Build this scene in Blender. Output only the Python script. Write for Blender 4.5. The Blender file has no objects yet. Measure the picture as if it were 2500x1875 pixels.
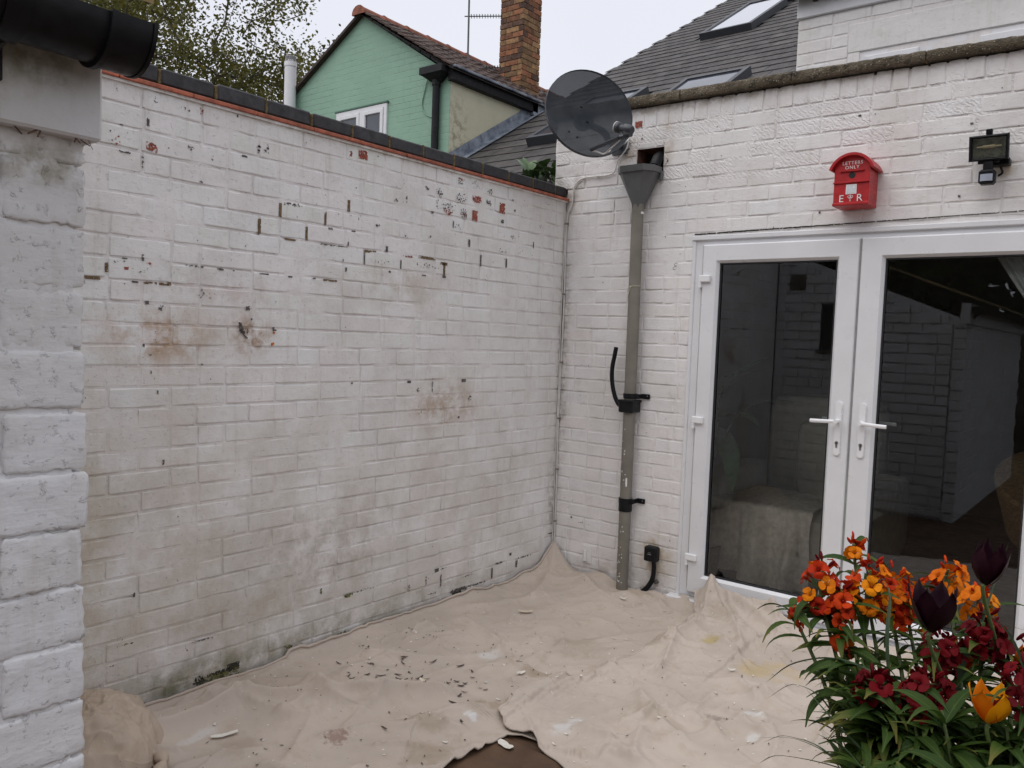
import bpy, bmesh, math, random
import numpy as np
from mathutils import Vector, Matrix
from mathutils import noise as mn

rnd = random.Random(11)
scene = bpy.context.scene
COL = scene.collection
rad = math.radians

# ---------------------------------------------------------------- camera
# corner of the two walls = origin, left wall runs along -Y, house wall along +X, z = 0 is the yard floor
cam_d = bpy.data.cameras.new('camera')
cam = bpy.data.objects.new('camera', cam_d)
COL.objects.link(cam)
cam_d.sensor_fit = 'HORIZONTAL'
cam_d.sensor_width = 36.0
cam_d.lens = 36.0 * 1966.83 / 2500.0
cam_d.clip_start = 0.05
cam_d.clip_end = 400.0
CAM = Vector((2.809, -4.014, 1.405))
_yaw, _pitch, _roll = -0.669268, -0.0570466, 0.0375192
_F = Vector((math.sin(_yaw) * math.cos(_pitch), math.cos(_yaw) * math.cos(_pitch), math.sin(_pitch)))
_R0 = Vector((math.cos(_yaw), -math.sin(_yaw), 0.0))
_U0 = _R0.cross(_F)
_R = _R0 * math.cos(_roll) + _U0 * math.sin(_roll)
_U = _U0 * math.cos(_roll) - _R0 * math.sin(_roll)
cam.matrix_world = Matrix(((_R.x, _U.x, -_F.x, CAM.x), (_R.y, _U.y, -_F.y, CAM.y), (_R.z, _U.z, -_F.z, CAM.z), (0, 0, 0, 1)))
scene.camera = cam

# ---------------------------------------------------------------- overcast sky
SUN_EL, SUN_AZ = rad(62), rad(205)          # azimuth clockwise from +Y
world = bpy.data.worlds.new('World')
scene.world = world
world.use_nodes = True
wn = world.node_tree
wn.nodes.clear()
w_out = wn.nodes.new('ShaderNodeOutputWorld')
w_bg = wn.nodes.new('ShaderNodeBackground')
w_sky = wn.nodes.new('ShaderNodeTexSky')
w_sky.sky_type = 'NISHITA'
w_sky.sun_disc = False
w_sky.sun_elevation = SUN_EL
w_sky.sun_rotation = SUN_AZ
w_sky.dust_density = 3.0
w_mix = wn.nodes.new('ShaderNodeMix')
w_mix.data_type = 'RGBA'
w_mix.inputs[0].default_value = 0.9          # share of the sky that the cloud deck hides
w_noise = wn.nodes.new('ShaderNodeTexNoise')
w_noise.inputs['Scale'].default_value = 2.2
w_noise.inputs['Detail'].default_value = 3.0
w_tc = wn.nodes.new('ShaderNodeTexCoord')
w_ramp = wn.nodes.new('ShaderNodeMix')
w_ramp.data_type = 'RGBA'
w_ramp.inputs[6].default_value = (6.85, 7.0, 7.65, 1)
w_ramp.inputs[7].default_value = (7.7, 7.8, 8.35, 1)
wn.links.new(w_tc.outputs['Generated'], w_noise.inputs['Vector'])
wn.links.new(w_noise.outputs['Fac'], w_ramp.inputs[0])
wn.links.new(w_sky.outputs['Color'], w_mix.inputs[6])
wn.links.new(w_ramp.outputs[2], w_mix.inputs[7])
wn.links.new(w_mix.outputs[2], w_bg.inputs['Color'])
w_bg.inputs['Strength'].default_value = 0.1
wn.links.new(w_bg.outputs[0], w_out.inputs[0])

sun_d = bpy.data.lights.new('sun', 'SUN')
sun_d.energy = 1.5
sun_d.angle = rad(75)
sun_d.color = (1.0, 0.98, 0.955)
sun = bpy.data.objects.new('sun', sun_d)
COL.objects.link(sun)
sd = Vector((math.sin(SUN_AZ) * math.cos(SUN_EL), math.cos(SUN_AZ) * math.cos(SUN_EL), math.sin(SUN_EL)))
sun.rotation_euler = sd.to_track_quat('Z', 'Y').to_euler()
sun.location = (0, 0, 20)

scene.view_settings.view_transform = 'Standard'
scene.view_settings.look = 'None'
scene.view_settings.gamma = 1.0
scene.view_settings.exposure = 0.30
scene.view_settings.use_curve_mapping = False
scene.render.engine = 'CYCLES'

# ---------------------------------------------------------------- helpers
WO = {}                                       # world origin of every object


def thing(name, label, cat, loc=(0, 0, 0), group=None):
    o = bpy.data.objects.new(name, None)
    COL.objects.link(o)
    o.empty_display_size = 0.05
    o.location = loc
    o['label'] = label
    o['category'] = cat
    if group:
        o['group'] = group
    WO[o.name] = Vector(loc)
    return o


def tag(o, label, cat, group=None):
    o['label'] = label
    o['category'] = cat
    if group:
        o['group'] = group
    return o


def struct(o):
    o['kind'] = 'structure'
    return o


def stuff(o):
    o['kind'] = 'stuff'
    return o


def link(name, me, parent=None, origin=None):
    o = bpy.data.objects.new(name, me)
    COL.objects.link(o)
    po = WO[parent.name] if parent else Vector((0, 0, 0))
    org = Vector(origin) if origin is not None else po
    if parent:
        o.parent = parent
        o.location = org - po
    else:
        o.location = org
    WO[o.name] = org
    return o


class MB:
    def __init__(s):
        s.v = []
        s.f = []

    def add(s, vs, fs):
        n = len(s.v)
        s.v += [tuple(p) for p in vs]
        s.f += [tuple(i + n for i in q) for q in fs]
        return s

    def box(s, a, b):
        x0, y0, z0 = a
        x1, y1, z1 = b
        return s.add([(x0, y0, z0), (x1, y0, z0), (x1, y1, z0), (x0, y1, z0), (x0, y0, z1), (x1, y0, z1), (x1, y1, z1), (x0, y1, z1)],
                     [(3, 2, 1, 0), (4, 5, 6, 7), (0, 1, 5, 4), (1, 2, 6, 5), (2, 3, 7, 6), (3, 0, 4, 7)])

    def cbox(s, a, b, c=0.004):
        """chamfered box"""
        a = Vector(a); b = Vector(b)
        m = (a + b) / 2; h = (b - a) / 2
        c = min(c, 0.45 * min(h))
        vs = []; idx = {}
        for sx in (-1, 1):
            for sy in (-1, 1):
                for sz in (-1, 1):
                    for ax in range(3):
                        p = Vector((sx * h.x, sy * h.y, sz * h.z)) - Vector((sx, sy, sz)) * c
                        p[ax] = (sx, sy, sz)[ax] * h[ax]
                        idx[(sx, sy, sz, ax)] = len(vs)
                        vs.append(m + p)
        fs = []
        def g(sx, sy, sz, ax): return idx[(sx, sy, sz, ax)]
        for sg in (-1, 1):
            q = [g(sg, -1, -1, 0), g(sg, 1, -1, 0), g(sg, 1, 1, 0), g(sg, -1, 1, 0)]; fs.append(q if sg > 0 else q[::-1])
            q = [g(-1, sg, -1, 1), g(-1, sg, 1, 1), g(1, sg, 1, 1), g(1, sg, -1, 1)]; fs.append(q if sg > 0 else q[::-1])
            q = [g(-1, -1, sg, 2), g(1, -1, sg, 2), g(1, 1, sg, 2), g(-1, 1, sg, 2)]; fs.append(q if sg > 0 else q[::-1])
        for s1 in (-1, 1):
            for s2 in (-1, 1):
                q = [g(s1, s2, -1, 0), g(s1, s2, -1, 1), g(s1, s2, 1, 1), g(s1, s2, 1, 0)]; fs.append(q if s1 * s2 > 0 else q[::-1])
                q = [g(s1, -1, s2, 2), g(s1, -1, s2, 0), g(s1, 1, s2, 0), g(s1, 1, s2, 2)]; fs.append(q if s1 * s2 > 0 else q[::-1])
                q = [g(-1, s1, s2, 1), g(-1, s1, s2, 2), g(1, s1, s2, 2), g(1, s1, s2, 1)]; fs.append(q if s1 * s2 > 0 else q[::-1])
        for sx in (-1, 1):
            for sy in (-1, 1):
                for sz in (-1, 1):
                    q = [g(sx, sy, sz, 0), g(sx, sy, sz, 1), g(sx, sy, sz, 2)]; fs.append(q if sx * sy * sz > 0 else q[::-1])
        return s.add(vs, fs)

    def tube(s, pts, r, n=10, cap=True):
        pts = [Vector(p) for p in pts]
        rr = r if isinstance(r, (list, tuple)) else [r] * len(pts)
        vs = []; fs = []
        up = None
        for i, p in enumerate(pts):
            t = (pts[min(i + 1, len(pts) - 1)] - pts[max(i - 1, 0)]).normalized()
            if up is None:
                up = t.orthogonal().normalized()
            else:
                up = (up - t * up.dot(t))
                up = up.normalized() if up.length > 1e-6 else t.orthogonal().normalized()
            w = t.cross(up)
            for k in range(n):
                a = 2 * math.pi * k / n
                vs.append(p + (up * math.cos(a) + w * math.sin(a)) * rr[i])
        for i in range(len(pts) - 1):
            for k in range(n):
                a, b = i * n + k, i * n + (k + 1) % n
                fs.append((a, b, b + n, a + n))
        if cap:
            fs.append(tuple(range(n))[::-1])
            fs.append(tuple(range((len(pts) - 1) * n, len(pts) * n)))
        return s.add(vs, fs)

    def lathe(s, prof, c, ax=(0, 0, 1), n=24):
        """prof: (radius, along axis) pairs"""
        ax = Vector(ax).normalized(); e = ax.orthogonal().normalized(); w = ax.cross(e); c = Vector(c)
        vs = []; fs = []
        for r, z in prof:
            for k in range(n):
                a = 2 * math.pi * k / n
                vs.append(c + ax * z + (e * math.cos(a) + w * math.sin(a)) * r)
        for i in range(len(prof) - 1):
            for k in range(n):
                a, b = i * n + k, i * n + (k + 1) % n
                fs.append((a, b, b + n, a + n))
        if prof[0][0] > 1e-5: fs.append(tuple(range(n))[::-1])
        if prof[-1][0] > 1e-5: fs.append(tuple(range((len(prof) - 1) * n, len(prof) * n)))
        return s.add(vs, fs)

    def prism(s, poly, fn, d0, d1):
        """poly 2D ccw outline, fn(u, v, d) -> point"""
        n = len(poly)
        vs = [fn(u, v, d0) for u, v in poly] + [fn(u, v, d1) for u, v in poly]
        fs = [tuple(range(n))[::-1], tuple(range(n, 2 * n))]
        for i in range(n):
            j = (i + 1) % n
            fs.append((i, j, j + n, i + n))
        return s.add(vs, fs)

    def mesh(s, name, mat, org=(0, 0, 0), smooth=35, recalc=True):
        org = Vector(org)
        me = bpy.data.meshes.new(name)
        me.from_pydata([tuple(Vector(p) - org) for p in s.v], [], s.f)
        if mat: me.materials.append(mat)
        if recalc:
            bm = bmesh.new(); bm.from_mesh(me)
            bmesh.ops.recalc_face_normals(bm, faces=bm.faces)
            bm.to_mesh(me); bm.free()
        if smooth:
            me.shade_smooth()
            me.set_sharp_from_angle(angle=rad(smooth))
        me.update()
        return me

    def build(s, name, mat, parent=None, origin=None, smooth=35, recalc=True):
        if origin is None and parent is None:
            a = np.array(s.v)
            origin = (float((a[:, 0].min() + a[:, 0].max()) / 2), float((a[:, 1].min() + a[:, 1].max()) / 2), float(a[:, 2].min()))
        org = Vector(origin) if origin is not None else WO[parent.name]
        return link(name, s.mesh(name, mat, org, smooth, recalc), parent, org)


def grid_mesh(name, P, mat, org, smooth=True, parent=None):
    """P: array (n, m, 3) of world points"""
    n, m, _ = P.shape
    org = Vector(org)
    vs = (P.reshape(-1, 3) - np.array(org)).tolist()
    idx = np.arange(n * m).reshape(n, m)
    f = np.stack([idx[:-1, :-1], idx[1:, :-1], idx[1:, 1:], idx[:-1, 1:]], -1).reshape(-1, 4).tolist()
    me = bpy.data.meshes.new(name)
    me.from_pydata(vs, [], f)
    me.materials.append(mat)
    if smooth: me.shade_smooth()
    me.update()
    return link(name, me, parent, org)


def fbm(x, y, z=0.0, o=4):
    return mn.fractal(Vector((x, y, z)), 1.0, 2.0, o)


def bez(pts, n=24):
    """smooth curve through points (Catmull-Rom)"""
    pts = [Vector(p) for p in pts]
    P = [pts[0] * 2 - pts[1]] + pts + [pts[-1] * 2 - pts[-2]]
    out = []
    segs = len(pts) - 1
    per = max(2, n // segs)
    for i in range(segs):
        p0, p1, p2, p3 = P[i:i + 4]
        for k in range(per):
            t = k / per
            out.append(0.5 * ((2 * p1) + (p2 - p0) * t + (2 * p0 - 5 * p1 + 4 * p2 - p3) * t * t + (3 * p1 - p0 - 3 * p2 + p3) * t ** 3))
    out.append(pts[-1])
    return out


# ---------------------------------------------------------------- material helpers
def mk(nt, typ, props=None, ins=None):
    n = nt.nodes.new(typ)
    for k, v in (props or {}).items():
        setattr(n, k, v)
    for k, v in (ins or {}).items():
        so = n.inputs[k]
        if isinstance(v, bpy.types.NodeSocket):
            nt.links.new(v, so)
        else:
            so.default_value = v
    return n


def c4(c): return (c[0], c[1], c[2], 1.0)


def mth(nt, op, a, b=None, clamp=False):
    ins = {0: a}
    if b is not None: ins[1] = b
    return mk(nt, 'ShaderNodeMath', {'operation': op, 'use_clamp': clamp}, ins).outputs[0]


def mixc(nt, f, a, b, blend='MIX'):
    return mk(nt, 'ShaderNodeMix', {'data_type': 'RGBA', 'blend_type': blend}, {0: f, 6: a, 7: b}).outputs[2]


def mrange(nt, v, a, b, c, d, mode='SMOOTHSTEP'):
    return mk(nt, 'ShaderNodeMapRange', {'interpolation_type': mode}, {0: v, 1: a, 2: b, 3: c, 4: d}).outputs[0]


def noise(nt, vec, scale, detail=4.0, rough=0.55, dist=0.0):
    return mk(nt, 'ShaderNodeTexNoise', None, {'Vector': vec, 'Scale': scale, 'Detail': detail, 'Roughness': rough, 'Distortion': dist}).outputs['Fac']


def base_mat(name):
    m = bpy.data.materials.new(name)
    m.use_nodes = True
    nt = m.node_tree
    b = nt.nodes['Principled BSDF']
    pos = mk(nt, 'ShaderNodeNewGeometry').outputs['Position']
    return m, nt, b, pos


def bumpn(nt, b, h, dist, strength=1.0, prev=None):
    ins = {'Height': h, 'Distance': dist, 'Strength': strength}
    if prev is not None: ins['Normal'] = prev
    n = mk(nt, 'ShaderNodeBump', None, ins).outputs[0]
    nt.links.new(n, b.inputs['Normal'])
    return n


def simple(name, col, rough=0.5, metal=0.0, var=0.12, vs=14.0, bump=0.0, bs=160.0, col2=None, spec=0.5, rvar=0.1, objvar=0.0):
    m, nt, b, pos = base_mat(name)
    n = noise(nt, pos, vs, 5.0, 0.6)
    f = mrange(nt, n, 0.3, 0.7, 0.0, 1.0)
    a = c4([c * (1 - var) for c in col])
    z = c4(col2 if col2 else [min(1, c * (1 + var)) for c in col])
    c = mixc(nt, f, a, z)
    if objvar:
        r = mk(nt, 'ShaderNodeObjectInfo').outputs['Random']
        v = mrange(nt, r, 0, 1, 1 - objvar, 1 + objvar, 'LINEAR')
        c = mk(nt, 'ShaderNodeVectorMath', {'operation': 'SCALE'}, {0: c, 'Scale': v}).outputs[0]
    nt.links.new(c, b.inputs['Base Color'])
    n2 = noise(nt, pos, vs * 3, 3.0)
    nt.links.new(mrange(nt, n2, 0.3, 0.7, max(0.03, rough - rvar), min(1, rough + rvar)), b.inputs['Roughness'])
    b.inputs['Metallic'].default_value = metal
    b.inputs['Specular IOR Level'].default_value = spec
    if bump:
        bumpn(nt, b, noise(nt, pos, bs, 4.0, 0.6), bump)
    return m


def painted_brick(name, tints, stains, mort=False, tool=False, spec_dirt=0.35, bump_k=1.0):
    """thick masonry paint over brick; stains: (centre, radii, colour, strength, noise scale)"""
    m, nt, b, pos = base_mat(name)
    r = mk(nt, 'ShaderNodeObjectInfo').outputs['Random']
    ramp = mk(nt, 'ShaderNodeValToRGB')
    nt.links.new(r, ramp.inputs[0])
    e = ramp.color_ramp.elements
    while len(e) < len(tints): e.new(0.5)
    for i, t in enumerate(tints):
        e[i].position = i / (len(tints) - 1)
        e[i].color = c4(t)
    c = ramp.outputs[0]
    # cloudy weathering
    n1 = noise(nt, pos, 2.3, 5.0, 0.6)
    c = mixc(nt, mrange(nt, n1, 0.42, 0.72, 0.0, 0.55), c, (0.58, 0.55, 0.51, 1), 'MIX')
    n2 = noise(nt, pos, 11.0, 6.0, 0.65)
    c = mixc(nt, mrange(nt, n2, 0.5, 0.78, 0.0, 0.5), c, (0.56, 0.53, 0.49, 1))
    # rain streaks
    st = mk(nt, 'ShaderNodeMapping', None, {'Vector': pos, 'Scale': (13.0, 13.0, 1.3)}).outputs[0]
    n3 = noise(nt, st, 2.0, 5.0, 0.65)
    c = mixc(nt, mrange(nt, n3, 0.53, 0.75, 0.0, 0.4), c, (0.50, 0.46, 0.41, 1))
    # fine dirt specks
    n4 = noise(nt, pos, 170.0, 3.0, 0.7)
    n5 = noise(nt, pos, 5.0, 3.0, 0.6)
    sp = mth(nt, 'MULTIPLY', mrange(nt, n4, 0.66, 0.74, 0.0, 1.0), mrange(nt, n5, 0.45, 0.62, 0.0, 1.0))
    c = mixc(nt, mth(nt, 'MULTIPLY', sp, spec_dirt), c, (0.20, 0.18, 0.16, 1))
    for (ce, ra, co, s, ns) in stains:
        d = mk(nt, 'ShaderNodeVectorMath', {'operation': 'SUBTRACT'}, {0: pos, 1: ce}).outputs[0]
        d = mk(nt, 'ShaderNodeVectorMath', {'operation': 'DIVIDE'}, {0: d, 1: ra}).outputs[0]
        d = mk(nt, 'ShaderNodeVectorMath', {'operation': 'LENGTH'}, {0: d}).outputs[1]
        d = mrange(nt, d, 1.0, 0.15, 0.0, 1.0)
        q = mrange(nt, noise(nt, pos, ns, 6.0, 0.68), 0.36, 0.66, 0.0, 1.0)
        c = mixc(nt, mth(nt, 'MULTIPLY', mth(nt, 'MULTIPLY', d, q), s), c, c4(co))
    nt.links.new(c, b.inputs['Base Color'])
    b.inputs['Roughness'].default_value = 0.62
    b.inputs['Specular IOR Level'].default_value = 0.35
    p = bumpn(nt, b, noise(nt, pos, 24.0, 3.0, 0.55), 0.0026 * bump_k)
    brush = mk(nt, 'ShaderNodeMapping', None, {'Vector': pos, 'Scale': (40.0, 40.0, 150.0)}).outputs[0]
    p = bumpn(nt, b, noise(nt, brush, 1.0, 3.0, 0.6), 0.0008 * bump_k, 1.0, p)
    n6 = noise(nt, pos, 60.0, 5.0, 0.7)
    p = bumpn(nt, b, mrange(nt, n6, 0.56, 0.72, 0.0, 1.0), 0.0012 * bump_k, 1.0, p)
    if tool:
        wv = mk(nt, 'ShaderNodeTexWave', {'wave_type': 'BANDS', 'bands_direction': 'DIAGONAL'}, {'Vector': pos, 'Scale': 24.0, 'Distortion': 9.0, 'Detail': 3.0, 'Detail Scale': 1.6}).outputs['Fac']
        z = mk(nt, 'ShaderNodeSeparateXYZ', None, {0: pos}).outputs[2]
        msk = mth(nt, 'MULTIPLY', mrange(nt, z, 2.22, 2.32, 0.0, 1.0), mrange(nt, z, 2.66, 2.6, 0.0, 1.0))
        msk = mth(nt, 'MULTIPLY', msk, mth(nt, 'GREATER_THAN', r, 0.45))
        h = mth(nt, 'MULTIPLY', mth(nt, 'MULTIPLY', wv, noise(nt, pos, 40.0, 3.0)), msk)
        p = bumpn(nt, b, h, 0.0028, 1.0, p)
    return m
CHIPS = [
    (-2.022, 1.888, 0.013, 0.056, 'b', 0.95), (-1.794, 1.885, 0.011, 0.056, 'b', 0.95), (-1.668, 1.958, 0.015, 0.051, 'b', 0.95), (-2.119, 1.808, 0.015, 0.064, 'b', 0.95), (-1.890, 1.809, 0.011, 0.058, 'b', 0.95), (-1.971, 1.775, 0.062, 0.008, 'b', 0.85),
    (-1.760, 1.624, 0.076, 0.008, 'b', 0.85), (-1.537, 1.772, 0.071, 0.013, 'b', 0.85), (-1.172, 1.780, 0.118, 0.013, 'b', 0.85), (-1.052, 1.763, 0.054, 0.015, 'b', 0.85), (-1.048, 1.734, 0.017, 0.066, 'b', 0.85), (-0.770, 1.807, 0.010, 0.060, 'd', 0.90),
    (-0.316, 1.938, 0.008, 0.035, 'd', 0.90), (-0.991, 1.967, 0.008, 0.033, 'd', 0.90), (-1.346, 1.732, 0.008, 0.042, 'd', 0.90), (-1.571, 1.737, 0.007, 0.053, 'd', 0.90), (-1.675, 1.678, 0.010, 0.019, 'd', 0.90), (-0.866, 1.887, 0.014, 0.038, 'd', 0.90),
    (-0.556, 1.814, 0.013, 0.048, 'd', 0.90), (-1.667, 1.792, 0.007, 0.019, 'd', 0.90), (-1.693, 1.717, 0.005, 0.012, 'd', 0.90), (-1.963, 1.919, 0.109, 0.016, 'd', 0.50), (-1.772, 1.775, 0.096, 0.006, 'd', 0.70), (-1.707, 1.777, 0.074, 0.005, 'd', 0.60),
    (-1.095, 2.108, 0.053, 0.050, 'd', 0.50), (-0.942, 2.103, 0.100, 0.059, 'd', 0.42), (-1.039, 2.048, 0.118, 0.058, 'd', 0.33), (-0.916, 2.029, 0.068, 0.067, 'd', 0.42), (-0.712, 2.175, 0.049, 0.031, 'd', 0.50), (-0.832, 2.193, 0.058, 0.053, 'd', 0.25),
    (-0.947, 2.188, 0.056, 0.037, 'd', 0.40), (-0.721, 2.119, 0.048, 0.023, 'd', 0.55), (-0.707, 2.097, 0.043, 0.031, 'd', 0.25), (-1.454, 1.732, 0.210, 0.037, 'd', 0.22), (-1.167, 1.738, 0.216, 0.043, 'd', 0.25), (-0.588, 1.875, 0.127, 0.048, 'd', 0.25),
    (-0.508, 1.957, 0.059, 0.036, 'd', 0.35), (-0.253, 2.051, 0.071, 0.034, 'd', 0.20), (-0.438, 1.891, 0.081, 0.049, 'd', 0.20), (-0.958, 1.959, 0.067, 0.037, 'd', 0.30), (-1.313, 1.871, 0.039, 0.028, 'd', 0.40), (-1.501, 1.895, 0.036, 0.020, 'd', 0.40),
    (-1.153, 1.887, 0.041, 0.018, 'd', 0.40), (-1.386, 2.027, 0.042, 0.027, 'd', 0.40), (-0.604, 2.035, 0.030, 0.024, 'd', 0.70), (-1.184, 2.115, 0.030, 0.018, 'd', 0.60), (-0.654, 1.809, 0.112, 0.024, 'd', 0.20), (-1.320, 2.041, 0.014, 0.034, 'd', 0.50),
    (-1.766, 1.846, 0.024, 0.009, 'd', 0.80), (-1.639, 1.851, 0.025, 0.006, 'd', 0.80), (-1.438, 1.795, 0.015, 0.027, 'd', 0.80), (-1.415, 1.692, 0.013, 0.010, 'd', 0.90), (-1.191, 1.694, 0.029, 0.006, 'd', 0.90), (-1.046, 1.699, 0.024, 0.012, 'd', 0.90),
    (-2.077, 1.624, 0.015, 0.005, 'd', 0.90), (-1.967, 1.623, 0.022, 0.006, 'd', 0.80), (-1.846, 1.626, 0.015, 0.006, 'd', 0.80), (-2.108, 1.623, 0.014, 0.004, 'd', 0.80), (-1.143, 2.005, 0.017, 0.011, 'd', 0.90), (-0.498, 2.108, 0.013, 0.011, 'd', 0.90),
    (-0.518, 2.162, 0.010, 0.008, 'd', 0.90), (-1.629, 2.043, 0.007, 0.005, 'd', 0.90), (-0.197, 2.191, 0.058, 0.017, 'd', 0.40), (-1.114, 2.058, 0.021, 0.072, 'd', 0.40), (-1.611, 1.910, 0.010, 0.020, 'd', 0.50), (-1.588, 1.867, 0.017, 0.020, 'd', 0.40),
    (-0.817, 2.119, 0.072, 0.035, 'r', 0.72), (-0.829, 2.033, 0.042, 0.053, 'r', 0.90), (-0.608, 2.104, 0.048, 0.055, 'r', 0.85), (-1.032, 2.023, 0.065, 0.031, 'r', 0.60), (-0.910, 2.022, 0.057, 0.037, 'r', 0.35), (-0.942, 2.200, 0.045, 0.018, 'r', 0.50),
    (-1.295, 1.775, 0.059, 0.010, 'r', 0.60), (-1.595, 2.194, 0.053, 0.040, 'r', 0.80), (-1.663, 2.184, 0.020, 0.032, 'r', 0.60), (-2.129, 2.114, 0.020, 0.052, 'd', 0.40), (-2.089, 2.119, 0.020, 0.046, 'd', 0.40), (-1.517, 2.205, 0.027, 0.013, 'd', 0.40),
    (-2.561, 2.028, 0.040, 0.034, 'r', 0.70), (-2.682, 2.027, 0.018, 0.043, 'r', 0.45), (-2.646, 2.054, 0.027, 0.035, 'd', 0.12), (-2.646, 1.596, 0.018, 0.010, 'r', 0.80), (-2.565, 1.621, 0.028, 0.008, 'r', 0.40), (-2.715, 1.594, 0.012, 0.033, 'b', 0.80),
    (-2.764, 1.555, 0.057, 0.011, 'b', 0.85), (-2.534, 1.552, 0.103, 0.009, 'b', 0.75), (-2.490, 1.555, 0.015, 0.014, 'b', 0.95), (-2.616, 1.552, 0.023, 0.007, 'd', 0.90), (-2.657, 1.993, 0.040, 0.007, 'd', 0.75), (-2.191, 2.070, 0.024, 0.008, 'd', 0.95),
    (-2.126, 2.112, 0.019, 0.050, 'd', 0.40), (-2.100, 2.110, 0.020, 0.040, 'd', 0.40), (-2.417, 2.057, 0.041, 0.019, 'd', 0.50), (-2.331, 2.039, 0.042, 0.029, 'd', 0.30), (-2.593, 1.970, 0.012, 0.049, 'd', 0.35), (-2.678, 1.619, 0.058, 0.013, 'd', 0.30),
    (-2.607, 1.596, 0.120, 0.036, 'd', 0.14), (-2.382, 1.627, 0.094, 0.007, 'd', 0.60), (-2.286, 1.625, 0.027, 0.007, 'd', 0.80), (-2.589, 1.639, 0.008, 0.023, 'd', 0.80), (-2.653, 1.630, 0.018, 0.005, 'd', 0.90), (-2.090, 1.624, 0.030, 0.005, 'd', 0.80),
    (-2.371, 1.941, 0.016, 0.009, 'd', 0.60), (-2.572, 1.482, 0.013, 0.012, 'd', 0.95), (-2.520, 1.465, 0.019, 0.019, 'd', 0.60), (-2.164, 1.483, 0.017, 0.017, 'd', 0.80), (-2.146, 1.440, 0.008, 0.008, 'd', 0.90), (-2.197, 1.408, 0.008, 0.036, 'd', 0.85),
    (-2.177, 1.391, 0.035, 0.020, 'd', 0.50), (-2.044, 1.405, 0.009, 0.015, 'd', 0.90), (-2.364, 1.526, 0.032, 0.058, 'd', 0.22), (-2.327, 1.524, 0.048, 0.029, 'd', 0.15), (-2.548, 1.389, 0.048, 0.083, 'd', 0.05), (-2.749, 1.560, 0.038, 0.010, 'r', 0.35),
    (-2.230, 1.625, 0.007, 0.005, 'd', 0.90), (-2.683, 2.197, 0.008, 0.011, 'd', 0.60), (-2.551, 2.195, 0.024, 0.031, 'd', 0.40), (-2.576, 2.111, 0.010, 0.025, 'd', 0.90), (-2.669, 2.082, 0.011, 0.004, 'd', 0.90), (-2.432, 2.191, 0.045, 0.023, 'd', 0.30),
    (-2.377, 2.198, 0.028, 0.023, 'r', 0.40), (-2.225, 2.216, 0.006, 0.010, 'd', 0.80), (-2.188, 1.395, 0.017, 0.025, 'd', 0.70), (-2.042, 1.390, 0.011, 0.009, 'o', 0.90), (-2.047, 1.343, 0.015, 0.013, 'o', 0.85), (-2.583, 1.330, 0.008, 0.010, 'd', 0.90),
    (-2.529, 1.359, 0.044, 0.042, 'd', 0.12), (-2.543, 1.350, 0.014, 0.019, 'd', 0.40), (-2.174, 1.396, 0.035, 0.015, 'd', 0.50), (-2.566, 1.291, 0.066, 0.032, 'd', 0.12), (-2.357, 1.261, 0.006, 0.007, 'd', 0.90), (-2.504, 0.903, 0.014, 0.024, 'd', 0.50),
    (-2.529, 1.160, 0.006, 0.016, 'd', 0.80), (-2.554, 1.234, 0.004, 0.012, 'd', 0.80), (-1.269, 1.174, 0.026, 0.012, 'd', 0.80), (-0.873, 1.174, 0.032, 0.016, 'd', 0.90), (-1.625, 1.175, 0.010, 0.007, 'd', 0.90), (-1.207, 1.136, 0.020, 0.044, 'd', 0.50),
    (-1.105, 1.159, 0.005, 0.082, 'd', 0.70), (-0.821, 1.082, 0.035, 0.047, 'd', 0.40), (-1.182, 1.018, 0.062, 0.044, 'd', 0.15), (-1.000, 1.001, 0.133, 0.046, 'd', 0.08), (-0.903, 0.982, 0.016, 0.011, 'd', 0.95), (-0.421, 0.167, 0.019, 0.016, 'd', 0.95),
    (-1.031, 0.198, 0.031, 0.019, 'd', 0.90), (-0.989, 0.198, 0.079, 0.008, 'd', 0.50), (-0.582, 0.090, 0.013, 0.060, 'd', 0.80), (-0.362, 0.101, 0.020, 0.044, 'd', 0.80), (-0.300, 0.128, 0.158, 0.011, 'd', 0.60), (-0.520, 0.137, 0.080, 0.012, 'd', 0.60),
    (-1.108, 0.161, 0.009, 0.046, 'd', 0.70), (-0.998, 0.138, 0.011, 0.071, 'd', 0.70), (-0.783, 0.120, 0.097, 0.011, 'd', 0.50), (-0.851, 0.058, 0.142, 0.021, 'd', 0.70), (-0.719, 0.057, 0.199, 0.010, 'd', 0.60), (-1.227, 0.150, 0.014, 0.045, 'd', 0.50),
    (-1.066, 0.083, 0.098, 0.008, 'd', 0.50), (-1.614, 0.202, 0.052, 0.017, 'm', 0.70), (-1.517, 0.208, 0.237, 0.010, 'd', 0.35), (-1.319, 0.200, 0.079, 0.007, 'd', 0.40), (-0.024, 0.224, 0.063, 0.009, 'd', 0.80), (-1.771, 0.255, 0.011, 0.040, 'm', 0.70),
    (-2.603, 0.022, 0.037, 0.046, 'k', 0.80), (-2.573, 0.010, 0.025, 0.021, 'k', 0.80), (-2.347, 0.036, 0.056, 0.035, 'k', 0.65), (-2.271, 0.041, 0.087, 0.018, 'k', 0.75), (-2.200, 0.046, 0.055, 0.032, 'k', 0.85), (-2.256, 0.016, 0.162, 0.050, 'm', 0.60),
    (-2.304, 0.004, 0.158, 0.027, 'k', 0.60), (-2.404, 0.175, 0.014, 0.026, 'd', 0.50), (-2.326, 0.193, 0.123, 0.006, 'd', 0.50), (-1.942, 0.053, 0.034, 0.015, 'm', 0.60), (-2.608, 0.433, 0.008, 0.016, 'd', 0.80), (-2.642, 0.259, 0.072, 0.007, 'm', 0.45),
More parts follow.
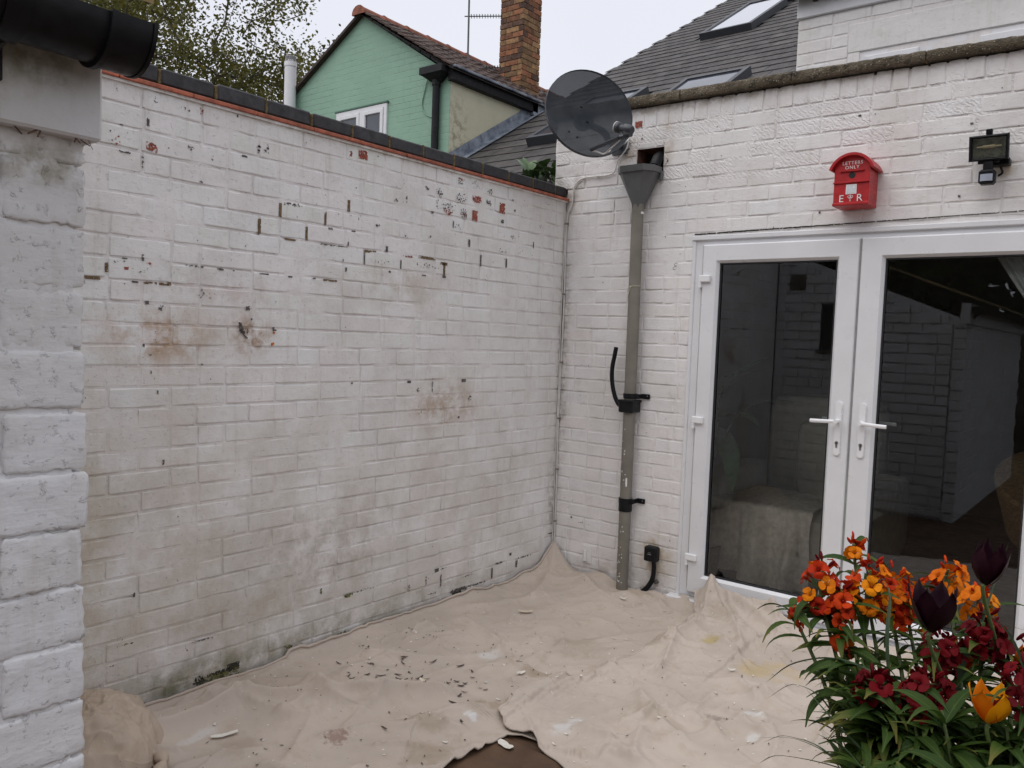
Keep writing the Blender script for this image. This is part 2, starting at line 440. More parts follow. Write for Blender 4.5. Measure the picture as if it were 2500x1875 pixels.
    (-2.692, 0.194, 0.050, 0.004, 'd', 0.40), (-1.558, 0.024, 0.144, 0.025, 'k', 0.55), (-1.620, 0.026, 0.105, 0.035, 'm', 0.50), (-0.872, 0.050, 0.071, 0.024, 'k', 0.80), (-1.928, 0.051, 0.038, 0.013, 'k', 0.60),
]

# ================================================================ materials of the large structure
DIRT = (0.30, 0.25, 0.19)
GREEN = (0.22, 0.21, 0.13)
RUST = (0.42, 0.25, 0.13)
wall_stains = [
    ((0, -1.6, 0.35), (1, 4.0, 1.32), (0.55, 0.505, 0.455), 0.75, 3.0),
    ((0, -2.6, 0.5), (1, 1.0, 1.0), (0.50, 0.435, 0.345), 0.6, 4.0),
    ((0, -2.52, 1.36), (1, 0.34, 0.16), (0.40, 0.25, 0.14), 0.9, 9.0),
    ((0, -2.15, 1.38), (1, 0.16, 0.13), (0.33, 0.20, 0.11), 0.9, 14.0),
    ((0, -2.3, 1.55), (1, 0.5, 0.1), (0.5, 0.40, 0.36), 0.5, 16.0),
    ((0, -1.0, 1.05), (1, 0.38, 0.20), (0.42, 0.31, 0.22), 0.85, 10.0),
    ((0, -1.75, 0.42), (1, 0.62, 0.35), (0.38, 0.33, 0.27), 0.62, 13.0),
    ((0, -1.35, 1.62), (1, 0.55, 0.14), (0.47, 0.41, 0.33), 0.6, 7.0),
    ((0, -2.85, 0.55), (1, 0.22, 0.85), (0.44, 0.36, 0.24), 0.75, 6.0),
    ((0, -1.7, 0.05), (1, 1.9, 0.16), (0.30, 0.27, 0.20), 0.8, 8.0),
    ((0, -2.35, 0.04), (1, 0.5, 0.13), (0.16, 0.16, 0.09), 0.8, 11.0),
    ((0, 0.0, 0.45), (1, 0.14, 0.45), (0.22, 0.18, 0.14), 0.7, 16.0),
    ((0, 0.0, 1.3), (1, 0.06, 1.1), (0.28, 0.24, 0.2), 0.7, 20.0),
    ((0, -1.5, 2.235), (1, 2.5, 0.035), (0.36, 0.32, 0.25), 0.75, 14.0),
    ((0, -2.1, 0.25), (1, 0.7, 0.22), (0.42, 0.36, 0.28), 0.65, 5.0),
]
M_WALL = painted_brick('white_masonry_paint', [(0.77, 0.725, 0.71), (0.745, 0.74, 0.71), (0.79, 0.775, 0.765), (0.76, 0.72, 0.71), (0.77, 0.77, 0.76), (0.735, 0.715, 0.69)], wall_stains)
back_stains_and_bounce = [
    ((0.75, 0, 2.70), (2.2, 1, 0.05), (0.34, 0.29, 0.22), 0.8, 12.0),
    ((0.70, 0, 0.22), (0.16, 1, 0.17), (0.42, 0.29, 0.12), 0.85, 12.0),
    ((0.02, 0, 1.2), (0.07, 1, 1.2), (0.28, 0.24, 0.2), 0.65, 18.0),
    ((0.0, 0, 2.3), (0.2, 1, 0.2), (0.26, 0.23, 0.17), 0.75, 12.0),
    ((0.42, 0, 2.47), (0.13, 1, 0.16), (0.42, 0.33, 0.26), 0.75, 16.0),
    ((0.66, 0, 2.5), (0.06, 1, 0.2), (0.44, 0.35, 0.25), 0.7, 14.0),
    ((0.6, 0, 0.05), (0.8, 1, 0.14), (0.36, 0.31, 0.26), 0.65, 9.0),
    ((1.69, 0, 2.10), (0.2, 1, 0.10), (0.62, 0.50, 0.48), 0.5, 5.0),  # pinkish tint: red bounce from the letter box, painted into the wall colour
    ((2.26, 0, 2.20), (0.06, 1, 0.05), (0.50, 0.38, 0.2), 0.75, 9.0),
]
M_BACK = painted_brick('house_wall_paint', [(0.77, 0.725, 0.715), (0.745, 0.725, 0.715), (0.78, 0.755, 0.745), (0.75, 0.715, 0.71), (0.76, 0.75, 0.75)], back_stains_and_bounce, tool=True)
M_OUT = painted_brick('outhouse_paint', [(0.70, 0.695, 0.70), (0.67, 0.665, 0.67), (0.72, 0.715, 0.715), (0.68, 0.67, 0.67)], [
    ((1.62, -3.55, 1.62), (0.2, 0.22, 0.05), (0.25, 0.22, 0.15), 0.8, 20.0)], bump_k=1.2)
M_FASCIA = painted_brick('fascia_paint', [(0.63, 0.63, 0.65), (0.63, 0.63, 0.65)], [
    ((1.62, -3.56, 1.745), (0.2, 0.10, 0.05), (0.16, 0.16, 0.09), 0.85, 14.0), ((1.62, -3.6, 1.70), (0.2, 0.12, 0.06), (0.34, 0.31, 0.22), 0.6, 10.0)], bump_k=0.3, spec_dirt=0.8)
M_RED = simple('bare_red_brick', (0.28, 0.075, 0.05), 0.85, var=0.35, vs=60, bump=0.001)
M_MORTBR = simple('bare_brown_mortar', (0.15, 0.10, 0.055), 0.9, var=0.3, vs=60, bump=0.001)
M_FLECK = simple('old_grey_undercoat', (0.10, 0.088, 0.08), 0.85, var=0.3, vs=60)
M_MOSS = simple('moss', (0.12, 0.115, 0.035), 0.95, var=0.5, vs=50, bump=0.003, bs=120)
M_BLACKROT = simple('rotten_base', (0.03, 0.028, 0.016), 0.95, var=0.5, vs=60, bump=0.002)
M_RUST = simple('rust_spot', (0.45, 0.14, 0.03), 0.8, var=0.3, vs=80)
M_BLUEBRICK = simple('blue_engineering_brick', (0.026, 0.026, 0.031), 0.65, var=0.3, vs=18, bump=0.0006, bs=220, objvar=0.22, col2=(0.040, 0.039, 0.043))
M_CREASE = simple('terracotta_creasing_tile', (0.36, 0.105, 0.06), 0.75, var=0.3, vs=30, bump=0.0008, objvar=0.15)
M_JOINTMOSS = simple('mossy_joint', (0.12, 0.085, 0.04), 0.95, var=0.5, vs=70, bump=0.003, bs=150)
M_BROWNFLOOR = simple('brown_patio_slab', (0.095, 0.052, 0.028), 0.85, var=0.3, vs=5, bump=0.001, bs=90)
M_SOIL = simple('garden_soil', (0.10, 0.08, 0.055), 0.95, var=0.4, vs=4, bump=0.01, bs=18)


def pebble_concrete(name):
    m, nt, b, pos = base_mat(name)
    v = mk(nt, 'ShaderNodeTexVoronoi', None, {'Vector': pos, 'Scale': 120.0})
    n1 = noise(nt, pos, 6.0, 5.0)
    n2 = noise(nt, pos, 30.0, 4.0)
    c = mixc(nt, mrange(nt, n1, 0.35, 0.65, 0, 1), (0.075, 0.058, 0.036, 1), (0.14, 0.115, 0.08, 1))
    c = mixc(nt, mrange(nt, n2, 0.5, 0.65, 0, 0.8), c, (0.035, 0.029, 0.018, 1))
    br = mth(nt, 'GREATER_THAN', mk(nt, 'ShaderNodeSeparateColor', None, {0: v.outputs['Color']}).outputs[0], 0.80)
    peb = mth(nt, 'MULTIPLY', br, mrange(nt, v.outputs['Distance'], 0.42, 0.30, 0, 1))
    c = mixc(nt, mth(nt, 'MULTIPLY', peb, 0.8), c, (0.30, 0.27, 0.22, 1))
    nt.links.new(c, b.inputs['Base Color'])
    b.inputs['Roughness'].default_value = 0.9
    p = bumpn(nt, b, v.outputs['Distance'], -0.004)
    bumpn(nt, b, n2, 0.006, 1.0, p)
    return m


M_COPE = pebble_concrete('exposed_aggregate_concrete')

# ================================================================ ground
gb = MB()
gb.add([(-60, -60, -0.012), (60, -60, -0.012), (60, 60, -0.012), (-60, 60, -0.012)], [(0, 1, 2, 3)])
ground = struct(gb.build('ground', M_SOIL, origin=(0, 0, -0.012), smooth=0))
patio = MB()
patio.box((-0.05, -7.0, -0.15), (5.2, 0.02, -0.004))
patio = struct(patio.build('patio', M_BROWNFLOOR, origin=(2, -3, 0), smooth=0))
for i in range(9):
    for j in range(12):
        x0, y0 = 0.02 + i * 0.46, -5.5 + j * 0.46
        s = MB(); s.cbox((x0, y0, -0.03), (x0 + 0.45, y0 + 0.45, rnd.uniform(-0.001, 0.002)), 0.006)
        if y0 + 0.45 < -0.01: s.build('paving_slab', M_BROWNFLOOR, patio, origin=(x0, y0, 0))


# ================================================================ bricks
_bnorm = {}


def brick_mesh(L, h, mat, seed, nu=6, nv=4, rim=0.0026, jit=0.0021, rough=0.0, depth=0.03):
    """front face at y = 0, body towards +y, origin at the middle of the face"""
    r = random.Random(seed)
    e = min(0.0042, h * 0.2, L * 0.2)
    us = [0, e] + [e + (L - 2 * e) * k / (nu - 3) for k in range(1, nu - 3)] + [L - e, L]
    vs_ = [0, e] + [e + (h - 2 * e) * k / (nv - 3) for k in range(1, nv - 3)] + [h - e, h]
    tilt = r.uniform(-0.0012, 0.0012)
    V = []; F = []
    off = r.uniform(0, 100)
    for i, u in enumerate(us):
        for j, v in enumerate(vs_):
            bu = i in (0, len(us) - 1); bv = j in (0, len(vs_) - 1)
            y = r.uniform(-0.0006, 0.0006) + tilt * (2 * u / L - 1)
            if rough: y += rough * mn.fractal(Vector((u * 28 + off, v * 28, off)), 1.0, 2.0, 4)
            du = r.uniform(-jit, jit); dv = r.uniform(-jit, jit)
            if bu or bv: y += rim * (1.6 if bu and bv else 1.0)
            if bu and bv:
                du += (0.002 if i == 0 else -0.002); dv += (0.0015 if j == 0 else -0.0015)
            V.append((u - L / 2 + du, y, v - h / 2 + dv))
    nj = len(vs_)
    for i in range(len(us) - 1):
        for j in range(nj - 1):
            F.append((i * nj + j, (i + 1) * nj + j, (i + 1) * nj + j + 1, i * nj + j + 1))
    ring = [i * nj for i in range(len(us))] + [(len(us) - 1) * nj + j for j in range(1, nj)] + [i * nj + nj - 1 for i in range(len(us) - 2, -1, -1)] + [j for j in range(nj - 2, 0, -1)]
    b0 = len(V)
    for k in ring:
        V.append((V[k][0], depth, V[k][2]))
    n = len(ring)
    for k in range(n):
        F.append((ring[(k + 1) % n], ring[k], b0 + k, b0 + (k + 1) % n))
    me = bpy.data.meshes.new('brick')
    me.from_pydata(V, [], F)
    me.materials.append(mat)
    me.shade_smooth()
    # flat face, softly rounded arrises
    N = []
    if rough: me.update()
    for i in range(len(us)):
        for j in range(nj):
            bu = (-1 if i == 0 else 1) if i in (0, len(us) - 1) else 0
            bv = (-1 if j == 0 else 1) if j in (0, nj - 1) else 0
            nv_ = Vector((bu * 0.9, -1.0, bv * 0.9)) + Vector((r.uniform(-.04, .04), 0, r.uniform(-.04, .04)))
            if rough:
                q = me.vertices[i * nj + j].normal
                nv_ = Vector(q) if not (bu or bv) else Vector(q) + nv_ * 0.3
            N.append(nv_.normalized())
    for k in ring:
        i, j = divmod(k, nj)
        N.append(Vector(((-1 if i == 0 else 1) if i in (0, len(us) - 1) else 0, -0.2, (-1 if j == 0 else 1) if j in (0, nj - 1) else 0)).normalized())
    me.normals_split_custom_set_from_vertices(N)
    _bnorm[me.name] = N
    return me


_bcache = {}


def get_brick(L, h, mat, variants, **kw):
    key = (round(L, 3), round(h, 3), mat.name, rnd.randrange(variants))
    if key not in _bcache:
        _bcache[key] = brick_mesh(L, h, mat, hash(key[0:2]) + key[3] * 7 + 3, **kw)
    return _bcache[key]


def bond_row(u0, u1, k, pitch, head, p_head, r):
    """joint positions of one course"""
    u = u0 - (0.0 if k % 2 else pitch * 0.5) - r.uniform(0, 0.02)
    out = []
    while u < u1:
        L = head if r.random() < p_head else pitch
        a, b = max(u, u0), min(u + L, u1)
        if b - a > 0.035: out.append((a, b))
        elif out and b - a > 0: out[-1] = (out[-1][0], b)
        u += L
    return out


def cut(pieces, rect):
    u0, u1, z0, z1 = rect
    out = []
    for (a, b, c, d) in pieces:
        if b <= u0 or a >= u1 or d <= z0 or c >= z1:
            out.append((a, b, c, d)); continue
        if u0 - a > 0.02: out.append((a, u0, c, d))
        if b - u1 > 0.02: out.append((u1, b, c, d))
        m0, m1 = max(a, u0), min(b, u1)
        if z0 - c > 0.02: out.append((m0, m1, c, z0))
        if d - z1 > 0.02: out.append((m0, m1, z1, d))
    return out


def lay(pieces, parent, place, rotz, mat, joint, variants=20, keep=300, score=None, jit=0.0012, name='brick', dropdepth=0.0, stuffname='far_bricks', **kw):
    """pieces (u0,u1,z0,z1); place(u, z) -> world point on the wall face"""
    if score: pieces = sorted(pieces, key=score)
    rest = MB(); rn = []
    for n, (a, b, c, d) in enumerate(pieces):
        L = round(b - a - joint, 3); h = round(d - c - joint, 3)
        if L < 0.012 or h < 0.012: continue
        me = get_brick(L, h, mat, variants, **kw)
        p = Vector(place((a + b) / 2, (c + d) / 2))
        out = Vector((math.sin(rotz), -math.cos(rotz), 0))
        p = p + out * (rnd.uniform(-jit, jit) - dropdepth) + Vector((0, 0, rnd.uniform(-jit, jit)))
        tw = rnd.uniform(-0.006, 0.006)
        if n < keep:
            o = link(name, me, parent, p)
            o.rotation_euler = (0, tw, rotz)
        else:
            M = Matrix.Translation(p) @ Matrix.Rotation(rotz, 4, 'Z') @ Matrix.Rotation(tw, 4, 'Y')
            rest.add([M @ v.co for v in me.vertices], [tuple(q.vertices) for q in me.polygons])
            R3 = M.to_3x3(); rn += [R3 @ q for q in _bnorm[me.name]]
    if rest.v:
        o = stuff(rest.build(stuffname, mat, parent, smooth=180, recalc=False))
        o.data.normals_split_custom_set_from_vertices(rn)


def mortar(name, rects, place, mat, parent, base=0.0055, amp=0.003, res=0.022, back=None):
    """recessed joint sheet; place(u, z, depth)"""
    V = []; F = []
    for (u0, u1, z0, z1) in rects:
        nu = max(1, int((u1 - u0) / res)); nz = max(1, int((z1 - z0) / res))
        b0 = len(V)
        for i in range(nu + 1):
            for j in range(nz + 1):
                u = u0 + (u1 - u0) * i / nu; z = z0 + (z1 - z0) * j / nz
                V.append(tuple(place(u, z, base + amp * fbm(u * 7, z * 9, 3.3, 3))))
        for i in range(nu):
            for j in range(nz):
                k = b0 + i * (nz + 1) + j
                F.append((k, k + nz + 1, k + nz + 2, k + 1))
    mb = MB(); mb.add(V, F)
    return mb.build(name, mat, parent, smooth=60)


# ---------------------------------------------------------------- left garden wall
lw = thing('garden_wall', 'tall white painted brick wall with peeling paint and dark coping along the left', 'wall', (-0.1, -1.75, 0))
core = MB(); core.box((-0.215, -3.49, -0.1), (-0.02, 0.02, 2.224))
core.build('wall_core', M_WALL, lw, smooth=0)
mortar('mortar', [(-3.49, 0.0, -0.05, 2.232)], lambda u, z, d: (-d, u, z), M_WALL, lw, base=0.0034, amp=0.0055)
pcs = []
r0 = random.Random(5)
for k in range(-1, 29):
    z0 = 0.055 + 0.075 * k
    row = []
    for a, b in bond_row(-3.49, 0.0, k + r0.randrange(2) * (r0.random() < 0.2), 0.2265, 0.1125, 0.17, r0):
        row.append([a, b])
    for q in CHIPS:
        if q[4] in 'bd' and q[2] < 0.02 and q[3] > 0.045 and z0 < q[1] < z0 + 0.075:
            i = min(range(1, len(row)), key=lambda t: abs(row[t][0] - q[0]))
            if abs(row[i][0] - q[0]) < 0.12 and q[0] - row[i - 1][0] > 0.05 and row[i][1] - q[0] > 0.05:
                row[i][0] = row[i - 1][1] = q[0]
    pcs += [(a, b, z0, z0 + 0.075) for a, b in row]
lay(pcs, lw, lambda u, z: (0, u, z), rad(90), M_WALL, 0.0085, keep=300, score=lambda q: (q[0] + q[1]) / 2 if (q[0] + q[1]) / 2 > -2.87 else 5)

# creasing tiles and coping
y = -3.49; i = 0
while y < 0.0:
    L = 0.268 + rnd.uniform(-0.004, 0.004)
    t = MB(); t.cbox((-0.235, y, 2.2345), (0.020 + rnd.uniform(-0.002, 0.002), min(y + L - 0.003, -0.001), 2.2485), 0.002)
    t.build('creasing_tile', M_CREASE, lw, origin=(0, y, 2.234))
    y += L
bed = MB(); bed.box((-0.21, -3.49, 2.249), (-0.006, -0.002, 2.257)); bed.build('coping_bed', M_JOINTMOSS, lw, smooth=0)
bed = MB(); bed.box((-0.21, -3.49, 2.2245), (0.010, -0.002, 2.2340)); bed.build('tile_bed', M_WALL, lw, smooth=0)
y = -0.111 - 0.22 * 15
while y < -0.02:
    L = min(0.209, -0.004 - y)
    t = MB(); t.cbox((-0.232, y + 0.006, 2.2572), (rnd.uniform(-0.003, 0.003), y + 0.006 + L - rnd.uniform(0.002, 0.005), 2.316 + rnd.uniform(-0.003, 0.003)), 0.006)
    t.build('coping_brick', M_BLUEBRICK, lw, origin=(-0.1, y, 2.25))
    j = MB(); j.cbox((-0.22, y - 0.0075, 2.2575), (-0.004, y + 0.0065, 2.306 + rnd.uniform(0, 0.012)), 0.003)
    j.build('coping_joint', M_JOINTMOSS, lw, origin=(-0.1, y, 2.25))
    y += 0.22

# paint losses: ragged little flakes where the paint has gone, lying on the face


def flake_field(specs, fn, cell=0.0026, seed=0):
    mb = MB()
    for (y, z, w, h, kind, dens) in specs:
        n = max(1, int(round(w / cell))); m = max(1, int(round(h / cell)))
        def nd(i, j):
            q = mn.noise(Vector((y * 91 + i * 3.1, z * 77 + j * 2.7, seed + 1.7))); q2 = mn.noise(Vector((y * 53 + i * 2.3, z * 67 + j * 3.7, seed + 9.1)))
            return (y - w / 2 + (i + 0.45 * q) * w / n, z - h / 2 + (j + 0.45 * q2) * h / m)
        for i in range(n):
            for j in range(m):
                u, v = (2 * (i + .5) / n - 1), (2 * (j + .5) / m - 1)
                edge = max(abs(u), abs(v)) if dens > 0.75 else math.hypot(u, v)
                f = 0.5 + 0.72 * mn.noise(Vector(((y + u * w / 2) * 120, (z + v * h / 2) * 120, seed * 3.3)))
                f += 0.25 * (rnd.random() - 0.5)
                lim = dens * (1.08 if dens > 0.75 else 1.0) - 0.55 * max(0.0, edge - 0.5)
                if f < lim:
                    a, b, c, d = nd(i, j), nd(i + 1, j), nd(i + 1, j + 1), nd(i, j + 1)
                    mb.add([fn(*a), fn(*b), fn(*c), fn(*d)], [(0, 1, 2, 3)])
    return mb


for kind, nm, mat, off in (('r', 'bare_brick_patch', M_RED, 0.0022), ('b', 'bare_mortar_patch', M_MORTBR, 0.0016), ('d', 'paint_fleck', M_FLECK, 0.0024),
                           ('m', 'moss_patch', M_MOSS, 0.0028), ('k', 'rotten_patch', M_BLACKROT, 0.0019), ('o', 'rust_spot', M_RUST, 0.0026)):
    mb = flake_field([q for q in CHIPS if q[4] == kind], lambda a, b: (off, a, b), seed=ord(kind))
    if mb.v: stuff(mb.build(nm, mat, lw, smooth=0))
# random fine flecks, thicker in the upper half
sp = []
for n in range(110):
    yy = rnd.uniform(-2.85, -0.05); zz = rnd.choice([rnd.uniform(1.65, 2.2), rnd.uniform(0.1, 2.2)])
    sp.append((yy, zz, rnd.uniform(0.002, 0.0045), rnd.uniform(0.002, 0.005), 'd', 1.0))
stuff(flake_field(sp, lambda a, b: (0.0027, a, b), seed=4).build('fine_fleck', M_FLECK, lw, smooth=0))
# rusty nail and hook left in the wall
hk = MB(); hk.tube(bez([(0.0, -2.2, 1.425), (0.014, -2.2, 1.42), (0.016, -2.197, 1.395), (0.006, -2.185, 1.38), (0.004, -2.165, 1.365)], 12), 0.003, 6)
tag(hk.build('wall_hook', M_FLECK), 'small rusty hook in the middle of the brown stained patch on the left wall', 'hook')
nl = MB(); nl.tube([(0.0, -2.043, 1.402), (0.018, -2.043, 1.40)], 0.0035, 6)
tag(nl.build('wall_nail', M_FLECK), 'dark nail with orange rust runs below it on the left wall', 'nail')

# ---------------------------------------------------------------- house wall with the doors
hw = thing('house_wall', 'white painted brick house wall around the glazed doors with pebbly concrete coping', 'wall', (1.5, 0.1, 0))
DOOR = (0.842, 2.576, -0.2, 1.987)
HOLE = (0.468, 0.636, 2.33, 2.487)
core = MB()
for a, b in (((-0.09, 0.03, -0.2), (0.455, 0.215, 2.66)), ((0.455, 0.03, -0.2), (0.645, 0.215, 2.32)), ((0.455, 0.03, 2.497), (0.645, 0.215, 2.66)), ((0.645, 0.03, -0.2), (0.832, 0.215, 2.66)),
             ((0.832, 0.03, 1.997), (2.586, 0.215, 2.66)), ((2.586, 0.03, -0.2), (4.6, 0.215, 2.66))):
    core.box(a, b)
core.build('wall_core', M_BACK, hw, smooth=0)
mrects = [(0.0, HOLE[0], -0.05, 2.31), (-0.095, HOLE[0], 2.31, 2.715), (HOLE[0], HOLE[1], -0.05, HOLE[2]), (HOLE[0], HOLE[1], HOLE[3], 2.712), (HOLE[1], DOOR[0], -0.05, 2.712),
          (DOOR[0], 1.7, DOOR[3], 2.70), (1.7, DOOR[1], DOOR[3], 2.69), (DOOR[1], 4.6, -0.05, 2.67)]
mortar('mortar', mrects, lambda u, z, d: (u, d, z), M_BACK, hw, base=0.0034, amp=0.005)
pcs = []
r1 = random.Random(9)
for k in range(-1, 34):
    z0 = 0.05 + 0.075 * k
    u0 = -0.095 if z0 > 2.29 else 0.0
    for a, b in bond_row(u0, 3.35, k, 0.2265, 0.1125, 0.12, r1):
        pcs.append((a, b, z0, z0 + 0.075))
u = -0.095
while u < 3.3:
    pcs.append((u, u + 0.0755, 2.60, 2.719 - 0.011 * (u + 0.1 - 0.43))); u += 0.0755
pcs = cut(cut(pcs, DOOR), HOLE)
lay(pcs, hw, lambda u, z: (u, 0, z), 0.0, M_BACK, 0.009, keep=300, score=lambda q: abs((q[0] + q[1]) / 2 - 1.2) + (0 if q[1] < 2.75 else 5))
# reveals, rain outlet opening
rv = MB()
rv.box((0.834, 0.006, -0.1), (0.842, 0.2, 1.990)); rv.box((2.576, 0.006, -0.1), (2.584, 0.2, 1.990)); rv.box((0.834, 0.006, 1.990), (2.584, 0.2, 1.998))
rv.build('reveal', M_BACK, hw, smooth=0)
M_HOLE = simple('raw_brick_inside', (0.16, 0.075, 0.05), 0.9, var=0.4, vs=30, bump=0.004, bs=60)
hb = MB()
hb.box((0.458, 0.008, 2.32), (0.468, 0.26, 2.497)); hb.box((0.636, 0.008, 2.32), (0.646, 0.26, 2.497)); hb.box((0.468, 0.008, 2.487), (0.636, 0.26, 2.497)); hb.box((0.468, 0.008, 2.32), (0.636, 0.26, 2.33))
hb.box((0.46, 0.26, 2.32), (0.645, 0.27, 2.497))
hb.build('outlet_opening', M_HOLE, hw, smooth=0)
# coping slabs
x = -0.12
for xe in (0.14, 0.74, 1.34, 1.94, 2.54, 3.14, 3.74, 4.34):
    P = MB()
    nx = 26; prof = [(-0.035, 2.722), (-0.041, 2.732), (-0.040, 2.766), (-0.032, 2.775), (0.10, 2.782), (0.25, 2.776), (0.25, 2.722)]
    V = []; Fc = []
    for i in range(nx + 1):
        xx = x + (xe - 0.006 - x) * i / nx
        for q, (yy, zz) in enumerate(prof):
            k = 0.004 if q in (1, 2, 3) else 0.002
            zz -= (0.011 if q in (0, 1, 6) else 0.0165) * (xx - 0.43)
            V.append((xx, yy + k * fbm(xx * 30, q * 3.1, 1.0, 3), zz + k * fbm(xx * 26, q * 5.7, 8.0, 3)))
    m_ = len(prof)
    for i in range(nx):
        for q in range(m_):
            a, b = i * m_ + q, i * m_ + (q + 1) % m_
            Fc.append((a, b, b + m_, a + m_))
    Fc.append(tuple(range(m_))); Fc.append(tuple(range(nx * m_, nx * m_ + m_))[::-1])
    P.add(V, Fc); P.build('coping_slab', M_COPE, hw, origin=(x, 0.1, 2.72), smooth=40)
    if xe < 4:
        J = MB(); dzc = 0.0165 * (xe - 0.43); J.box((xe - 0.0055, -0.030, 2.7225 - dzc), (xe - 0.0005, 0.24, 2.768 - dzc)); J.build('coping_joint', M_JOINTMOSS, hw, smooth=0)
    x = xe
stuff(flake_field([(0.472, 2.625, 0.045, 0.038, 'r', 0.9)], lambda a, b: (a, -0.0022, b), seed=2).build('bare_brick_patch', M_RED, hw, smooth=0))
sp = [(rnd.uniform(0.02, 2.5), rnd.uniform(0.1, 2.6), rnd.uniform(0.003, 0.006), rnd.uniform(0.003, 0.006), 'd', 1.0) for n in range(90)]
sp = [q for q in sp if not (DOOR[0] - .01 < q[0] < DOOR[1] + .01 and q[1] < 2.0) and not (HOLE[0] - .01 < q[0] < HOLE[1] + .01 and HOLE[2] - .01 < q[1] < HOLE[3] + .01)]
sp += [(1.66, 2.51, 0.014, 0.01, 'd', 1.0), (0.5, 2.55, 0.03, 0.03, 'd', 0.35), (0.42, 2.5, 0.05, 0.06, 'd', 0.2), (0.49, 2.51, 0.05, 0.03, 'd', 0.25), (0.2, 0.32, 0.05, 0.02, 'd', 0.4), (0.1, 0.40, 0.03, 0.06, 'd', 0.2), (0.13, 0.34, 0.012, 0.01, 'd', 1.0),
       (0.66, 2.4, 0.03, 0.05, 'd', 0.3), (0.64, 0.02, 0.05, 0.03, 'd', 0.4), (0.43, 2.43, 0.03, 0.05, 'd', 0.25), (2.1, 2.1, 0.01, 0.01, 'd', 1.0), (1.5, 2.07, 0.01, 0.01, 'd', 1.0), (2.13, 2.41, 0.012, 0.01, 'd', 0.9)]
stuff(flake_field(sp, lambda a, b: (a, -0.0027, b), seed=6).build('fine_fleck', M_FLECK, hw, smooth=0))
# dark crack of missing sealant above the door head
stuff(flake_field([(0.85 + 0.07 * i + 0.035, 1.995 + 0.0012 * i, 0.075, 0.008 - 0.004 * (i / 20), 'k', 0.95 - 0.03 * (i % 7)) for i in range(22)], lambda a, b: (a, -0.0035, b), seed=3).build('missing_sealant', M_BLACKROT, hw, smooth=0))

# ---------------------------------------------------------------- outhouse at the left edge of the view
oh = thing('outhouse', 'rough white painted brick outhouse close by at the left edge', 'outhouse', (0.8, -5.2, 0))
core = MB(); core.box((0.0, -7.0, -0.1), (1.575, -3.515, 1.70)); core.build('wall_core', M_OUT, oh, smooth=0)
g = MB(); g.add([(0.0, -3.5135, 1.70), (1.575, -3.5135, 1.70), (0.0, -3.5135, 2.33)], [(0, 1, 2)]); g.build('gable', M_OUT, oh, smooth=0)
mortar('mortar', [(-7.0, -3.50, -0.05, 1.70)], lambda u, z, d: (1.6 - d, u, z), M_OUT, oh, base=0.003, amp=0.007, res=0.016)
pcs = []; ends = []
r2 = random.Random(21)
for k in range(0, 20):
    z0 = 1.537 - 0.0862 * (k - 1); z1 = z0 + 0.0862
    if z1 < 0: break
    z1 = min(z1, 1.665)
    end = -3.487 + r2.uniform(-0.006, 0.004)
    a = end - (0.112 if k % 2 else 0.225)
    row = [(a, end)]
    while a > -6.9:
        b = a; a -= 0.232 if r2.random() > 0.2 else 0.118
        row.append((a, b))
    for q in row: pcs.append((q[0], q[1], z0, z1))
near = [q for q in pcs if q[1] > -4.2]; far = [q for q in pcs if q[1] <= -4.2]
TEAL = (-5.95, -4.15, 0.05, 1.55)
for q in near:
    L = round(q[1] - q[0] - 0.004, 3); h = round(q[3] - q[2] - 0.0055, 3)
    key = ('oh', L, h, r2.randrange(5))
    if key not in _bcache: _bcache[key] = brick_mesh(L, h, M_OUT, r2.randrange(9999), nu=18, nv=9, rim=0.0012, jit=0.0024, rough=0.0026, depth=0.09)
    p = Vector((1.6 + r2.uniform(-0.0025, 0.0015), (q[0] + q[1]) / 2 + (0.0065 if q[1] > -3.5 else 0), (q[2] + q[3]) / 2 + r2.uniform(-0.002, 0.002)))
    o = link('brick', _bcache[key], oh, p); o.rotation_euler = (0, r2.uniform(-0.012, 0.012), rad(90))
lay(cut(far, TEAL), oh, lambda u, z: (1.6, u, z), rad(90), M_OUT, 0.012, keep=0, stuffname='side_bricks')
pcs = []
for k in range(0, 28):
    z0 = 0.02 + 0.0862 * k
    if z0 > 2.25: break
    umax = min(1.5, (2.33 - z0 - 0.0862) / 0.40)
    for a, b in bond_row(0.01, umax, k, 0.232, 0.116, 0.15, r2): pcs.append((-b, -a, z0, z0 + 0.0862))
pcs = cut(cut(pcs, (-0.54, -0.42, 1.40, 1.82)), (-0.26, -0.12, 1.95, 2.09))
lay(pcs, oh, lambda u, z: (-u, -3.490, z), rad(180), M_OUT, 0.012, keep=0, stuffname='end_bricks')
v = MB(); v.cbox((0.122, -3.51, 1.953), (0.258, -3.478, 2.088), 0.006); vent = v.build('vent', simple('vent_brown', (0.12, 0.10, 0.07), 0.6), oh)
v = MB(); v.lathe([(0.0, 0.0), (0.045, 0.0), (0.045, 0.004)], (0.19, -3.4778, 2.02), (0, 1, 0), 20); v.build('vent_grille', M_FLECK, vent)
v = MB(); v.box((0.42, -3.52, 1.40), (0.54, -3.497, 1.82)); wd = v.build('window', simple('dark_window', (0.02, 0.02, 0.02), 0.1), oh)
v = MB(); v.cbox((0.39, -3.51, 1.37), (0.57, -3.46, 1.40), 0.004); v.build('sill', M_FLECK, wd)
M_TEAL = simple('teal_paint', (0.10, 0.30, 0.28), 0.5, var=0.15, vs=8, objvar=0.1)
yy = -4.15
while yy > -5.9:
    d = MB(); d.cbox((1.56, yy - 0.145, 0.05), (1.585, yy - 0.003, 1.53), 0.004); d.build('door_board', M_TEAL, oh, origin=(1.57, yy, 0)); yy -= 0.15
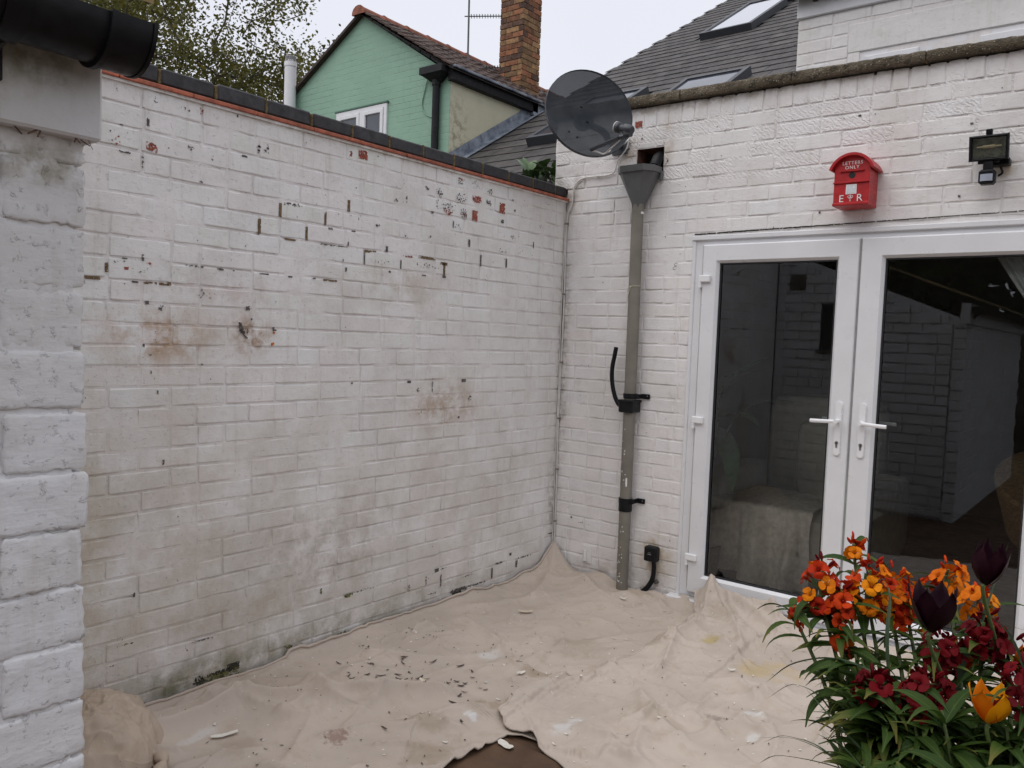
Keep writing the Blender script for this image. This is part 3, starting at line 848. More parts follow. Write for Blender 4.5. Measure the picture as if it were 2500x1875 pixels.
f = MB(); f.cbox((1.55, -7.0, 1.660), (1.625, -3.473, 1.832), 0.004); f.build('fascia', M_FASCIA, oh)
cob = MB()
for n in range(16):
    yb = -3.49 - rnd.random() ** 1.5 * 0.35
    cob.tube([(1.600 + rnd.random() * .022, yb, 1.6605), (1.600 + rnd.random() * .025, yb + rnd.uniform(-.02, .02), 1.655 - rnd.random() * .006)], rnd.uniform(0.0004, 0.0013), 5)
stuff(cob.build('cobweb_dirt', simple('brown_debris', (0.12, 0.07, 0.045), 0.95, var=0.4, vs=80), oh))
# mono-pitch tiled roof rising to the garden wall
M_OTILE = simple('lichen_roof_tile', (0.24, 0.17, 0.08), 0.9, var=0.35, vs=12, bump=0.002, bs=50, objvar=0.2)
for i in range(8):
    for j in range(16):
        x0 = 1.71 - i * 0.215; y1 = -3.445 - j * 0.225
        zt = 1.842 + (1.71 - x0) * 0.40
        t = MB()
        t.add([(x0, y1 - 0.222, zt), (x0, y1, zt), (x0 - 0.24, y1, zt + 0.088), (x0 - 0.24, y1 - 0.222, zt + 0.088),
               (x0, y1 - 0.222, zt + 0.016), (x0, y1, zt + 0.016), (x0 - 0.24, y1, zt + 0.104), (x0 - 0.24, y1 - 0.222, zt + 0.104)],
              [(0, 1, 2, 3), (4, 5, 6, 7), (0, 1, 5, 4), (1, 2, 6, 5), (2, 3, 7, 6), (3, 0, 4, 7)])
        if y1 > -6.9: t.build('roof_tile', M_OTILE, oh, origin=(x0, y1, zt), smooth=0)
# black plastic gutter
M_BLACK = simple('black_plastic', (0.007, 0.0075, 0.009), 0.42, var=0.25, vs=20, rvar=0.12, spec=0.22)
gt = thing('roof_gutter', 'black half round plastic gutter end with joint collar under the outhouse eaves', 'gutter', (1.69, -3.5, 1.74))


def half_round(y0, y1, r, t, cx, cz, n=16, close0=False, close1=False):
    mb = MB(); V = []; Fc = []
    for yy in (y0, y1):
        for rr in (r, r - t):
            for k in range(n + 1):
                a = math.pi + math.pi * k / n
                V.append((cx + rr * math.cos(a), yy, cz + rr * math.sin(a) * 1.06))
    m = n + 1
    for k in range(n):
        Fc += [(k, k + 1, 2 * m + k + 1, 2 * m + k), (m + k, m + k + 1, 3 * m + k + 1, 3 * m + k), (k, k + 1, m + k + 1, m + k), (2 * m + k, 2 * m + k + 1, 3 * m + k + 1, 3 * m + k)]
    Fc += [(0, m, 3 * m, 2 * m), (n, m + n, 3 * m + n, 2 * m + n)]
    if close1: Fc.append(tuple(2 * m + k for k in range(m)))
    mb.add(V, Fc); return mb


half_round(-7.0, -3.50, 0.052, 0.003, 1.690, 1.802).build('trough', M_BLACK, gt)
half_round(-3.512, -3.460, 0.0560, 0.003, 1.690, 1.803, close1=True).build('end_stop', M_BLACK, gt)
half_round(-3.518, -3.510, 0.0590, 0.008, 1.690, 1.803).build('collar', M_BLACK, gt)
half_round(-3.463, -3.4575, 0.0585, 0.009, 1.690, 1.804).build('rim', M_BLACK, gt)
bk = half_round(-3.635, -3.608, 0.0555, 0.004, 1.690, 1.802)
bk.cbox((1.622, -3.645, 1.708), (1.636, -3.603, 1.80), 0.003)
bk.tube(bez([(1.635, -3.622, 1.73), (1.655, -3.622, 1.745), (1.68, -3.622, 1.752)], 8), 0.010, 8)
bk.build('bracket', M_BLACK, gt)

# ================================================================ glazed doors
M_UPVC = simple('white_upvc', (0.72, 0.72, 0.735), 0.32, var=0.03, vs=6, rvar=0.05)
M_UPVC2 = simple('white_upvc_handle', (0.78, 0.78, 0.79), 0.25, var=0.02, vs=6, rvar=0.05)
M_GASKET = simple('black_gasket', (0.015, 0.015, 0.017), 0.6)
M_STEEL = simple('lock_steel', (0.45, 0.44, 0.42), 0.35, metal=1.0, var=0.1)
M_DARK = simple('keyhole_dark', (0.01, 0.01, 0.01), 0.7)


def glass_mat(name, tint=(0.80, 0.86, 0.85), boost=1.7, dirt=0.0):
    m = bpy.data.materials.new(name)
    m.use_nodes = True
    nt = m.node_tree
    nt.nodes.clear()
    out = mk(nt, 'ShaderNodeOutputMaterial')
    tr = mk(nt, 'ShaderNodeBsdfTransparent', None, {'Color': c4(tint)})
    gl = mk(nt, 'ShaderNodeBsdfGlossy', None, {'Color': (0.9, 0.95, 1.0, 1), 'Roughness': 0.0})
    fr = mk(nt, 'ShaderNodeFresnel', None, {'IOR': 1.5}).outputs[0]
    f = mth(nt, 'MULTIPLY', fr, boost, True)
    sh = mk(nt, 'ShaderNodeMixShader', None, {0: f, 1: tr.outputs[0], 2: gl.outputs[0]}).outputs[0]
    if dirt:
        pos = mk(nt, 'ShaderNodeNewGeometry').outputs['Position']
        d = mk(nt, 'ShaderNodeBsdfDiffuse', None, {'Color': (0.5, 0.5, 0.48, 1)})
        q = mth(nt, 'MULTIPLY', mrange(nt, noise(nt, pos, 7.0, 5.0, 0.65), 0.4, 0.75, 0.2, 1.0), dirt)
        sh = mk(nt, 'ShaderNodeMixShader', None, {0: q, 1: sh, 2: d.outputs[0]}).outputs[0]
    nt.links.new(sh, out.inputs[0])
    return m


M_GLASS = glass_mat('door_glass', (0.90, 0.94, 0.93), 2.3, 0.0)

fd = thing('glazed_doors', 'pair of white plastic glazed garden doors with lever handles', 'doors', (1.71, 0.05, 0.03))
fr = MB()
FL, FR, FT, FB = 0.846, 2.572, 1.984, 0.035


def frame_profile(mb, x0, x1, z0, z1, w, y0, y1, wb=None):
    """mitred rectangular frame"""
    wb = w if wb is None else wb
    o = [(x0, z0), (x1, z0), (x1, z1), (x0, z1)]
    i = [(x0 + w, z0 + wb), (x1 - w, z0 + wb), (x1 - w, z1 - w), (x0 + w, z1 - w)]
    c = 0.007
    o2 = [(x0 + c, z0 + c), (x1 - c, z0 + c), (x1 - c, z1 - c), (x0 + c, z1 - c)]
    i2 = [(x0 + w - c, z0 + wb - c), (x1 - w + c, z0 + wb - c), (x1 - w + c, z1 - w + c), (x0 + w - c, z1 - w + c)]
    V = [(a, y1, b) for a, b in o] + [(a, y0 + 0.005, b) for a, b in o] + [(a, y0, b) for a, b in o2] + [(a, y0, b) for a, b in i2] + [(a, y0 + 0.012, b) for a, b in i] + [(a, y1, b) for a, b in i]
    F_ = []
    for L in range(5):
        for k in range(4):
            j = (k + 1) % 4
            F_.append((L * 4 + k, L * 4 + j, L * 4 + 4 + j, L * 4 + 4 + k))
    mb.add(V, F_)


frame_profile(fr, FL, FR, FB, FT, 0.058, 0.004, 0.07, 0.05)
fr_o = fr.build('door_frame', M_UPVC, fd, smooth=25)
hd = MB(); hd.cbox((0.838, -0.012, 1.962), (2.580, 0.01, 1.986), 0.003); hd.build('head_drip', M_UPVC, fr_o)
tm = MB(); tm.cbox((0.838, -0.004, 0.03), (0.858, 0.010, 1.962), 0.003); tm.build('side_trim', M_UPVC, fr_o)
tm = MB(); tm.cbox((2.560, -0.004, 0.03), (2.580, 0.010, 1.962), 0.003); tm.build('side_trim', M_UPVC, fr_o)
sl = MB(); sl.cbox((0.80, -0.05, 0.004), (2.62, 0.07, 0.034), 0.006); sl.build('threshold', M_UPVC, fr_o)
for side in (0, 1):
    x0, x1 = (0.908, 1.701) if side == 0 else (1.709, 2.512)
    gx0, gx1 = (0.999, 1.598) if side == 0 else (1.815, 2.424)
    z0, z1, g0, g1 = 0.066, 1.936, 0.168, 1.838
    mb = MB()
    o = [(x0, z0), (x1, z0), (x1, z1), (x0, z1)]; g = [(gx0, g0), (gx1, g0), (gx1, g1), (gx0, g1)]
    def off(p, c, inn):
        s = 1 if inn else -1
        return [(p[0][0] + s * c, p[0][1] + s * c), (p[1][0] - s * c, p[1][1] + s * c), (p[2][0] - s * c, p[2][1] - s * c), (p[3][0] + s * c, p[3][1] - s * c)]
    rings = [(o, 0.066), (o, -0.012), (off(o, 0.006, True), -0.018), (off(g, 0.014, False), -0.018), (off(g, 0.004, False), -0.004), (g, 0.004), (g, 0.052), (off(g, 0.014, False), 0.066)]
    V = []; F_ = []
    for rg, yy in rings: V += [(a, yy, b) for a, b in rg]
    for L in range(len(rings)):
        L2 = (L + 1) % len(rings)
        for k in range(4):
            j = (k + 1) % 4
            F_.append((L * 4 + k, L * 4 + j, L2 * 4 + j, L2 * 4 + k))
    mb.add(V, F_)
    d = mb.build('door', M_UPVC, fd, smooth=25)
    gm = MB(); gm.box((gx0 + 0.001, 0.0045, g0 + 0.001), (gx1 - 0.001, 0.0055, g1 - 0.001))
    ga = MB(); frame_profile(ga, gx0 - 0.001, gx1 + 0.001, g0 - 0.001, g1 + 0.001, 0.008, 0.002, 0.03); ga.build('gasket', M_GASKET, d)
    pn = MB(); pn.add([(gx0, 0.016, g0), (gx1, 0.016, g0), (gx1, 0.016, g1), (gx0, 0.016, g1)], [(0, 1, 2, 3)]); pn.build('pane', M_GLASS, d, smooth=0)
    # lever handles, long plates, keyholes
    hx, dr = (1.652, -1) if side == 0 else (1.761, 1)
    for yf, sg in ((-0.018, -1), (0.066, 1)):
        pl = MB()
        out = [(hx + 0.0165 * math.cos(a), (1.145 if math.sin(a) >= 0 else 0.915) + 0.0165 * math.sin(a)) for a in [2 * math.pi * k / 24 for k in range(24)]]
        pl.prism(out, lambda u, v, dd: (u, yf + sg * dd, v), 0.0, 0.007)
        inn = [(hx + (u - hx) * 0.82, 1.03 + (v - 1.03) * 0.975) for u, v in out]
        pl.prism(inn, lambda u, v, dd: (u, yf + sg * dd, v), 0.007, 0.010)
        hp = pl.build('handle_plate', M_UPVC2, d, smooth=30)
        lv = MB()
        lv.lathe([(0.0115, 0.0), (0.0105, 0.012), (0.010, 0.045)], (hx, yf + sg * 0.008, 1.066), (0, sg, 0), 14)
        pts = bez([(hx - dr * 0.004, yf + sg * 0.045, 1.066), (hx + dr * 0.03, yf + sg * 0.050, 1.065), (hx + dr * 0.075, yf + sg * 0.051, 1.063), (hx + dr * 0.118, yf + sg * 0.051, 1.062)], 12)
        V = []; n = 10
        for p in pts:
            for k in range(n):
                a = 2 * math.pi * k / n
                V.append((p.x, p.y + 0.0065 * math.cos(a), p.z + 0.0095 * math.sin(a)))
        F_ = [(i * n + k, i * n + (k + 1) % n, (i + 1) * n + (k + 1) % n, (i + 1) * n + k) for i in range(len(pts) - 1) for k in range(n)]
        F_ += [tuple(range(n)), tuple(range((len(pts) - 1) * n, len(pts) * n))]
        lv.add(V, F_)
        lv.build('handle', M_UPVC2, d, smooth=40)
        if sg < 0:
            k = MB()
            k.lathe([(0.0, 0.0125), (0.0085, 0.0125), (0.0085, 0.010)], (hx, yf - 0.0, 0.962), (0, -1, 0), 16)
            k.cbox((hx - 0.005, yf - 0.0125, 0.938), (hx + 0.005, yf - 0.009, 0.958), 0.002)
            k.build('lock_cylinder', M_STEEL, d)
            k = MB(); k.box((hx - 0.001, yf - 0.0132, 0.957), (hx + 0.0012, yf - 0.0126, 0.966)); k.build('keyhole', M_DARK, d, smooth=0)
    # flag hinges on the outer stile
    sx = 1 if side == 0 else -1
    ex = 0.908 if side == 0 else 2.512
    for hz in (1.755, 1.003, 0.258):
        h = MB()
        h.cbox((min(ex - sx * 0.012, ex + sx * 0.052), -0.036, hz - 0.017), (max(ex - sx * 0.012, ex + sx * 0.052), -0.018, hz + 0.020), 0.005)
        h.lathe([(0.0095, 0.0), (0.0095, 0.055)], (ex - sx * 0.006, -0.026, hz - 0.045), (0, 0, 1), 14)
        h.lathe([(0.0102, 0.0), (0.0102, 0.004)], (ex - sx * 0.006, -0.026, hz - 0.022), (0, 0, 1), 14)
        h.cbox((ex - sx * 0.006 - 0.014, -0.02, hz - 0.044), (ex - sx * 0.006 + 0.012, 0.004, hz - 0.004), 0.002)
        h.build('hinge', M_UPVC2, d)
mc = MB(); mc.cbox((1.7005, -0.0155, 0.07), (1.7095, 0.05, 1.932), 0.002); mc.build('meeting_seal', simple('grey_seal', (0.25, 0.25, 0.25), 0.5), fd)

# ---------------------------------------------------------------- room behind the glass
M_ROOM = simple('room_plaster', (0.50, 0.48, 0.45), 0.85, var=0.06, vs=3)
M_RFLOOR = simple('room_dark_floor', (0.085, 0.075, 0.07), 0.45, var=0.3, vs=6)
rm = MB()
V = [(-0.05, 0.216, 0.02), (4.3, 0.216, 0.02), (4.3, 3.9, 0.02), (-0.05, 3.9, 0.02), (-0.05, 0.216, 2.42), (4.3, 0.216, 2.42), (4.3, 3.9, 2.42), (-0.05, 3.9, 2.42)]
rm.add(V, [(1, 2, 6, 5), (2, 3, 7, 6), (3, 0, 4, 7), (4, 5, 6, 7)])
room = struct(rm.build('room_walls', M_ROOM, origin=(2, 2, 0), smooth=0))
rf = MB(); rf.add([(-0.05, 0.07, 0.022), (4.3, 0.07, 0.022), (4.3, 3.9, 0.022), (-0.05, 3.9, 0.022)], [(0, 1, 2, 3)])
struct(rf.build('room_floor', M_RFLOOR, origin=(2, 2, 0.022), smooth=0))
ro = MB(); ro.box((-0.08, 0.216, 2.45), (4.4, 4.0, 2.60)); ro.box((-0.08, 3.92, -0.05), (4.4, 4.05, 2.45)); ro.box((-0.1, 0.216, -0.05), (-0.06, 3.92, 2.45)); ro.box((4.32, 0.216, -0.05), (4.4, 3.92, 2.45))
struct(ro.build('flat_roof', simple('grey_felt', (0.12, 0.12, 0.12), 0.9), origin=(2, 2, 2.45), smooth=0))

M_CREAM = simple('cream_upholstery', (0.42, 0.39, 0.32), 0.9, var=0.1, vs=20, bump=0.001, bs=400)
M_THROW = simple('cream_woven_throw', (0.84, 0.75, 0.66), 0.95, var=0.15, vs=30, bump=0.003, bs=130)
M_HLEAF = simple('house_plant_leaf', (0.09, 0.18, 0.09), 0.35, var=0.3, vs=9, spec=0.6)


def cushion(mb, a, b, puff=0.03, n=10):
    """soft box: superellipsoid"""
    a = Vector(a); b = Vector(b); c = (a + b) / 2; h = (b - a) / 2
    V = []; F_ = []
    for i in range(n + 1):
        th = -math.pi / 2 + math.pi * i / n
        for k in range(2 * n):
            ph = math.pi * k / n
            def sp(v, e): return math.copysign(abs(v) ** e, v)
            e = 0.35
            V.append((c.x + h.x * sp(math.cos(th), e) * sp(math.cos(ph), e), c.y + h.y * sp(math.cos(th), e) * sp(math.sin(ph), e), c.z + h.z * sp(math.sin(th), e)))
    for i in range(n):
        for k in range(2 * n):
            a_, b_ = i * 2 * n + k, i * 2 * n + (k + 1) % (2 * n)
            F_.append((a_, b_, b_ + 2 * n, a_ + 2 * n))
    mb.add(V, F_)


ac = thing('armchair', 'cream upholstered armchair seen dimly behind the left glass door', 'armchair', (1.05, 1.1, 0.02))
mb = MB(); cushion(mb, (0.62, 0.8, 0.22), (1.5, 1.7, 0.52)); mb.build('seat', M_CREAM, ac)
mb = MB(); cushion(mb, (0.72, 1.45, 0.4), (1.42, 1.75, 1.12)); mb.build('backrest', M_CREAM, ac)
for xa in (0.55, 1.37):
    mb = MB(); cushion(mb, (xa, 0.8, 0.2), (xa + 0.2, 1.7, 0.68)); mb.build('arm', M_CREAM, ac)
for xa in (0.65, 1.45):
    for ya in (0.88, 1.62):
        mb = MB(); mb.tube([(xa, ya, 0.022), (xa, ya, 0.26)], [0.018, 0.026], 8); mb.build('leg', M_FLECK, ac)
mb = MB(); cushion(mb, (0.98, 1.28, 0.5), (1.36, 1.48, 0.98)); tag(mb.build('cushion', M_CREAM), 'pale cushion propped on the armchair behind the glass', 'cushion')
# throw hanging over the front of the chair
n, m = 40, 50
P = np.zeros((n, m, 3))
for i in range(n):
    u = i / (n - 1)
    for j in range(m):
        v = j / (m - 1)
        x = 0.64 + 0.62 * u + 0.03 * fbm(u * 3, v * 2, 4)
        if v < 0.4: y_, z_ = 1.35 - v / 0.4 * 0.57, 0.535
        else:
            y_ = 0.775 - 0.02 * math.sin((v - 0.4) * 2); z_ = 0.535 - (v - 0.4) / 0.6 * 0.44
        k = max(0, v - 0.35)
        y_ += 0.09 * k * math.sin(u * 19 + 2 * v) + 0.03 * k * math.sin(u * 43)
        z_ += 0.01 * fbm(u * 6, v * 6, 1) + 0.05 * k * math.sin(u * 5 + 1)
        P[i, j] = (x, y_, z_)
tag(grid_mesh('throw', P, M_THROW, (0.95, 0.8, 0.1)), 'cream woven throw draped over the armchair front behind the glass', 'throw')


def leaf_blade(base, tip, width, droop, mb, n=10, fold=0.15, side=None):
    """one broad blade from base to tip, arched, folded along the midrib"""
    base = Vector(base); tip = Vector(tip)
    ax = tip - base
    s = Vector(side) if side is not None else ax.cross(Vector((0, 0, 1)))
    if s.length < 1e-5: s = Vector((1, 0, 0))
    s.normalize(); up = s.cross(ax).normalized()
    if up.z < 0: up = -up
    V = []; F_ = []
    for i in range(n + 1):
        t = i / n
        p = base + ax * t + up * (droop * 4 * t * (1 - t))
        w = width * math.sin(math.pi * min(1, t ** 0.75 * 0.98 + 0.01)) ** 0.8 * 0.5
        V += [p - s * w + up * fold * w, p, p + s * w + up * fold * w]
    for i in range(n):
        F_ += [(i * 3, i * 3 + 1, i * 3 + 4, i * 3 + 3), (i * 3 + 1, i * 3 + 2, i * 3 + 5, i * 3 + 4)]
    mb.add(V, F_)


hp = thing('house_plant', 'large leafy dark green house plant behind the left glass door', 'house plant', (0.66, 0.62, 0.02))
mb = MB(); mb.lathe([(0.0, 0.0), (0.11, 0.0), (0.14, 0.24), (0.125, 0.24), (0.12, 0.2), (0.0, 0.2)], (0.66, 0.62, 0.022)); mb.build('pot', M_FLECK, hp)
for (st, tp, w) in (((0.74, 0.55, 1.10), (1.02, 0.45, 1.27), 0.13), ((0.72, 0.55, 1.02), (0.60, 0.50, 1.22), 0.12), ((0.80, 0.50, 1.00), (1.06, 0.42, 0.99), 0.14), ((0.78, 0.56, 0.95), (0.93, 0.42, 0.62), 0.12),
                    ((0.62, 0.52, 0.92), (0.78, 0.36, 0.55), 0.10), ((0.60, 0.55, 0.95), (0.58, 0.42, 0.65), 0.09), ((0.74, 0.62, 1.05), (0.95, 0.8, 1.35), 0.12), ((0.6, 0.6, 1.0), (0.5, 0.8, 1.3), 0.1), ((0.88, .5, 1.0), (1.22, .5, 1.12), .12)):
    mb = MB(); mb.tube(bez([(0.66, 0.62, 0.22), (0.68, 0.6, 0.6), st], 12), 0.007, 6); mb.build('stem', M_HLEAF, hp)
    mb = MB(); leaf_blade(st, tp, w, 0.05, mb); mb.build('leaf', M_HLEAF, hp)
for nm_, dx_, dy_ in (('armchair', 0.17, -0.42), ('cushion', 0.17, -0.42), ('throw', 0.17, -0.42), ('house_plant', 0.15, -0.30)):
    o_ = bpy.data.objects[nm_]; o_.location.x += dx_; o_.location.y += dy_
# net curtain drawn to the right
n, m = 60, 20
P = np.zeros((n, m, 3))
for i in range(n):
    u = i / (n - 1)
    for j in range(m):
        v = j / (m - 1)
        sweep = (1 - v) ** 1.0
        z_ = 2.0 - 0.95 * v; xl_ = min(2.55, 2.19 + max(0.0, 1.93 - z_) * 0.62)
        P[i, j] = (xl_ + (2.60 - xl_) * u, 0.11 + 0.014 * math.sin(u * 46), z_)
tag(grid_mesh('curtain', P, simple('white_net_curtain', (0.82, 0.82, 0.8), 0.9), (2.5, 0.11, 1.1)), 'white curtain swept aside at the top of the right glass door', 'curtain')
bs = MB()
for k in range(14):
    a = 0.02 + k * 0.026
    bs.lathe([(0.20 + 0.09 * k / 14 - 0.008, a), (0.20 + 0.09 * k / 14 + 0.01, a + 0.012), (0.20 + 0.09 * k / 14 - 0.008, a + 0.025)], (2.45, 1.1, 0.45), (0.1, -0.5, 0.85), 26)
tag(bs.build('wicker_basket', simple('wicker', (0.30, 0.19, 0.09), 0.8, var=0.3, vs=60)), 'round wicker bowl chair showing faintly through the right glass door', 'basket chair')

# ================================================================ rainwater pipe, hopper, diverter
M_HOPPER = simple('hopper_grey', (0.105, 0.108, 0.108), 0.5, var=0.12, vs=9)
M_PIPE = simple('sage_grey_pipe_paint', (0.185, 0.17, 0.14), 0.55, var=0.14, vs=7, bump=0.0004, bs=90)
rp = thing('downpipe', 'grey rainwater hopper and sage grey downpipe fixed to the house wall', 'downpipe', (0.52, -0.05, 0))
hp_ = MB()
def hop(mb, w0, w1, d, z, rows):
    pass
# hopper: faceted funnel
rings = [(0.030, 0.030, 2.150), (0.034, 0.034, 2.175), (0.106, 0.062, 2.335), (0.106, 0.062, 2.338), (0.113, 0.068, 2.339), (0.115, 0.070, 2.372), (0.108, 0.064, 2.372), (0.100, 0.058, 2.34), (0.03, 0.03, 2.2)]
V = []; F_ = []
for (hx, hy, z) in rings:
    cy = -0.056 if z < 2.18 else -0.006 - hy
    pts = [(-hx, cy + hy), (-hx, cy - hy * 0.25), (-hx * 0.62, cy - hy), (hx * 0.62, cy - hy), (hx, cy - hy * 0.25), (hx, cy + hy)]
    V += [(0.520 + a, b, z) for a, b in pts]
for i in range(len(rings) - 1):
    for k in range(6):
        F_.append((i * 6 + k, i * 6 + (k + 1) % 6, (i + 1) * 6 + (k + 1) % 6, (i + 1) * 6 + k))
hp_.add(V, F_); hp_.build('hopper', M_HOPPER, rp, smooth=20)
mb = MB(); mb.cbox((0.625, -0.02, 2.300), (0.642, -0.003, 2.352), 0.003); mb.build('hopper_bracket', M_HOPPER, rp)
mb = MB(); mb.tube([(0.521, -0.056, 2.17), (0.525, -0.056, 1.6), (0.527, -0.056, 1.0)], 0.0335, 20); mb.build('upper_pipe', M_PIPE, rp)
mb = MB(); mb.tube([(0.527, -0.056, 1.03), (0.529, -0.056, 0.5), (0.531, -0.056, -0.01)], 0.0335, 20); mb.build('lower_pipe', M_PIPE, rp)
mb = MB(); mb.tube([(0.529, -0.056, 0.452), (0.529, -0.056, 0.52)], 0.0385, 20); mb.build('pipe_collar', M_BLACK, rp)
for z in (1.105, 0.512):
    mb = MB(); mb.tube([(0.528, -0.056, z - 0.014), (0.528, -0.056, z + 0.014)], 0.0395, 20)
    mb.cbox((0.553, -0.07, z - 0.013), (0.585, -0.058, z + 0.013), 0.002)
    mb.cbox((0.575, -0.066, z - 0.013), (0.583, -0.003, z + 0.013), 0.002)
    mb.cbox((0.577, -0.012, z - 0.014), (0.625, -0.003, z + 0.014), 0.003)
    pb = mb.build('pipe_bracket', M_BLACK, rp)
    s = MB(); s.lathe([(0.004, 0.0), (0.003, 0.003)], (0.612, -0.012, z + 0.002), (0, -1, 0), 8); s.build('screw', M_STEEL, pb)
# paint splashes on the lower pipe
sp = [(rnd.uniform(0.505, 0.548), rnd.uniform(0.03, 0.95) ** 1.3, rnd.uniform(0.003, 0.007), rnd.uniform(0.003, 0.012), 'w', 1.0) for n in range(34)] + [(0.545, 0.62, 0.008, 0.05, 'w', 0.8), (0.56, 2.12, 0.01, 0.012, 'w', 1)]
def onpipe(u, v):
    du = max(-0.033, min(0.033, u - 0.529)); return (u, -0.056 - math.sqrt(max(0, 0.0342 ** 2 - du * du)), v)
stuff(flake_field(sp, onpipe, seed=8).build('paint_splash', simple('white_splash', (0.7, 0.7, 0.68), 0.7), rp, smooth=0))
# outlet pipe end seen in the wall opening
mb = MB(); mb.tube(bez([(0.60, 0.2, 2.43), (0.603, 0.06, 2.44), (0.603, 0.0, 2.425), (0.600, -0.03, 2.375)], 10), 0.032, 12); mb.tube([(0.604, 0.055, 2.438), (0.604, 0.03, 2.436)], 0.037, 12)
mb.build('outlet_pipe', M_BLACK, rp)
dv = thing('water_butt_diverter', 'black rainwater diverter box with curved open hose on the downpipe', 'diverter', (0.5, -0.056, 1.0))
mb = MB(); mb.cbox((0.481, -0.106, 1.012), (0.573, -0.008, 1.078), 0.007); bx = mb.build('diverter_box', M_BLACK, dv)
mb = MB(); mb.cbox((0.477, -0.110, 1.068), (0.577, -0.006, 1.084), 0.004); mb.build('diverter_lid', M_BLACK, bx)
hp2 = bez([(0.485, -0.056, 1.045), (0.455, -0.056, 1.052), (0.428, -0.058, 1.10), (0.408, -0.060, 1.18), (0.407, -0.062, 1.26), (0.418, -0.060, 1.33), (0.424, -0.058, 1.375)], 30)
mb = MB(); mb.tube(hp2, 0.0125, 12, cap=False); mb.tube(hp2, 0.0100, 12, cap=False); mb.build('hose', M_BLACK, dv)
# string tied round the pipe
st = MB(); z = 1.717
st.tube([(0.5245 + 0.035 * math.cos(a), -0.056 + 0.035 * math.sin(a), z + 0.002 * math.cos(a)) for a in [2 * math.pi * k / 24 for k in range(25)]], 0.0014, 5)
st.tube(bez([(0.522, -0.0915, z), (0.508, -0.089, z - 0.03), (0.496, -0.078, z - 0.07), (0.490, -0.075, z - 0.11)], 12), 0.0013, 5)
st.tube(bez([(0.522, -0.0915, z), (0.503, -0.088, z - 0.012), (0.489, -0.074, z - 0.035)], 8), 0.0013, 5)
tag(st.build('string', simple('cream_string', (0.6, 0.55, 0.42), 0.9)), 'loop of cream string tied around the downpipe', 'string')

# ================================================================ satellite dish
M_DISHM = bpy.data.materials.new('perforated_dish_metal'); M_DISHM.use_nodes = True
nt = M_DISHM.node_tree; b = nt.nodes['Principled BSDF']
pos = mk(nt, 'ShaderNodeNewGeometry').outputs['Position']
c = mixc(nt, mrange(nt, noise(nt, pos, 9.0, 5.0), 0.35, 0.65, 0, 1), (0.022, 0.027, 0.034, 1), (0.036, 0.042, 0.050, 1))
nt.links.new(c, b.inputs['Base Color']); b.inputs['Roughness'].default_value = 0.7; b.inputs['Specular IOR Level'].default_value = 0.25
tr = mk(nt, 'ShaderNodeBsdfTransparent')
mx = mk(nt, 'ShaderNodeMixShader', None, {0: 0.075, 1: b.outputs[0], 2: tr.outputs[0]})
nt.links.new(mx.outputs[0], nt.nodes['Material Output'].inputs[0])
M_LNB = simple('dark_grey_plastic', (0.03, 0.033, 0.04), 0.45, var=0.15)
M_CABLE = simple('white_cable', (0.60, 0.58, 0.55), 0.55, var=0.1, vs=30)
sdh = thing('satellite_dish', 'dark grey perforated satellite dish on the house wall above the corner', 'satellite dish', (0.42, -0.4, 2.4))
DC = Vector((0.418, -0.42, 2.601)); E1 = Vector((0.584, 0.578, -0.569)).normalized(); DN = Vector((0.772, -0.612, 0.172)).normalized()
# view-facing frame of the dish: major axis E1, axis DN towards the sky
tc = (CAM - DC).normalized()
E2 = DN.cross(E1).normalized(); DN = E1.cross(E2).normalized()
if DN.dot(tc) < 0: DN = -DN
A_, B_ = 0.243, 0.230
def dpt(r, a, off=0.0):
    return DC + E1 * (A_ * r * math.cos(a)) + E2 * (B_ * r * math.sin(a)) + DN * (0.062 * (r * r - 1) + off)
mb = MB(); V = []; F_ = []; NR, NA = 10, 48
for i in range(NR + 1):
    for k in range(NA): V.append(dpt(max(0.001, i / NR), 2 * math.pi * k / NA))
for i in range(NR):
    for k in range(NA):
        a, c_ = i * NA + k, i * NA + (k + 1) % NA
        F_.append((a, c_, c_ + NA, a + NA))
mb.add(V, F_); mb.build('reflector', M_DISHM, sdh, smooth=80)
mb = MB(); rim = [dpt(1.0, 2 * math.pi * k / NA) for k in range(NA)]; rim2 = [dpt(1.008, 2 * math.pi * k / NA, -0.022) for k in range(NA)]
mb.add(rim + rim2, [(k, (k + 1) % NA, NA + (k + 1) % NA, NA + k) for k in range(NA)]); mb.build('rim', M_LNB, sdh, smooth=80)
for (r_, a_) in ((0.25, 2.6), (0.1, 5.6), (0.62, -1.75), (0.60, -1.4)):
    mb = MB(); mb.lathe([(0.0, 0.006), (0.005, 0.006), (0.006, 0.0)], dpt(r_, a_), DN, 10); mb.build('bolt', M_DARK, sdh)
ARM0, ARM1 = Vector((0.453, -0.446, 2.399)), Vector((0.655, -0.501, 2.426))
mb = MB(); mb.tube([ARM0, ARM0.lerp(ARM1, 0.5), ARM1], [0.010, 0.011, 0.012], 8); mb.build('feed_arm', M_LNB, sdh)
LB, LF = Vector((0.696, -0.492, 2.461)), Vector((0.626, -0.481, 2.484))
ax = (LF - LB).normalized()
mb = MB(); mb.lathe([(0.0, -0.03), (0.018, -0.03), (0.025, -0.02), (0.025, 0.02), (0.017, 0.03), (0.017, 0.045), (0.027, 0.055), (0.028, 0.075), (0.0, 0.079)], LB, ax, 16)
lnb = mb.build('receiver', M_LNB, sdh)
mb = MB(); mb.lathe([(0.0287, 0.072), (0.0287, 0.077), (0.0, 0.080)], LB, ax, 18); mb.build('receiver_cap', simple('white_cap', (0.55, 0.55, 0.55), 0.5), lnb)
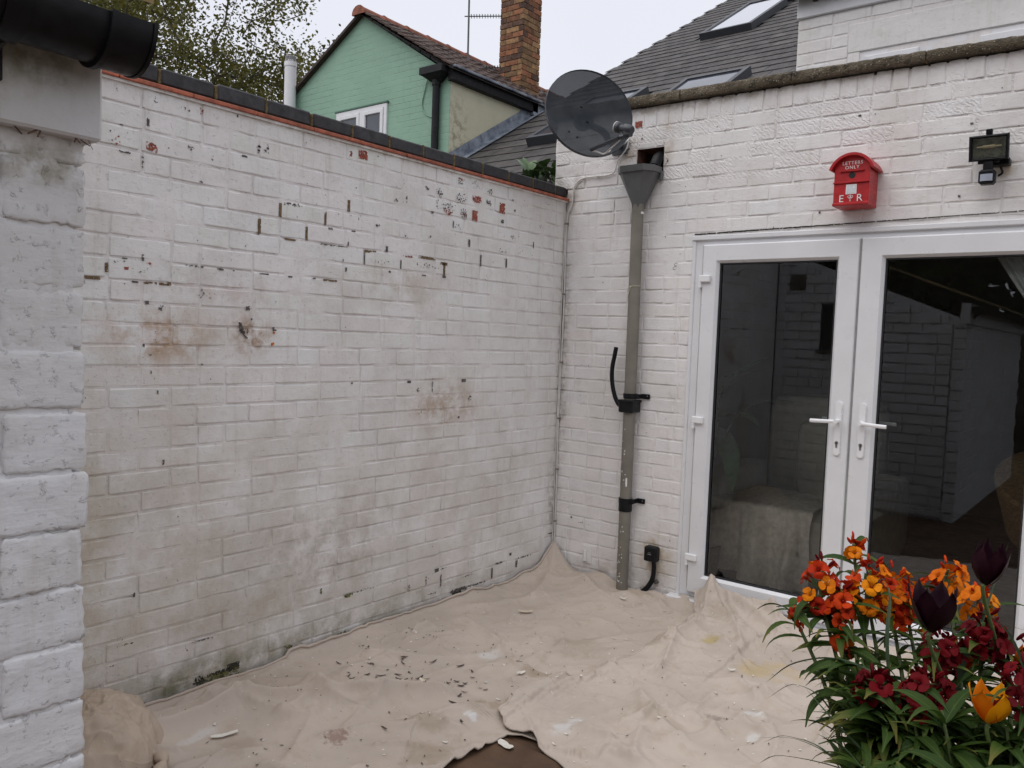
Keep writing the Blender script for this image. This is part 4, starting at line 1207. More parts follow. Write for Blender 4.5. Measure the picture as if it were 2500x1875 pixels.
mb = MB(); mb.tube([LB, LB - Vector((0, 0, 0.03)), ARM1], 0.014, 8); mb.cbox(LB - Vector((0.02, 0.02, 0.035)), LB + Vector((0.022, 0.02, 0.004)), 0.006); mb.build('receiver_clamp', M_LNB, lnb)
mb = MB(); mb.tube([DC - DN * 0.07, DC - DN * 0.13], 0.05, 12); mb.tube(bez([DC - DN * 0.12, Vector((0.36, -0.2, 2.56)), Vector((0.36, -0.12, 2.52)), Vector((0.36, -0.01, 2.52))], 12), 0.019, 10); mb.cbox((0.31, -0.012, 2.47), (0.41, -0.003, 2.57), 0.003); mb.build('wall_mount', M_LNB, sdh)
for pts in ([(0.668, -0.489, 2.436), (0.645, -0.484, 2.416), (0.57, -0.443, 2.392), (0.507, -0.404, 2.38), (0.48, -0.425, 2.388), (0.458, -0.442, 2.393)],
            [(0.507, -0.404, 2.38), (0.506, -0.299, 2.429), (0.488, -0.182, 2.48), (0.456, -0.076, 2.532), (0.419, -0.012, 2.549)]):
    mb = MB(); mb.tube(bez(pts, 24), 0.0042, 6); mb.build('feed_cable', M_CABLE, sdh)
cb = thing('wall_cable', 'white cable clipped along the wall corner from the dish to the floor', 'cable', (0.02, -0.012, 0))
CAB = [(0.419, 2.549), (0.407, 2.501), (0.375, 2.463), (0.349, 2.433), (0.331, 2.376), (0.282, 2.361), (0.222, 2.361), (0.16, 2.362), (0.103, 2.355), (0.068, 2.328), (0.051, 2.29), (0.047, 2.212), (0.026, 2.17), (0.017, 2.131)]
mb = MB(); mb.tube(bez([(a, -0.010, z) for a, z in CAB] + [(0.014 + 0.003 * math.sin(z * 5), -0.011, z) for z in (2.0, 1.8, 1.6, 1.4, 1.2, 1.0, 0.8, 0.6, 0.4, 0.2, 0.06)], 120), 0.0048, 8); mb.build('cable', M_CABLE, cb)
mb = MB(); mb.tube(bez([(0.005, -0.014, 2.13)] + [(0.005 + 0.002 * math.sin(z * 7), -0.016, z) for z in (1.9, 1.5, 1.1, 0.7, 0.3, 0.06)], 40), 0.0035, 6); mb.build('second_cable', M_CABLE, cb)
for (a, z) in [(0.222, 2.361), (0.015, 2.10), (0.015, 1.68), (0.015, 1.27), (0.015, 0.93), (0.015, 0.62), (0.015, 0.30)]:
    mb = MB(); mb.cbox((a - 0.011, -0.019, z - 0.004), (a + 0.011, -0.003, z + 0.004), 0.002); mb.build('cable_clip', M_CABLE if a > 0.1 else simple('dirty_clip', (0.2, 0.16, 0.13), 0.8), cb)

# ================================================================ outdoor junction box, floodlight, letter box
jb = thing('junction_box', 'small square black electrical box with thick black cable low on the wall', 'junction box', (0.70, -0.03, 0))
mb = MB(); mb.cbox((0.657, -0.052, 0.190), (0.735, -0.004, 0.276), 0.009); bx = mb.build('box', M_BLACK, jb)
mb = MB(); mb.cbox((0.662, -0.056, 0.196), (0.730, -0.0525, 0.270), 0.003); mb.build('lid', M_BLACK, bx)
mb = MB(); mb.box((0.686, -0.0565, 0.242), (0.703, -0.0562, 0.2435)); mb.box((0.684, -0.0565, 0.232), (0.706, -0.0562, 0.235)); mb.build('lid_print', simple('grey_print', (0.3, 0.3, 0.3), 0.6), bx, smooth=0)
mb = MB(); mb.tube(bez([(0.707, -0.026, 0.20), (0.709, -0.027, 0.14), (0.703, -0.03, 0.09), (0.680, -0.034, 0.045), (0.652, -0.04, 0.015), (0.63, -0.05, 0.0)], 24), 0.0105, 10)
mb.tube(bez([(0.712, -0.024, 0.20), (0.716, -0.025, 0.14), (0.712, -0.028, 0.09), (0.692, -0.032, 0.045), (0.664, -0.04, 0.012), (0.64, -0.055, -0.002)], 24), 0.008, 10); mb.build('cable', M_BLACK, jb)
mb = MB(); mb.lathe([(0.012, 0.0), (0.011, 0.018), (0.004, 0.02)], (0.722, -0.003, 0.075), (0, -1, 0), 12)
tag(mb.build('cable_fixing', M_FLECK), 'small dirty round wall fixing beside the black cable near the floor', 'fixing')
mb = MB(); mb.tube([(0.245, -0.012, 0.10), (0.245, -0.012, 0.16)], [0.012, 0.007], 10); mb.cbox((0.225, -0.006, 0.085), (0.285, -0.001, 0.19), 0.002)
tag(mb.build('painted_stub', M_BACK), 'white painted stub of an old pipe low on the wall near the corner', 'pipe stub')
for i, (a, z, nm) in enumerate([(0.752, 1.845, 'thin rusty hook on the wall left of the door, upper of the two hooks'), (0.745, 1.825, 'thin rusty hook on the wall left of the door, lower of the two hooks')]):
    mb = MB(); mb.tube(bez([(a, 0, z), (a, -0.018, z), (a - 0.006, -0.024, z - 0.008), (a - 0.004, -0.022, z - 0.016), (a + 0.006, -0.02, z - 0.014)], 12), 0.0014, 5)
    tag(mb.build('wall_hook', M_FLECK), nm, 'hook')

fl = thing('floodlight', 'black halogen floodlight with motion sensor below on the house wall', 'floodlight', (2.21, -0.05, 2.2))
fx, fy, fz = 2.215, -0.075, 2.285
mb = MB()
tilt = Matrix.Translation((fx, fy, fz)) @ Matrix.Rotation(rad(12), 4, 'X')
def T4(p): return tilt @ Vector(p)
def tbox(a, b, c=0.004):
    t = MB(); t.cbox(a, b, c); return [T4(p) for p in t.v], t.f
def ringbox(x0, x1, z0, z1, w, y0, y1):
    t = MB(); frame_profile(t, x0, x1, z0, z1, w, y0, y1); return [T4(p) for p in t.v], t.f
mb.add(*ringbox(-0.073, 0.073, -0.055, 0.050, 0.012, -0.030, 0.0)); mb.add(*tbox((-0.066, 0.0, -0.048), (0.066, 0.035, 0.043), 0.012)); mb.build('lamp_housing', M_BLACK, fl)
mb = MB(); mb.add(*tbox((-0.062, -0.004, -0.044), (0.062, -0.0005, 0.039), 0.001)); mb.build('lamp_reflector', simple('dull_reflector', (0.20, 0.20, 0.17), 0.35, metal=0.6, var=0.35, vs=40), fl)
mb = MB(); mb.tube([T4((-0.045, -0.012, 0.002)), T4((0.045, -0.012, 0.002))], 0.004, 8); mb.tube([T4((-0.022, -0.012, 0.002)), T4((0.022, -0.012, 0.002))], 0.008, 8); mb.build('lamp_tube', simple('halogen_tube', (0.42, 0.33, 0.22), 0.3), fl)
mb = MB(); mb.add([T4(p) for p in ((-0.061, -0.022, -0.043), (0.061, -0.022, -0.043), (0.061, -0.022, 0.038), (-0.061, -0.022, 0.038))], [(0, 1, 2, 3)]); mb.build('lamp_glass', glass_mat('lamp_glass', (0.8, 0.82, 0.75), 1.0), fl, smooth=0)
mb = MB(); mb.add(*tbox((-0.012, -0.026, 0.050), (0.012, 0.0, 0.074), 0.003)); mb.add(*tbox((-0.04, -0.02, -0.068), (0.04, 0.02, -0.054), 0.003)); mb.build('lamp_lug', M_BLACK, fl)
mb = MB(); mb.cbox((fx - 0.018, fy - 0.016, fz - 0.098), (fx + 0.018, fy + 0.02, fz - 0.06), 0.004); mb.cbox((fx + 0.0, fy + 0.02, fz - 0.075), (fx + 0.075, -0.003, fz - 0.045), 0.004); mb.tube(bez([(fx + 0.04, -0.03, fz - 0.08), (fx + 0.045, -0.015, fz - 0.1), (fx + 0.03, -0.004, fz - 0.11)], 8), 0.005, 6); mb.build('arm', M_BLACK, fl)
mb = MB(); mb.cbox((fx - 0.031, fy - 0.03, fz - 0.158), (fx + 0.031, fy + 0.022, fz - 0.097), 0.009); se = mb.build('sensor', M_BLACK, fl)
mb = MB()
V = []; F_ = []
for k in range(9):
    a = -1 + 2 * k / 8
    for z in (-0.147, -0.118): V.append((fx + 0.023 * a, fy - 0.0305 - 0.006 * (1 - a * a), fz + z))
F_ = [(2 * k, 2 * k + 2, 2 * k + 3, 2 * k + 1) for k in range(8)]
mb.add(V, F_); mb.build('sensor_lens', simple('grey_lens', (0.28, 0.30, 0.36), 0.4), se)

# letter box shaped bird box
M_LBR = simple('letterbox_red', (0.40, 0.012, 0.016), 0.42, var=0.15, vs=25, bump=0.0005, bs=120)
M_LBW = simple('letterbox_white', (0.75, 0.72, 0.70), 0.5, var=0.05)
lb = thing('letter_box', 'small red arched letter box shaped nest box on the wall above the doors', 'letter box', (1.69, -0.07, 2.07))
lx, yb = 1.680, -0.135          # centre, front face
def arch(w, zc, zb, r=None, n=18):
    o = [(-w, zb), (w, zb)]
    R_ = r
    o += [(R_ * math.cos(a), zc + R_ * math.sin(a)) for a in [math.asin(0.0) + math.acos(w / R_) * 1.0 + (math.pi - 2 * math.acos(w / R_)) * k / n for k in range(n + 1)]]
    return o
body = arch(0.078, 2.205, 2.078, 0.092)
mb = MB(); mb.prism(body, lambda u, v, d: (lx + u, d, v), -0.003, yb); bo = mb.build('body', M_LBR, lb, smooth=30)
# arched roof band
def band(r0, r1, zc, a0, a1, y0, y1, n=20):
    mb = MB(); V = []; F_ = []
    for k in range(n + 1):
        a = a0 + (a1 - a0) * k / n
        for rr, yy in ((r0, y0), (r1, y0), (r1, y1), (r0, y1)):
            V.append((lx + rr * math.cos(a), yy, zc + rr * math.sin(a)))
    for k in range(n):
        for q in range(4): F_.append((k * 4 + q, k * 4 + (q + 1) % 4, k * 4 + 4 + (q + 1) % 4, k * 4 + 4 + q))
    F_ += [(0, 1, 2, 3), (n * 4, n * 4 + 1, n * 4 + 2, n * 4 + 3)]
    mb.add(V, F_); return mb
band(0.0925, 0.104, 2.203, rad(18), rad(162), -0.002, yb - 0.022).build('roof', M_LBR, lb, smooth=30)
mb = MB(); mb.cbox((lx - 0.052, yb - 0.009, 2.224), (lx + 0.052, yb + 0.001, 2.231), 0.002); mb.build('flap_ledge', M_LBR, lb)
mb = MB(); mb.lathe([(0.0, 0.001), (0.0148, 0.001), (0.0148, 0.0)], (lx, yb, 2.208), (0, -1, 0), 22); mb.build('entrance_hole', M_DARK, lb)
mb = MB(); mb.cbox((lx - 0.081, yb - 0.008, 2.172), (lx + 0.079, yb + 0.001, 2.179), 0.002); mb.build('ledge', M_LBR, lb)
mb = MB(); mb.cbox((lx - 0.080, yb - 0.010, 2.070), (lx + 0.080, -0.004, 2.084), 0.003); mb.build('base', M_LBR, lb)
mb = MB(); mb.box((lx - 0.0235, yb - 0.0015, 2.122), (lx + 0.0235, yb + 0.0005, 2.166)); pl = mb.build('notice_frame', M_LBW, lb, smooth=0)
mb = MB(); mb.box((lx - 0.0195, yb - 0.0022, 2.1265), (lx + 0.0195, yb - 0.0017, 2.1615)); mb.build('notice', simple('grey_notice', (0.60, 0.63, 0.65), 0.6, var=0.08, vs=60), pl, smooth=0)
mb = MB(); mb.box((lx + 0.008, yb - 0.0027, 2.146), (lx + 0.016, yb - 0.0024, 2.158)); mb.build('notice_print', M_LBW, pl, smooth=0)


def text(s, size, cx, z, y, mat, parent, name, spacing=1.0):
    cu = bpy.data.curves.new(name, 'FONT')
    cu.body = s; cu.size = size; cu.align_x = 'CENTER'; cu.space_character = spacing; cu.resolution_u = 3
    cu.extrude = 0.0006; cu.offset = 0.0
    t = bpy.data.objects.new(name, cu)
    COL.objects.link(t)
    dg = bpy.context.evaluated_depsgraph_get()
    me = bpy.data.meshes.new_from_object(t.evaluated_get(dg))
    bpy.data.objects.remove(t); bpy.data.curves.remove(cu)
    me.materials.clear(); me.materials.append(mat)
    o = link(name, me, parent, (cx, y, z))
    o.rotation_euler = (rad(90), 0, 0)
    return o


text('LETTERS', 0.0215, lx, 2.256, yb - 0.0012, M_LBW, lb, 'lettering', 1.15)
text('ONLY', 0.0215, lx - 0.001, 2.236, yb - 0.0012, M_LBW, lb, 'lettering', 1.15)
text('E', 0.046, lx - 0.042, 2.088, yb - 0.0012, M_LBW, lb, 'lettering')
text('R', 0.046, lx + 0.038, 2.088, yb - 0.0012, M_LBW, lb, 'lettering')
text('II', 0.014, lx - 0.002, 2.0885, yb - 0.0012, M_LBW, lb, 'lettering')
cr = MB()
for sx in (-1, 1):
    cr.tube(bez([(lx - 0.002, yb - 0.001, 2.104), (lx - 0.002 + sx * 0.010, yb - 0.001, 2.107), (lx - 0.002 + sx * 0.011, yb - 0.001, 2.113), (lx - 0.002 + sx * 0.004, yb - 0.001, 2.1135), (lx - 0.002, yb - 0.001, 2.110)], 14), 0.0011, 5)
cr.tube([(lx - 0.009, yb - 0.001, 2.1035), (lx + 0.005, yb - 0.001, 2.1035)], 0.0014, 5)
cr.tube([(lx - 0.002, yb - 0.001, 2.104), (lx - 0.002, yb - 0.001, 2.119)], 0.0011, 5); cr.tube([(lx - 0.0045, yb - 0.001, 2.1165), (lx + 0.0005, yb - 0.001, 2.1165)], 0.001, 5)
cr.build('crown_emblem', M_LBW, lb)

# ================================================================ neighbouring house in mint green
def mint_mat(name, col, col2, bricks=True, stains=()):
    m, nt, b, pos = base_mat(name)
    n1 = noise(nt, pos, 1.6, 5.0); n2 = noise(nt, pos, 9.0, 5.0)
    c = mixc(nt, mrange(nt, n1, 0.35, 0.65, 0, 1), c4(col), c4(col2))
    c = mixc(nt, mrange(nt, n2, 0.5, 0.8, 0, 0.25), c, c4([v * 0.75 for v in col]))
    for (ce, ra, co, s, ns) in stains:
        d = mk(nt, 'ShaderNodeVectorMath', {'operation': 'SUBTRACT'}, {0: pos, 1: ce}).outputs[0]
        d = mk(nt, 'ShaderNodeVectorMath', {'operation': 'DIVIDE'}, {0: d, 1: ra}).outputs[0]
        d = mrange(nt, mk(nt, 'ShaderNodeVectorMath', {'operation': 'LENGTH'}, {0: d}).outputs[1], 1.0, 0.2, 0, 1)
        q = mrange(nt, noise(nt, pos, ns, 6.0, 0.7), 0.45, 0.6, 0, 1)
        c = mixc(nt, mth(nt, 'MULTIPLY', mth(nt, 'MULTIPLY', d, q), s), c, c4(co))
    nt.links.new(c, b.inputs['Base Color'])
    b.inputs['Roughness'].default_value = 0.7
    p = bumpn(nt, b, n2, 0.006)
    if bricks:
        mp = mk(nt, 'ShaderNodeMapping', None, {'Vector': pos, 'Rotation': (rad(90), 0, 0)}).outputs[0]
        br = mk(nt, 'ShaderNodeTexBrick', None, {'Vector': mp, 'Scale': 1.0, 'Brick Width': 0.225, 'Row Height': 0.075, 'Mortar Size': 0.006, 'Mortar Smooth': 0.5}).outputs['Fac']
        h = mth(nt, 'MULTIPLY', br, mrange(nt, noise(nt, pos, 3.0, 4.0), 0.35, 0.65, 0.1, 1.0))
        bumpn(nt, b, h, -0.0035, 1.0, p)
    return m


M_MINT = mint_mat('mint_paint', (0.225, 0.37, 0.28), (0.25, 0.405, 0.305))
M_CREAMW = mint_mat('cream_render', (0.52, 0.50, 0.36), (0.56, 0.535, 0.39), False, [((-3.73, 3.0, 3.7), (1, 0.35, 0.7), (0.22, 0.19, 0.12), 0.75, 12.0), ((-3.73, 3.6, 3.8), (1, 0.8, 0.6), (0.48, 0.45, 0.3), 0.5, 5.0)])
M_TILE = simple('old_clay_tile', (0.085, 0.042, 0.03), 0.85, var=0.4, vs=14, bump=0.004, bs=40, objvar=0.35, col2=(0.075, 0.055, 0.045))
M_RIDGE = simple('clay_ridge_tile', (0.21, 0.07, 0.04), 0.8, var=0.35, vs=10, bump=0.003, bs=40, objvar=0.2)
M_LEAD = simple('weathered_lead', (0.13, 0.16, 0.22), 0.6, var=0.45, vs=7, col2=(0.26, 0.29, 0.33))
M_SLATE = simple('grey_slate', (0.052, 0.047, 0.046), 0.65, var=0.25, vs=6, bump=0.0015, bs=60, objvar=0.28, col2=(0.072, 0.064, 0.060), spec=0.3)
M_BLKW = simple('black_painted_timber', (0.010, 0.010, 0.012), 0.55, var=0.4, vs=12, spec=0.25)
M_WINW = simple('window_white', (0.70, 0.70, 0.72), 0.4, var=0.03)
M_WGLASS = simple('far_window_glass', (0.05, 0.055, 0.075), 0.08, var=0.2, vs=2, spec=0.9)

mh = thing('mint_house', 'mint green gabled house with red clay roof behind the left wall', 'house', (-5.3, 4.5, 0))
g = MB()
gp = [(-7.3, 0), (-3.733, 0), (-3.733, 4.42), (-3.86, 4.50), (-5.27, 5.395), (-7.3, 4.25)]
g.prism(gp, lambda u, v, d: (u, d, v), 2.9, 3.1); g.build('gable_wall', M_MINT, mh, smooth=0)
w = MB(); w.box((-3.95, 3.1, 0), (-3.7335, 4.55, 4.42)); w.build('side_wall', M_CREAMW, mh, smooth=0)
w = MB(); w.box((-7.3, 3.1, 0), (-3.96, 8.2, 4.25)); w.build('house_body', M_MINT, mh, smooth=0)
# cream face on the end of the green wall
w = MB(); w.box((-3.7329, 2.905, 0), (-3.7285, 3.1, 4.40)); w.build('side_return', M_CREAMW, mh, smooth=0)
# roof: clay tiles on the right slope, plain slope on the left
SL = 0.60
for i in range(13):
    for j in range(26):
        x1 = -3.66 - i * 0.123; y0 = 2.82 + j * 0.168 + rnd.uniform(-0.01, 0.01)
        zz = 4.49 + (-3.66 - x1) * SL
        if -4.72 < x1 < -4.12 and 4.76 < y0 < 5.24: continue
        t = MB(); dz = rnd.uniform(-0.006, 0.01)
        x2 = x1 - 0.15; z2 = zz + 0.15 * SL
        t.add([(x1, y0, zz + dz), (x1, y0 + 0.16, zz + dz), (x2, y0 + 0.16, z2 - 0.012), (x2, y0, z2 - 0.012), (x1, y0, zz + 0.022 + dz), (x1, y0 + 0.08, zz + 0.032 + dz), (x1, y0 + 0.16, zz + 0.022 + dz), (x2, y0 + 0.16, z2 + 0.012), (x2, y0 + 0.08, z2 + 0.02), (x2, y0, z2 + 0.012)],
              [(0, 1, 2, 3), (4, 5, 8, 9), (5, 6, 7, 8), (0, 4, 9, 3), (1, 2, 7, 6), (0, 1, 6, 5, 4)])
        if i < 12: t.build('roof_tile', M_TILE, mh, origin=(x1, y0, zz), smooth=0)
u = MB(); u.add([(-3.62, 2.8, 4.44), (-5.27, 2.8, 5.40), (-5.27, 8.3, 5.40), (-3.62, 8.3, 4.44)], [(0, 1, 2, 3)]); u.add([(-7.45, 2.83, 4.17), (-5.27, 2.83, 5.40), (-5.27, 8.3, 5.40), (-7.45, 8.3, 4.17)], [(0, 1, 2, 3)])
u.add([(-7.45, 2.83, 4.21), (-5.27, 2.83, 5.44), (-5.27, 8.3, 5.44), (-7.45, 8.3, 4.21)], [(0, 1, 2, 3)]); u.add([(-7.45, 2.83, 4.17), (-5.27, 2.83, 5.40), (-5.27, 2.83, 5.44), (-7.45, 2.83, 4.21)], [(0, 1, 2, 3)])
u.build('roof_base', M_TILE, mh, smooth=0)
for j in range(13):
    y0 = 2.80 + j * 0.40
    t = MB(); V = []; F_ = []
    for yy, r in ((y0, 0.115), (y0 + 0.05, 0.105), (y0 + 0.395, 0.098)):
        for k in range(9):
            a = rad(-10) + rad(200) * k / 8
            V.append((-5.27 + r * math.cos(a), yy, 5.405 + 0.85 * r * math.sin(a)))
    for q in range(2):
        for k in range(8): F_.append((q * 9 + k, q * 9 + k + 1, q * 9 + 10 + k, q * 9 + 9 + k))
    F_.append(tuple(range(9))); t.add(V, F_); t.build('ridge_tile', M_RIDGE, mh, origin=(-5.27, y0, 5.4), smooth=60)
vg = MB()
for k in range(9):
    a, b_ = k / 9, (k + 1) / 9
    p0 = Vector((-3.70, 2.865, 4.43)).lerp(Vector((-5.24, 2.865, 5.375)), a); p1 = Vector((-3.70, 2.865, 4.43)).lerp(Vector((-5.24, 2.865, 5.375)), b_ - 0.01)
    vg.add([p0, p1, p1 + Vector((0, 0, 0.035)), p0 + Vector((0, 0, 0.035)), p0 + Vector((0, 0.1, 0)), p1 + Vector((0, 0.1, 0)), p1 + Vector((0, 0.1, 0.035)), p0 + Vector((0, 0.1, 0.035))], [(0, 1, 2, 3), (4, 5, 6, 7), (0, 1, 5, 4), (3, 2, 6, 7)])
vg.build('verge', M_BLKW, mh, smooth=0)
# side fascia, hopper and black downpipe
f = MB(); f.cbox((-3.74, 2.86, 4.335), (-3.66, 4.50, 4.475), 0.006); f.build('fascia', M_BLKW, mh)
f = MB(); f.cbox((-3.745, 2.86, 4.476), (-3.63, 4.55, 4.505), 0.006); f.build('gutter_lead', M_LEAD, mh)
f = MB(); f.add([(-3.70, 4.40, 4.30), (-3.70, 4.62, 4.30), (-3.70, 4.66, 4.49), (-3.70, 4.38, 4.49), (-3.66, 4.40, 4.30), (-3.66, 4.62, 4.30), (-3.66, 4.66, 4.49), (-3.66, 4.38, 4.49)], [(0, 1, 2, 3), (4, 5, 6, 7), (0, 4, 7, 3), (1, 5, 6, 2), (3, 2, 6, 7), (0, 1, 5, 4)]); f.build('fascia_lead', M_LEAD, mh, smooth=0)
h = MB(); V = []
for (x0, x1, d, z) in ((-3.965, -3.85, 0.07, 4.34), (-4.07, -3.74, 0.15, 4.42), (-4.085, -3.73, 0.16, 4.42), (-4.085, -3.73, 0.16, 4.50)):
    V += [(x0, 2.897, z), (x1, 2.897, z), (x1, 2.897 - d, z), (x0, 2.897 - d, z)]
F_ = [(q * 4 + k, q * 4 + (k + 1) % 4, q * 4 + 4 + (k + 1) % 4, q * 4 + 4 + k) for q in range(3) for k in range(4)] + [(12, 13, 14, 15), (0, 1, 2, 3)]
h.add(V, F_); h.build('hopper', M_BLKW, mh, smooth=20)
h = MB(); h.tube([(-3.908, 2.85, 4.36), (-3.908, 2.85, 2.6)], 0.043, 12); h.tube([(-3.908, 2.85, 4.36), (-3.908, 2.85, 4.30)], 0.052, 12); h.build('downpipe', M_BLKW, mh)
h = MB(); h.tube(bez([(-4.0, 2.88, 4.46), (-4.08, 2.885, 4.425), (-4.15, 2.89, 4.25), (-4.172, 2.89, 4.11), (-4.09, 2.89, 4.0), (-3.948, 2.89, 3.945)], 24), 0.007, 5); h.build('wall_wire', M_MINT, mh)
# window in the gable
wd = MB(); frame_profile(wd, -5.74, -4.775, 3.15, 4.245, 0.055, 2.875, 2.93); win = wd.build('window', M_WINW, mh, smooth=20)
wd = MB(); wd.cbox((-5.275, 2.872, 3.2), (-5.215, 2.92, 4.20), 0.004); wd.build('mullion', M_WINW, win)
for (a, b_) in ((-5.685, -5.275), (-5.215, -4.83)):
    wd = MB(); frame_profile(wd, a, b_, 3.85, 4.19, 0.055, 2.862, 2.91); wd.build('sash', M_WINW, win, smooth=20)
    wd = MB(); wd.box((a + 0.04, 2.886, 3.90), (b_ - 0.04, 2.896, 4.15)); wd.build('pane', M_WGLASS, win, smooth=0)
    wd = MB(); wd.box((a, 2.886, 3.2), (b_, 2.896, 3.83)); wd.build('pane', M_WGLASS, win, smooth=0)
wd = MB(); wd.cbox((-5.69, 2.872, 3.80), (-4.83, 2.92, 3.855), 0.004); wd.build('transom', M_WINW, win)
wd = MB(); wd.cbox((-5.76, 2.865, 4.246), (-4.755, 2.899, 4.268), 0.003); wd.build('lintel_trim', simple('dark_mint', (0.10, 0.19, 0.14), 0.8), win)
# chimney of mixed stock bricks
M_STOCK = [simple('stock_brick_orange', (0.22, 0.092, 0.045), 0.85, var=0.35, vs=16, objvar=0.4, bump=0.002), simple('stock_brick_buff', (0.235, 0.135, 0.063), 0.85, var=0.35, vs=16, objvar=0.35, bump=0.002), simple('stock_brick_dark', (0.095, 0.05, 0.033), 0.85, var=0.35, vs=16, objvar=0.4, bump=0.002)]
ch = thing('chimney', 'tall brick chimney stack of mottled orange bricks behind the mint house', 'chimney', (-4.42, 5.0, 4.4))
c = MB(); c.box((-4.618, 4.828, 4.4), (-4.225, 5.205, 6.75)); c.build('chimney_core', simple('chimney_mortar', (0.17, 0.13, 0.09), 0.95, var=0.3, vs=12), ch, smooth=0)
for k in range(31):
    z0 = 4.42 + 0.075 * k
    for face in (0, 1):
        a, e = (-4.63, -4.213) if face == 0 else (4.816, 5.217)
        step = [0.225, 0.1915] if (k + face) % 2 else [0.1125, 0.225, 0.08]
        u_ = a
        for st in step:
            L = round(min(st, e - u_) - 0.009, 3)
            if L < 0.03: break
            me = get_brick(L, 0.066, M_STOCK[rnd.choice([0, 0, 1, 1, 2])], 3)
            p = (u_ + st / 2, 4.816 + rnd.uniform(-0.003, 0.004), z0 + 0.037) if face == 0 else (-4.213 + rnd.uniform(-0.004, 0.003), u_ + st / 2, z0 + 0.037)
            o = link('brick', me, ch, p); o.rotation_euler = (0, 0, 0 if face == 0 else rad(90))
            u_ += st
c = MB(); c.cbox((-4.70, 4.75, 6.66), (-4.14, 5.28, 6.80), 0.02); c.build('chimney_cap', M_STOCK[2], ch)
gs = MB()
for n in range(160):
    a = rnd.random()
    p = Vector((-4.15 + rnd.uniform(-0.06, 0.05), 3.7 + 1.15 * a, 4.50 + rnd.uniform(0, 0.03)))
    gs.tube([p, p + Vector((rnd.uniform(-0.05, 0.05), rnd.uniform(-0.05, 0.05), rnd.uniform(0.03, 0.1)))], [0.008, 0.002], 4)
stuff(gs.build('roof_moss', simple('roof_moss_green', (0.14, 0.12, 0.035), 0.95, var=0.4, vs=20), mh))
# aerial
ae = thing('tv_aerial', 'thin metal television aerial with two toothed arms beside the chimney', 'aerial', (-4.78, 4.33, 5.0))
M_AER = simple('aerial_metal', (0.10, 0.10, 0.105), 0.4, metal=0.5)
a = MB(); a.tube([(-4.77, 4.33, 4.95), (-4.80, 4.34, 6.4)], 0.013, 8); a.build('mast', M_AER, ae)
for (p, q) in (((-4.80, 4.333, 5.764), (-4.43, 4.62, 5.782)), ((-4.79, 4.33, 5.078), (-4.40, 4.60, 5.084))):
    p = Vector(p); q = Vector(q); a = MB(); a.tube([p - (q - p) * 0.1, q], 0.008, 6)
    sd_ = (q - p).cross(Vector((0, 0, 1))).normalized()
    for k in range(12):
        c_ = p.lerp(q, 0.1 + 0.08 * k); a.tube([c_ - Vector((0, 0, 0.028)), c_ + Vector((0, 0, 0.028))], 0.004, 5); a.tube([c_ - sd_ * 0.07, c_ + sd_ * 0.07], 0.004, 5)
    a.build('aerial_arm', M_AER, ae)
# boiler flue
fu = thing('boiler_flue', 'white upright plastic flue pipe in front of the mint gable', 'flue', (-6.64, 2.78, 2.3))
f = MB(); f.tube([(-6.62, 2.79, 2.3), (-6.62, 2.79, 5.0)], 0.079, 20); f.build('pipe', M_WINW, fu)
f = MB(); f.tube([(-6.62, 2.79, 4.97), (-6.62, 2.79, 5.03)], 0.086, 20); f.build('collar', M_WINW, fu)
f = MB()
for k in range(16):
    a_ = 2 * math.pi * k / 16; f.tube([(-6.62 + 0.07 * math.cos(a_), 2.79 + 0.07 * math.sin(a_), 5.03), (-6.62 + 0.066 * math.cos(a_), 2.79 + 0.066 * math.sin(a_), 5.10)], 0.006, 5)
f.tube([(-6.62, 2.79, 5.095), (-6.62, 2.79, 5.106)], 0.074, 16); f.build('slotted_cap', simple('flue_grey', (0.35, 0.35, 0.36), 0.5), fu)

# ================================================================ slate roofed house behind
RS = 0.605
def rz(y): return 3.48 + RS * (y - 3.1)
sh = thing('slate_house', 'house with a long grey slate roof and roof windows behind the yard', 'house', (-1.5, 6, 0))
rn = Vector((0, -RS, 1)).normalized(); rt = Vector((0, 1, RS)).normalized()
s = MB(); s.add([(-3.72, 1.75, rz(1.75) - 0.02), (1.9, 1.75, rz(1.75) - 0.02), (1.9, 11, rz(11) - 0.02), (-3.72, 11, rz(11) - 0.02)], [(0, 1, 2, 3)]); s.add([(-3.72, 11, rz(11) - 0.02), (1.9, 11, rz(11) - 0.02), (1.9, 15, rz(8.5)), (-3.72, 15, rz(8.5))], [(0, 1, 2, 3)])
s.build('roof_deck', M_SLATE, sh, smooth=0)
s = MB(); s.prism([(4.7, 0), (14.8, 0), (14.8, rz(8.5)), (11, rz(11) - 0.1), (4.7, rz(4.7) - 0.1)], lambda u, v, d: (d, u, v), -3.66, 1.8); s.build('house_body', M_CREAMW, sh, smooth=0)
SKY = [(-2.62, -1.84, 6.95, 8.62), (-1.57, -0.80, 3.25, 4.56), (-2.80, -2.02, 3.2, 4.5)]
sm = []
for v in range(4):
    t = MB(); r_ = random.Random(v)
    L = 0.285; w_ = 0.118
    j = [r_.uniform(-0.003, 0.003) for _ in range(4)]
    t.add([(-w_, j[0], 0), (w_, j[1], 0), (w_, L, -0.0), (-w_, L, -0.0), (-w_, j[0], 0.009), (w_, j[1], 0.009 + j[2]), (w_, L, 0.004), (-w_, L, 0.004)], [(0, 1, 2, 3), (4, 5, 6, 7), (0, 1, 5, 4), (1, 2, 6, 5), (3, 0, 4, 7)])
    sm.append(t.mesh('slate', M_SLATE, (0, 0, 0), 0))
pitch = math.atan(RS)
cand = []
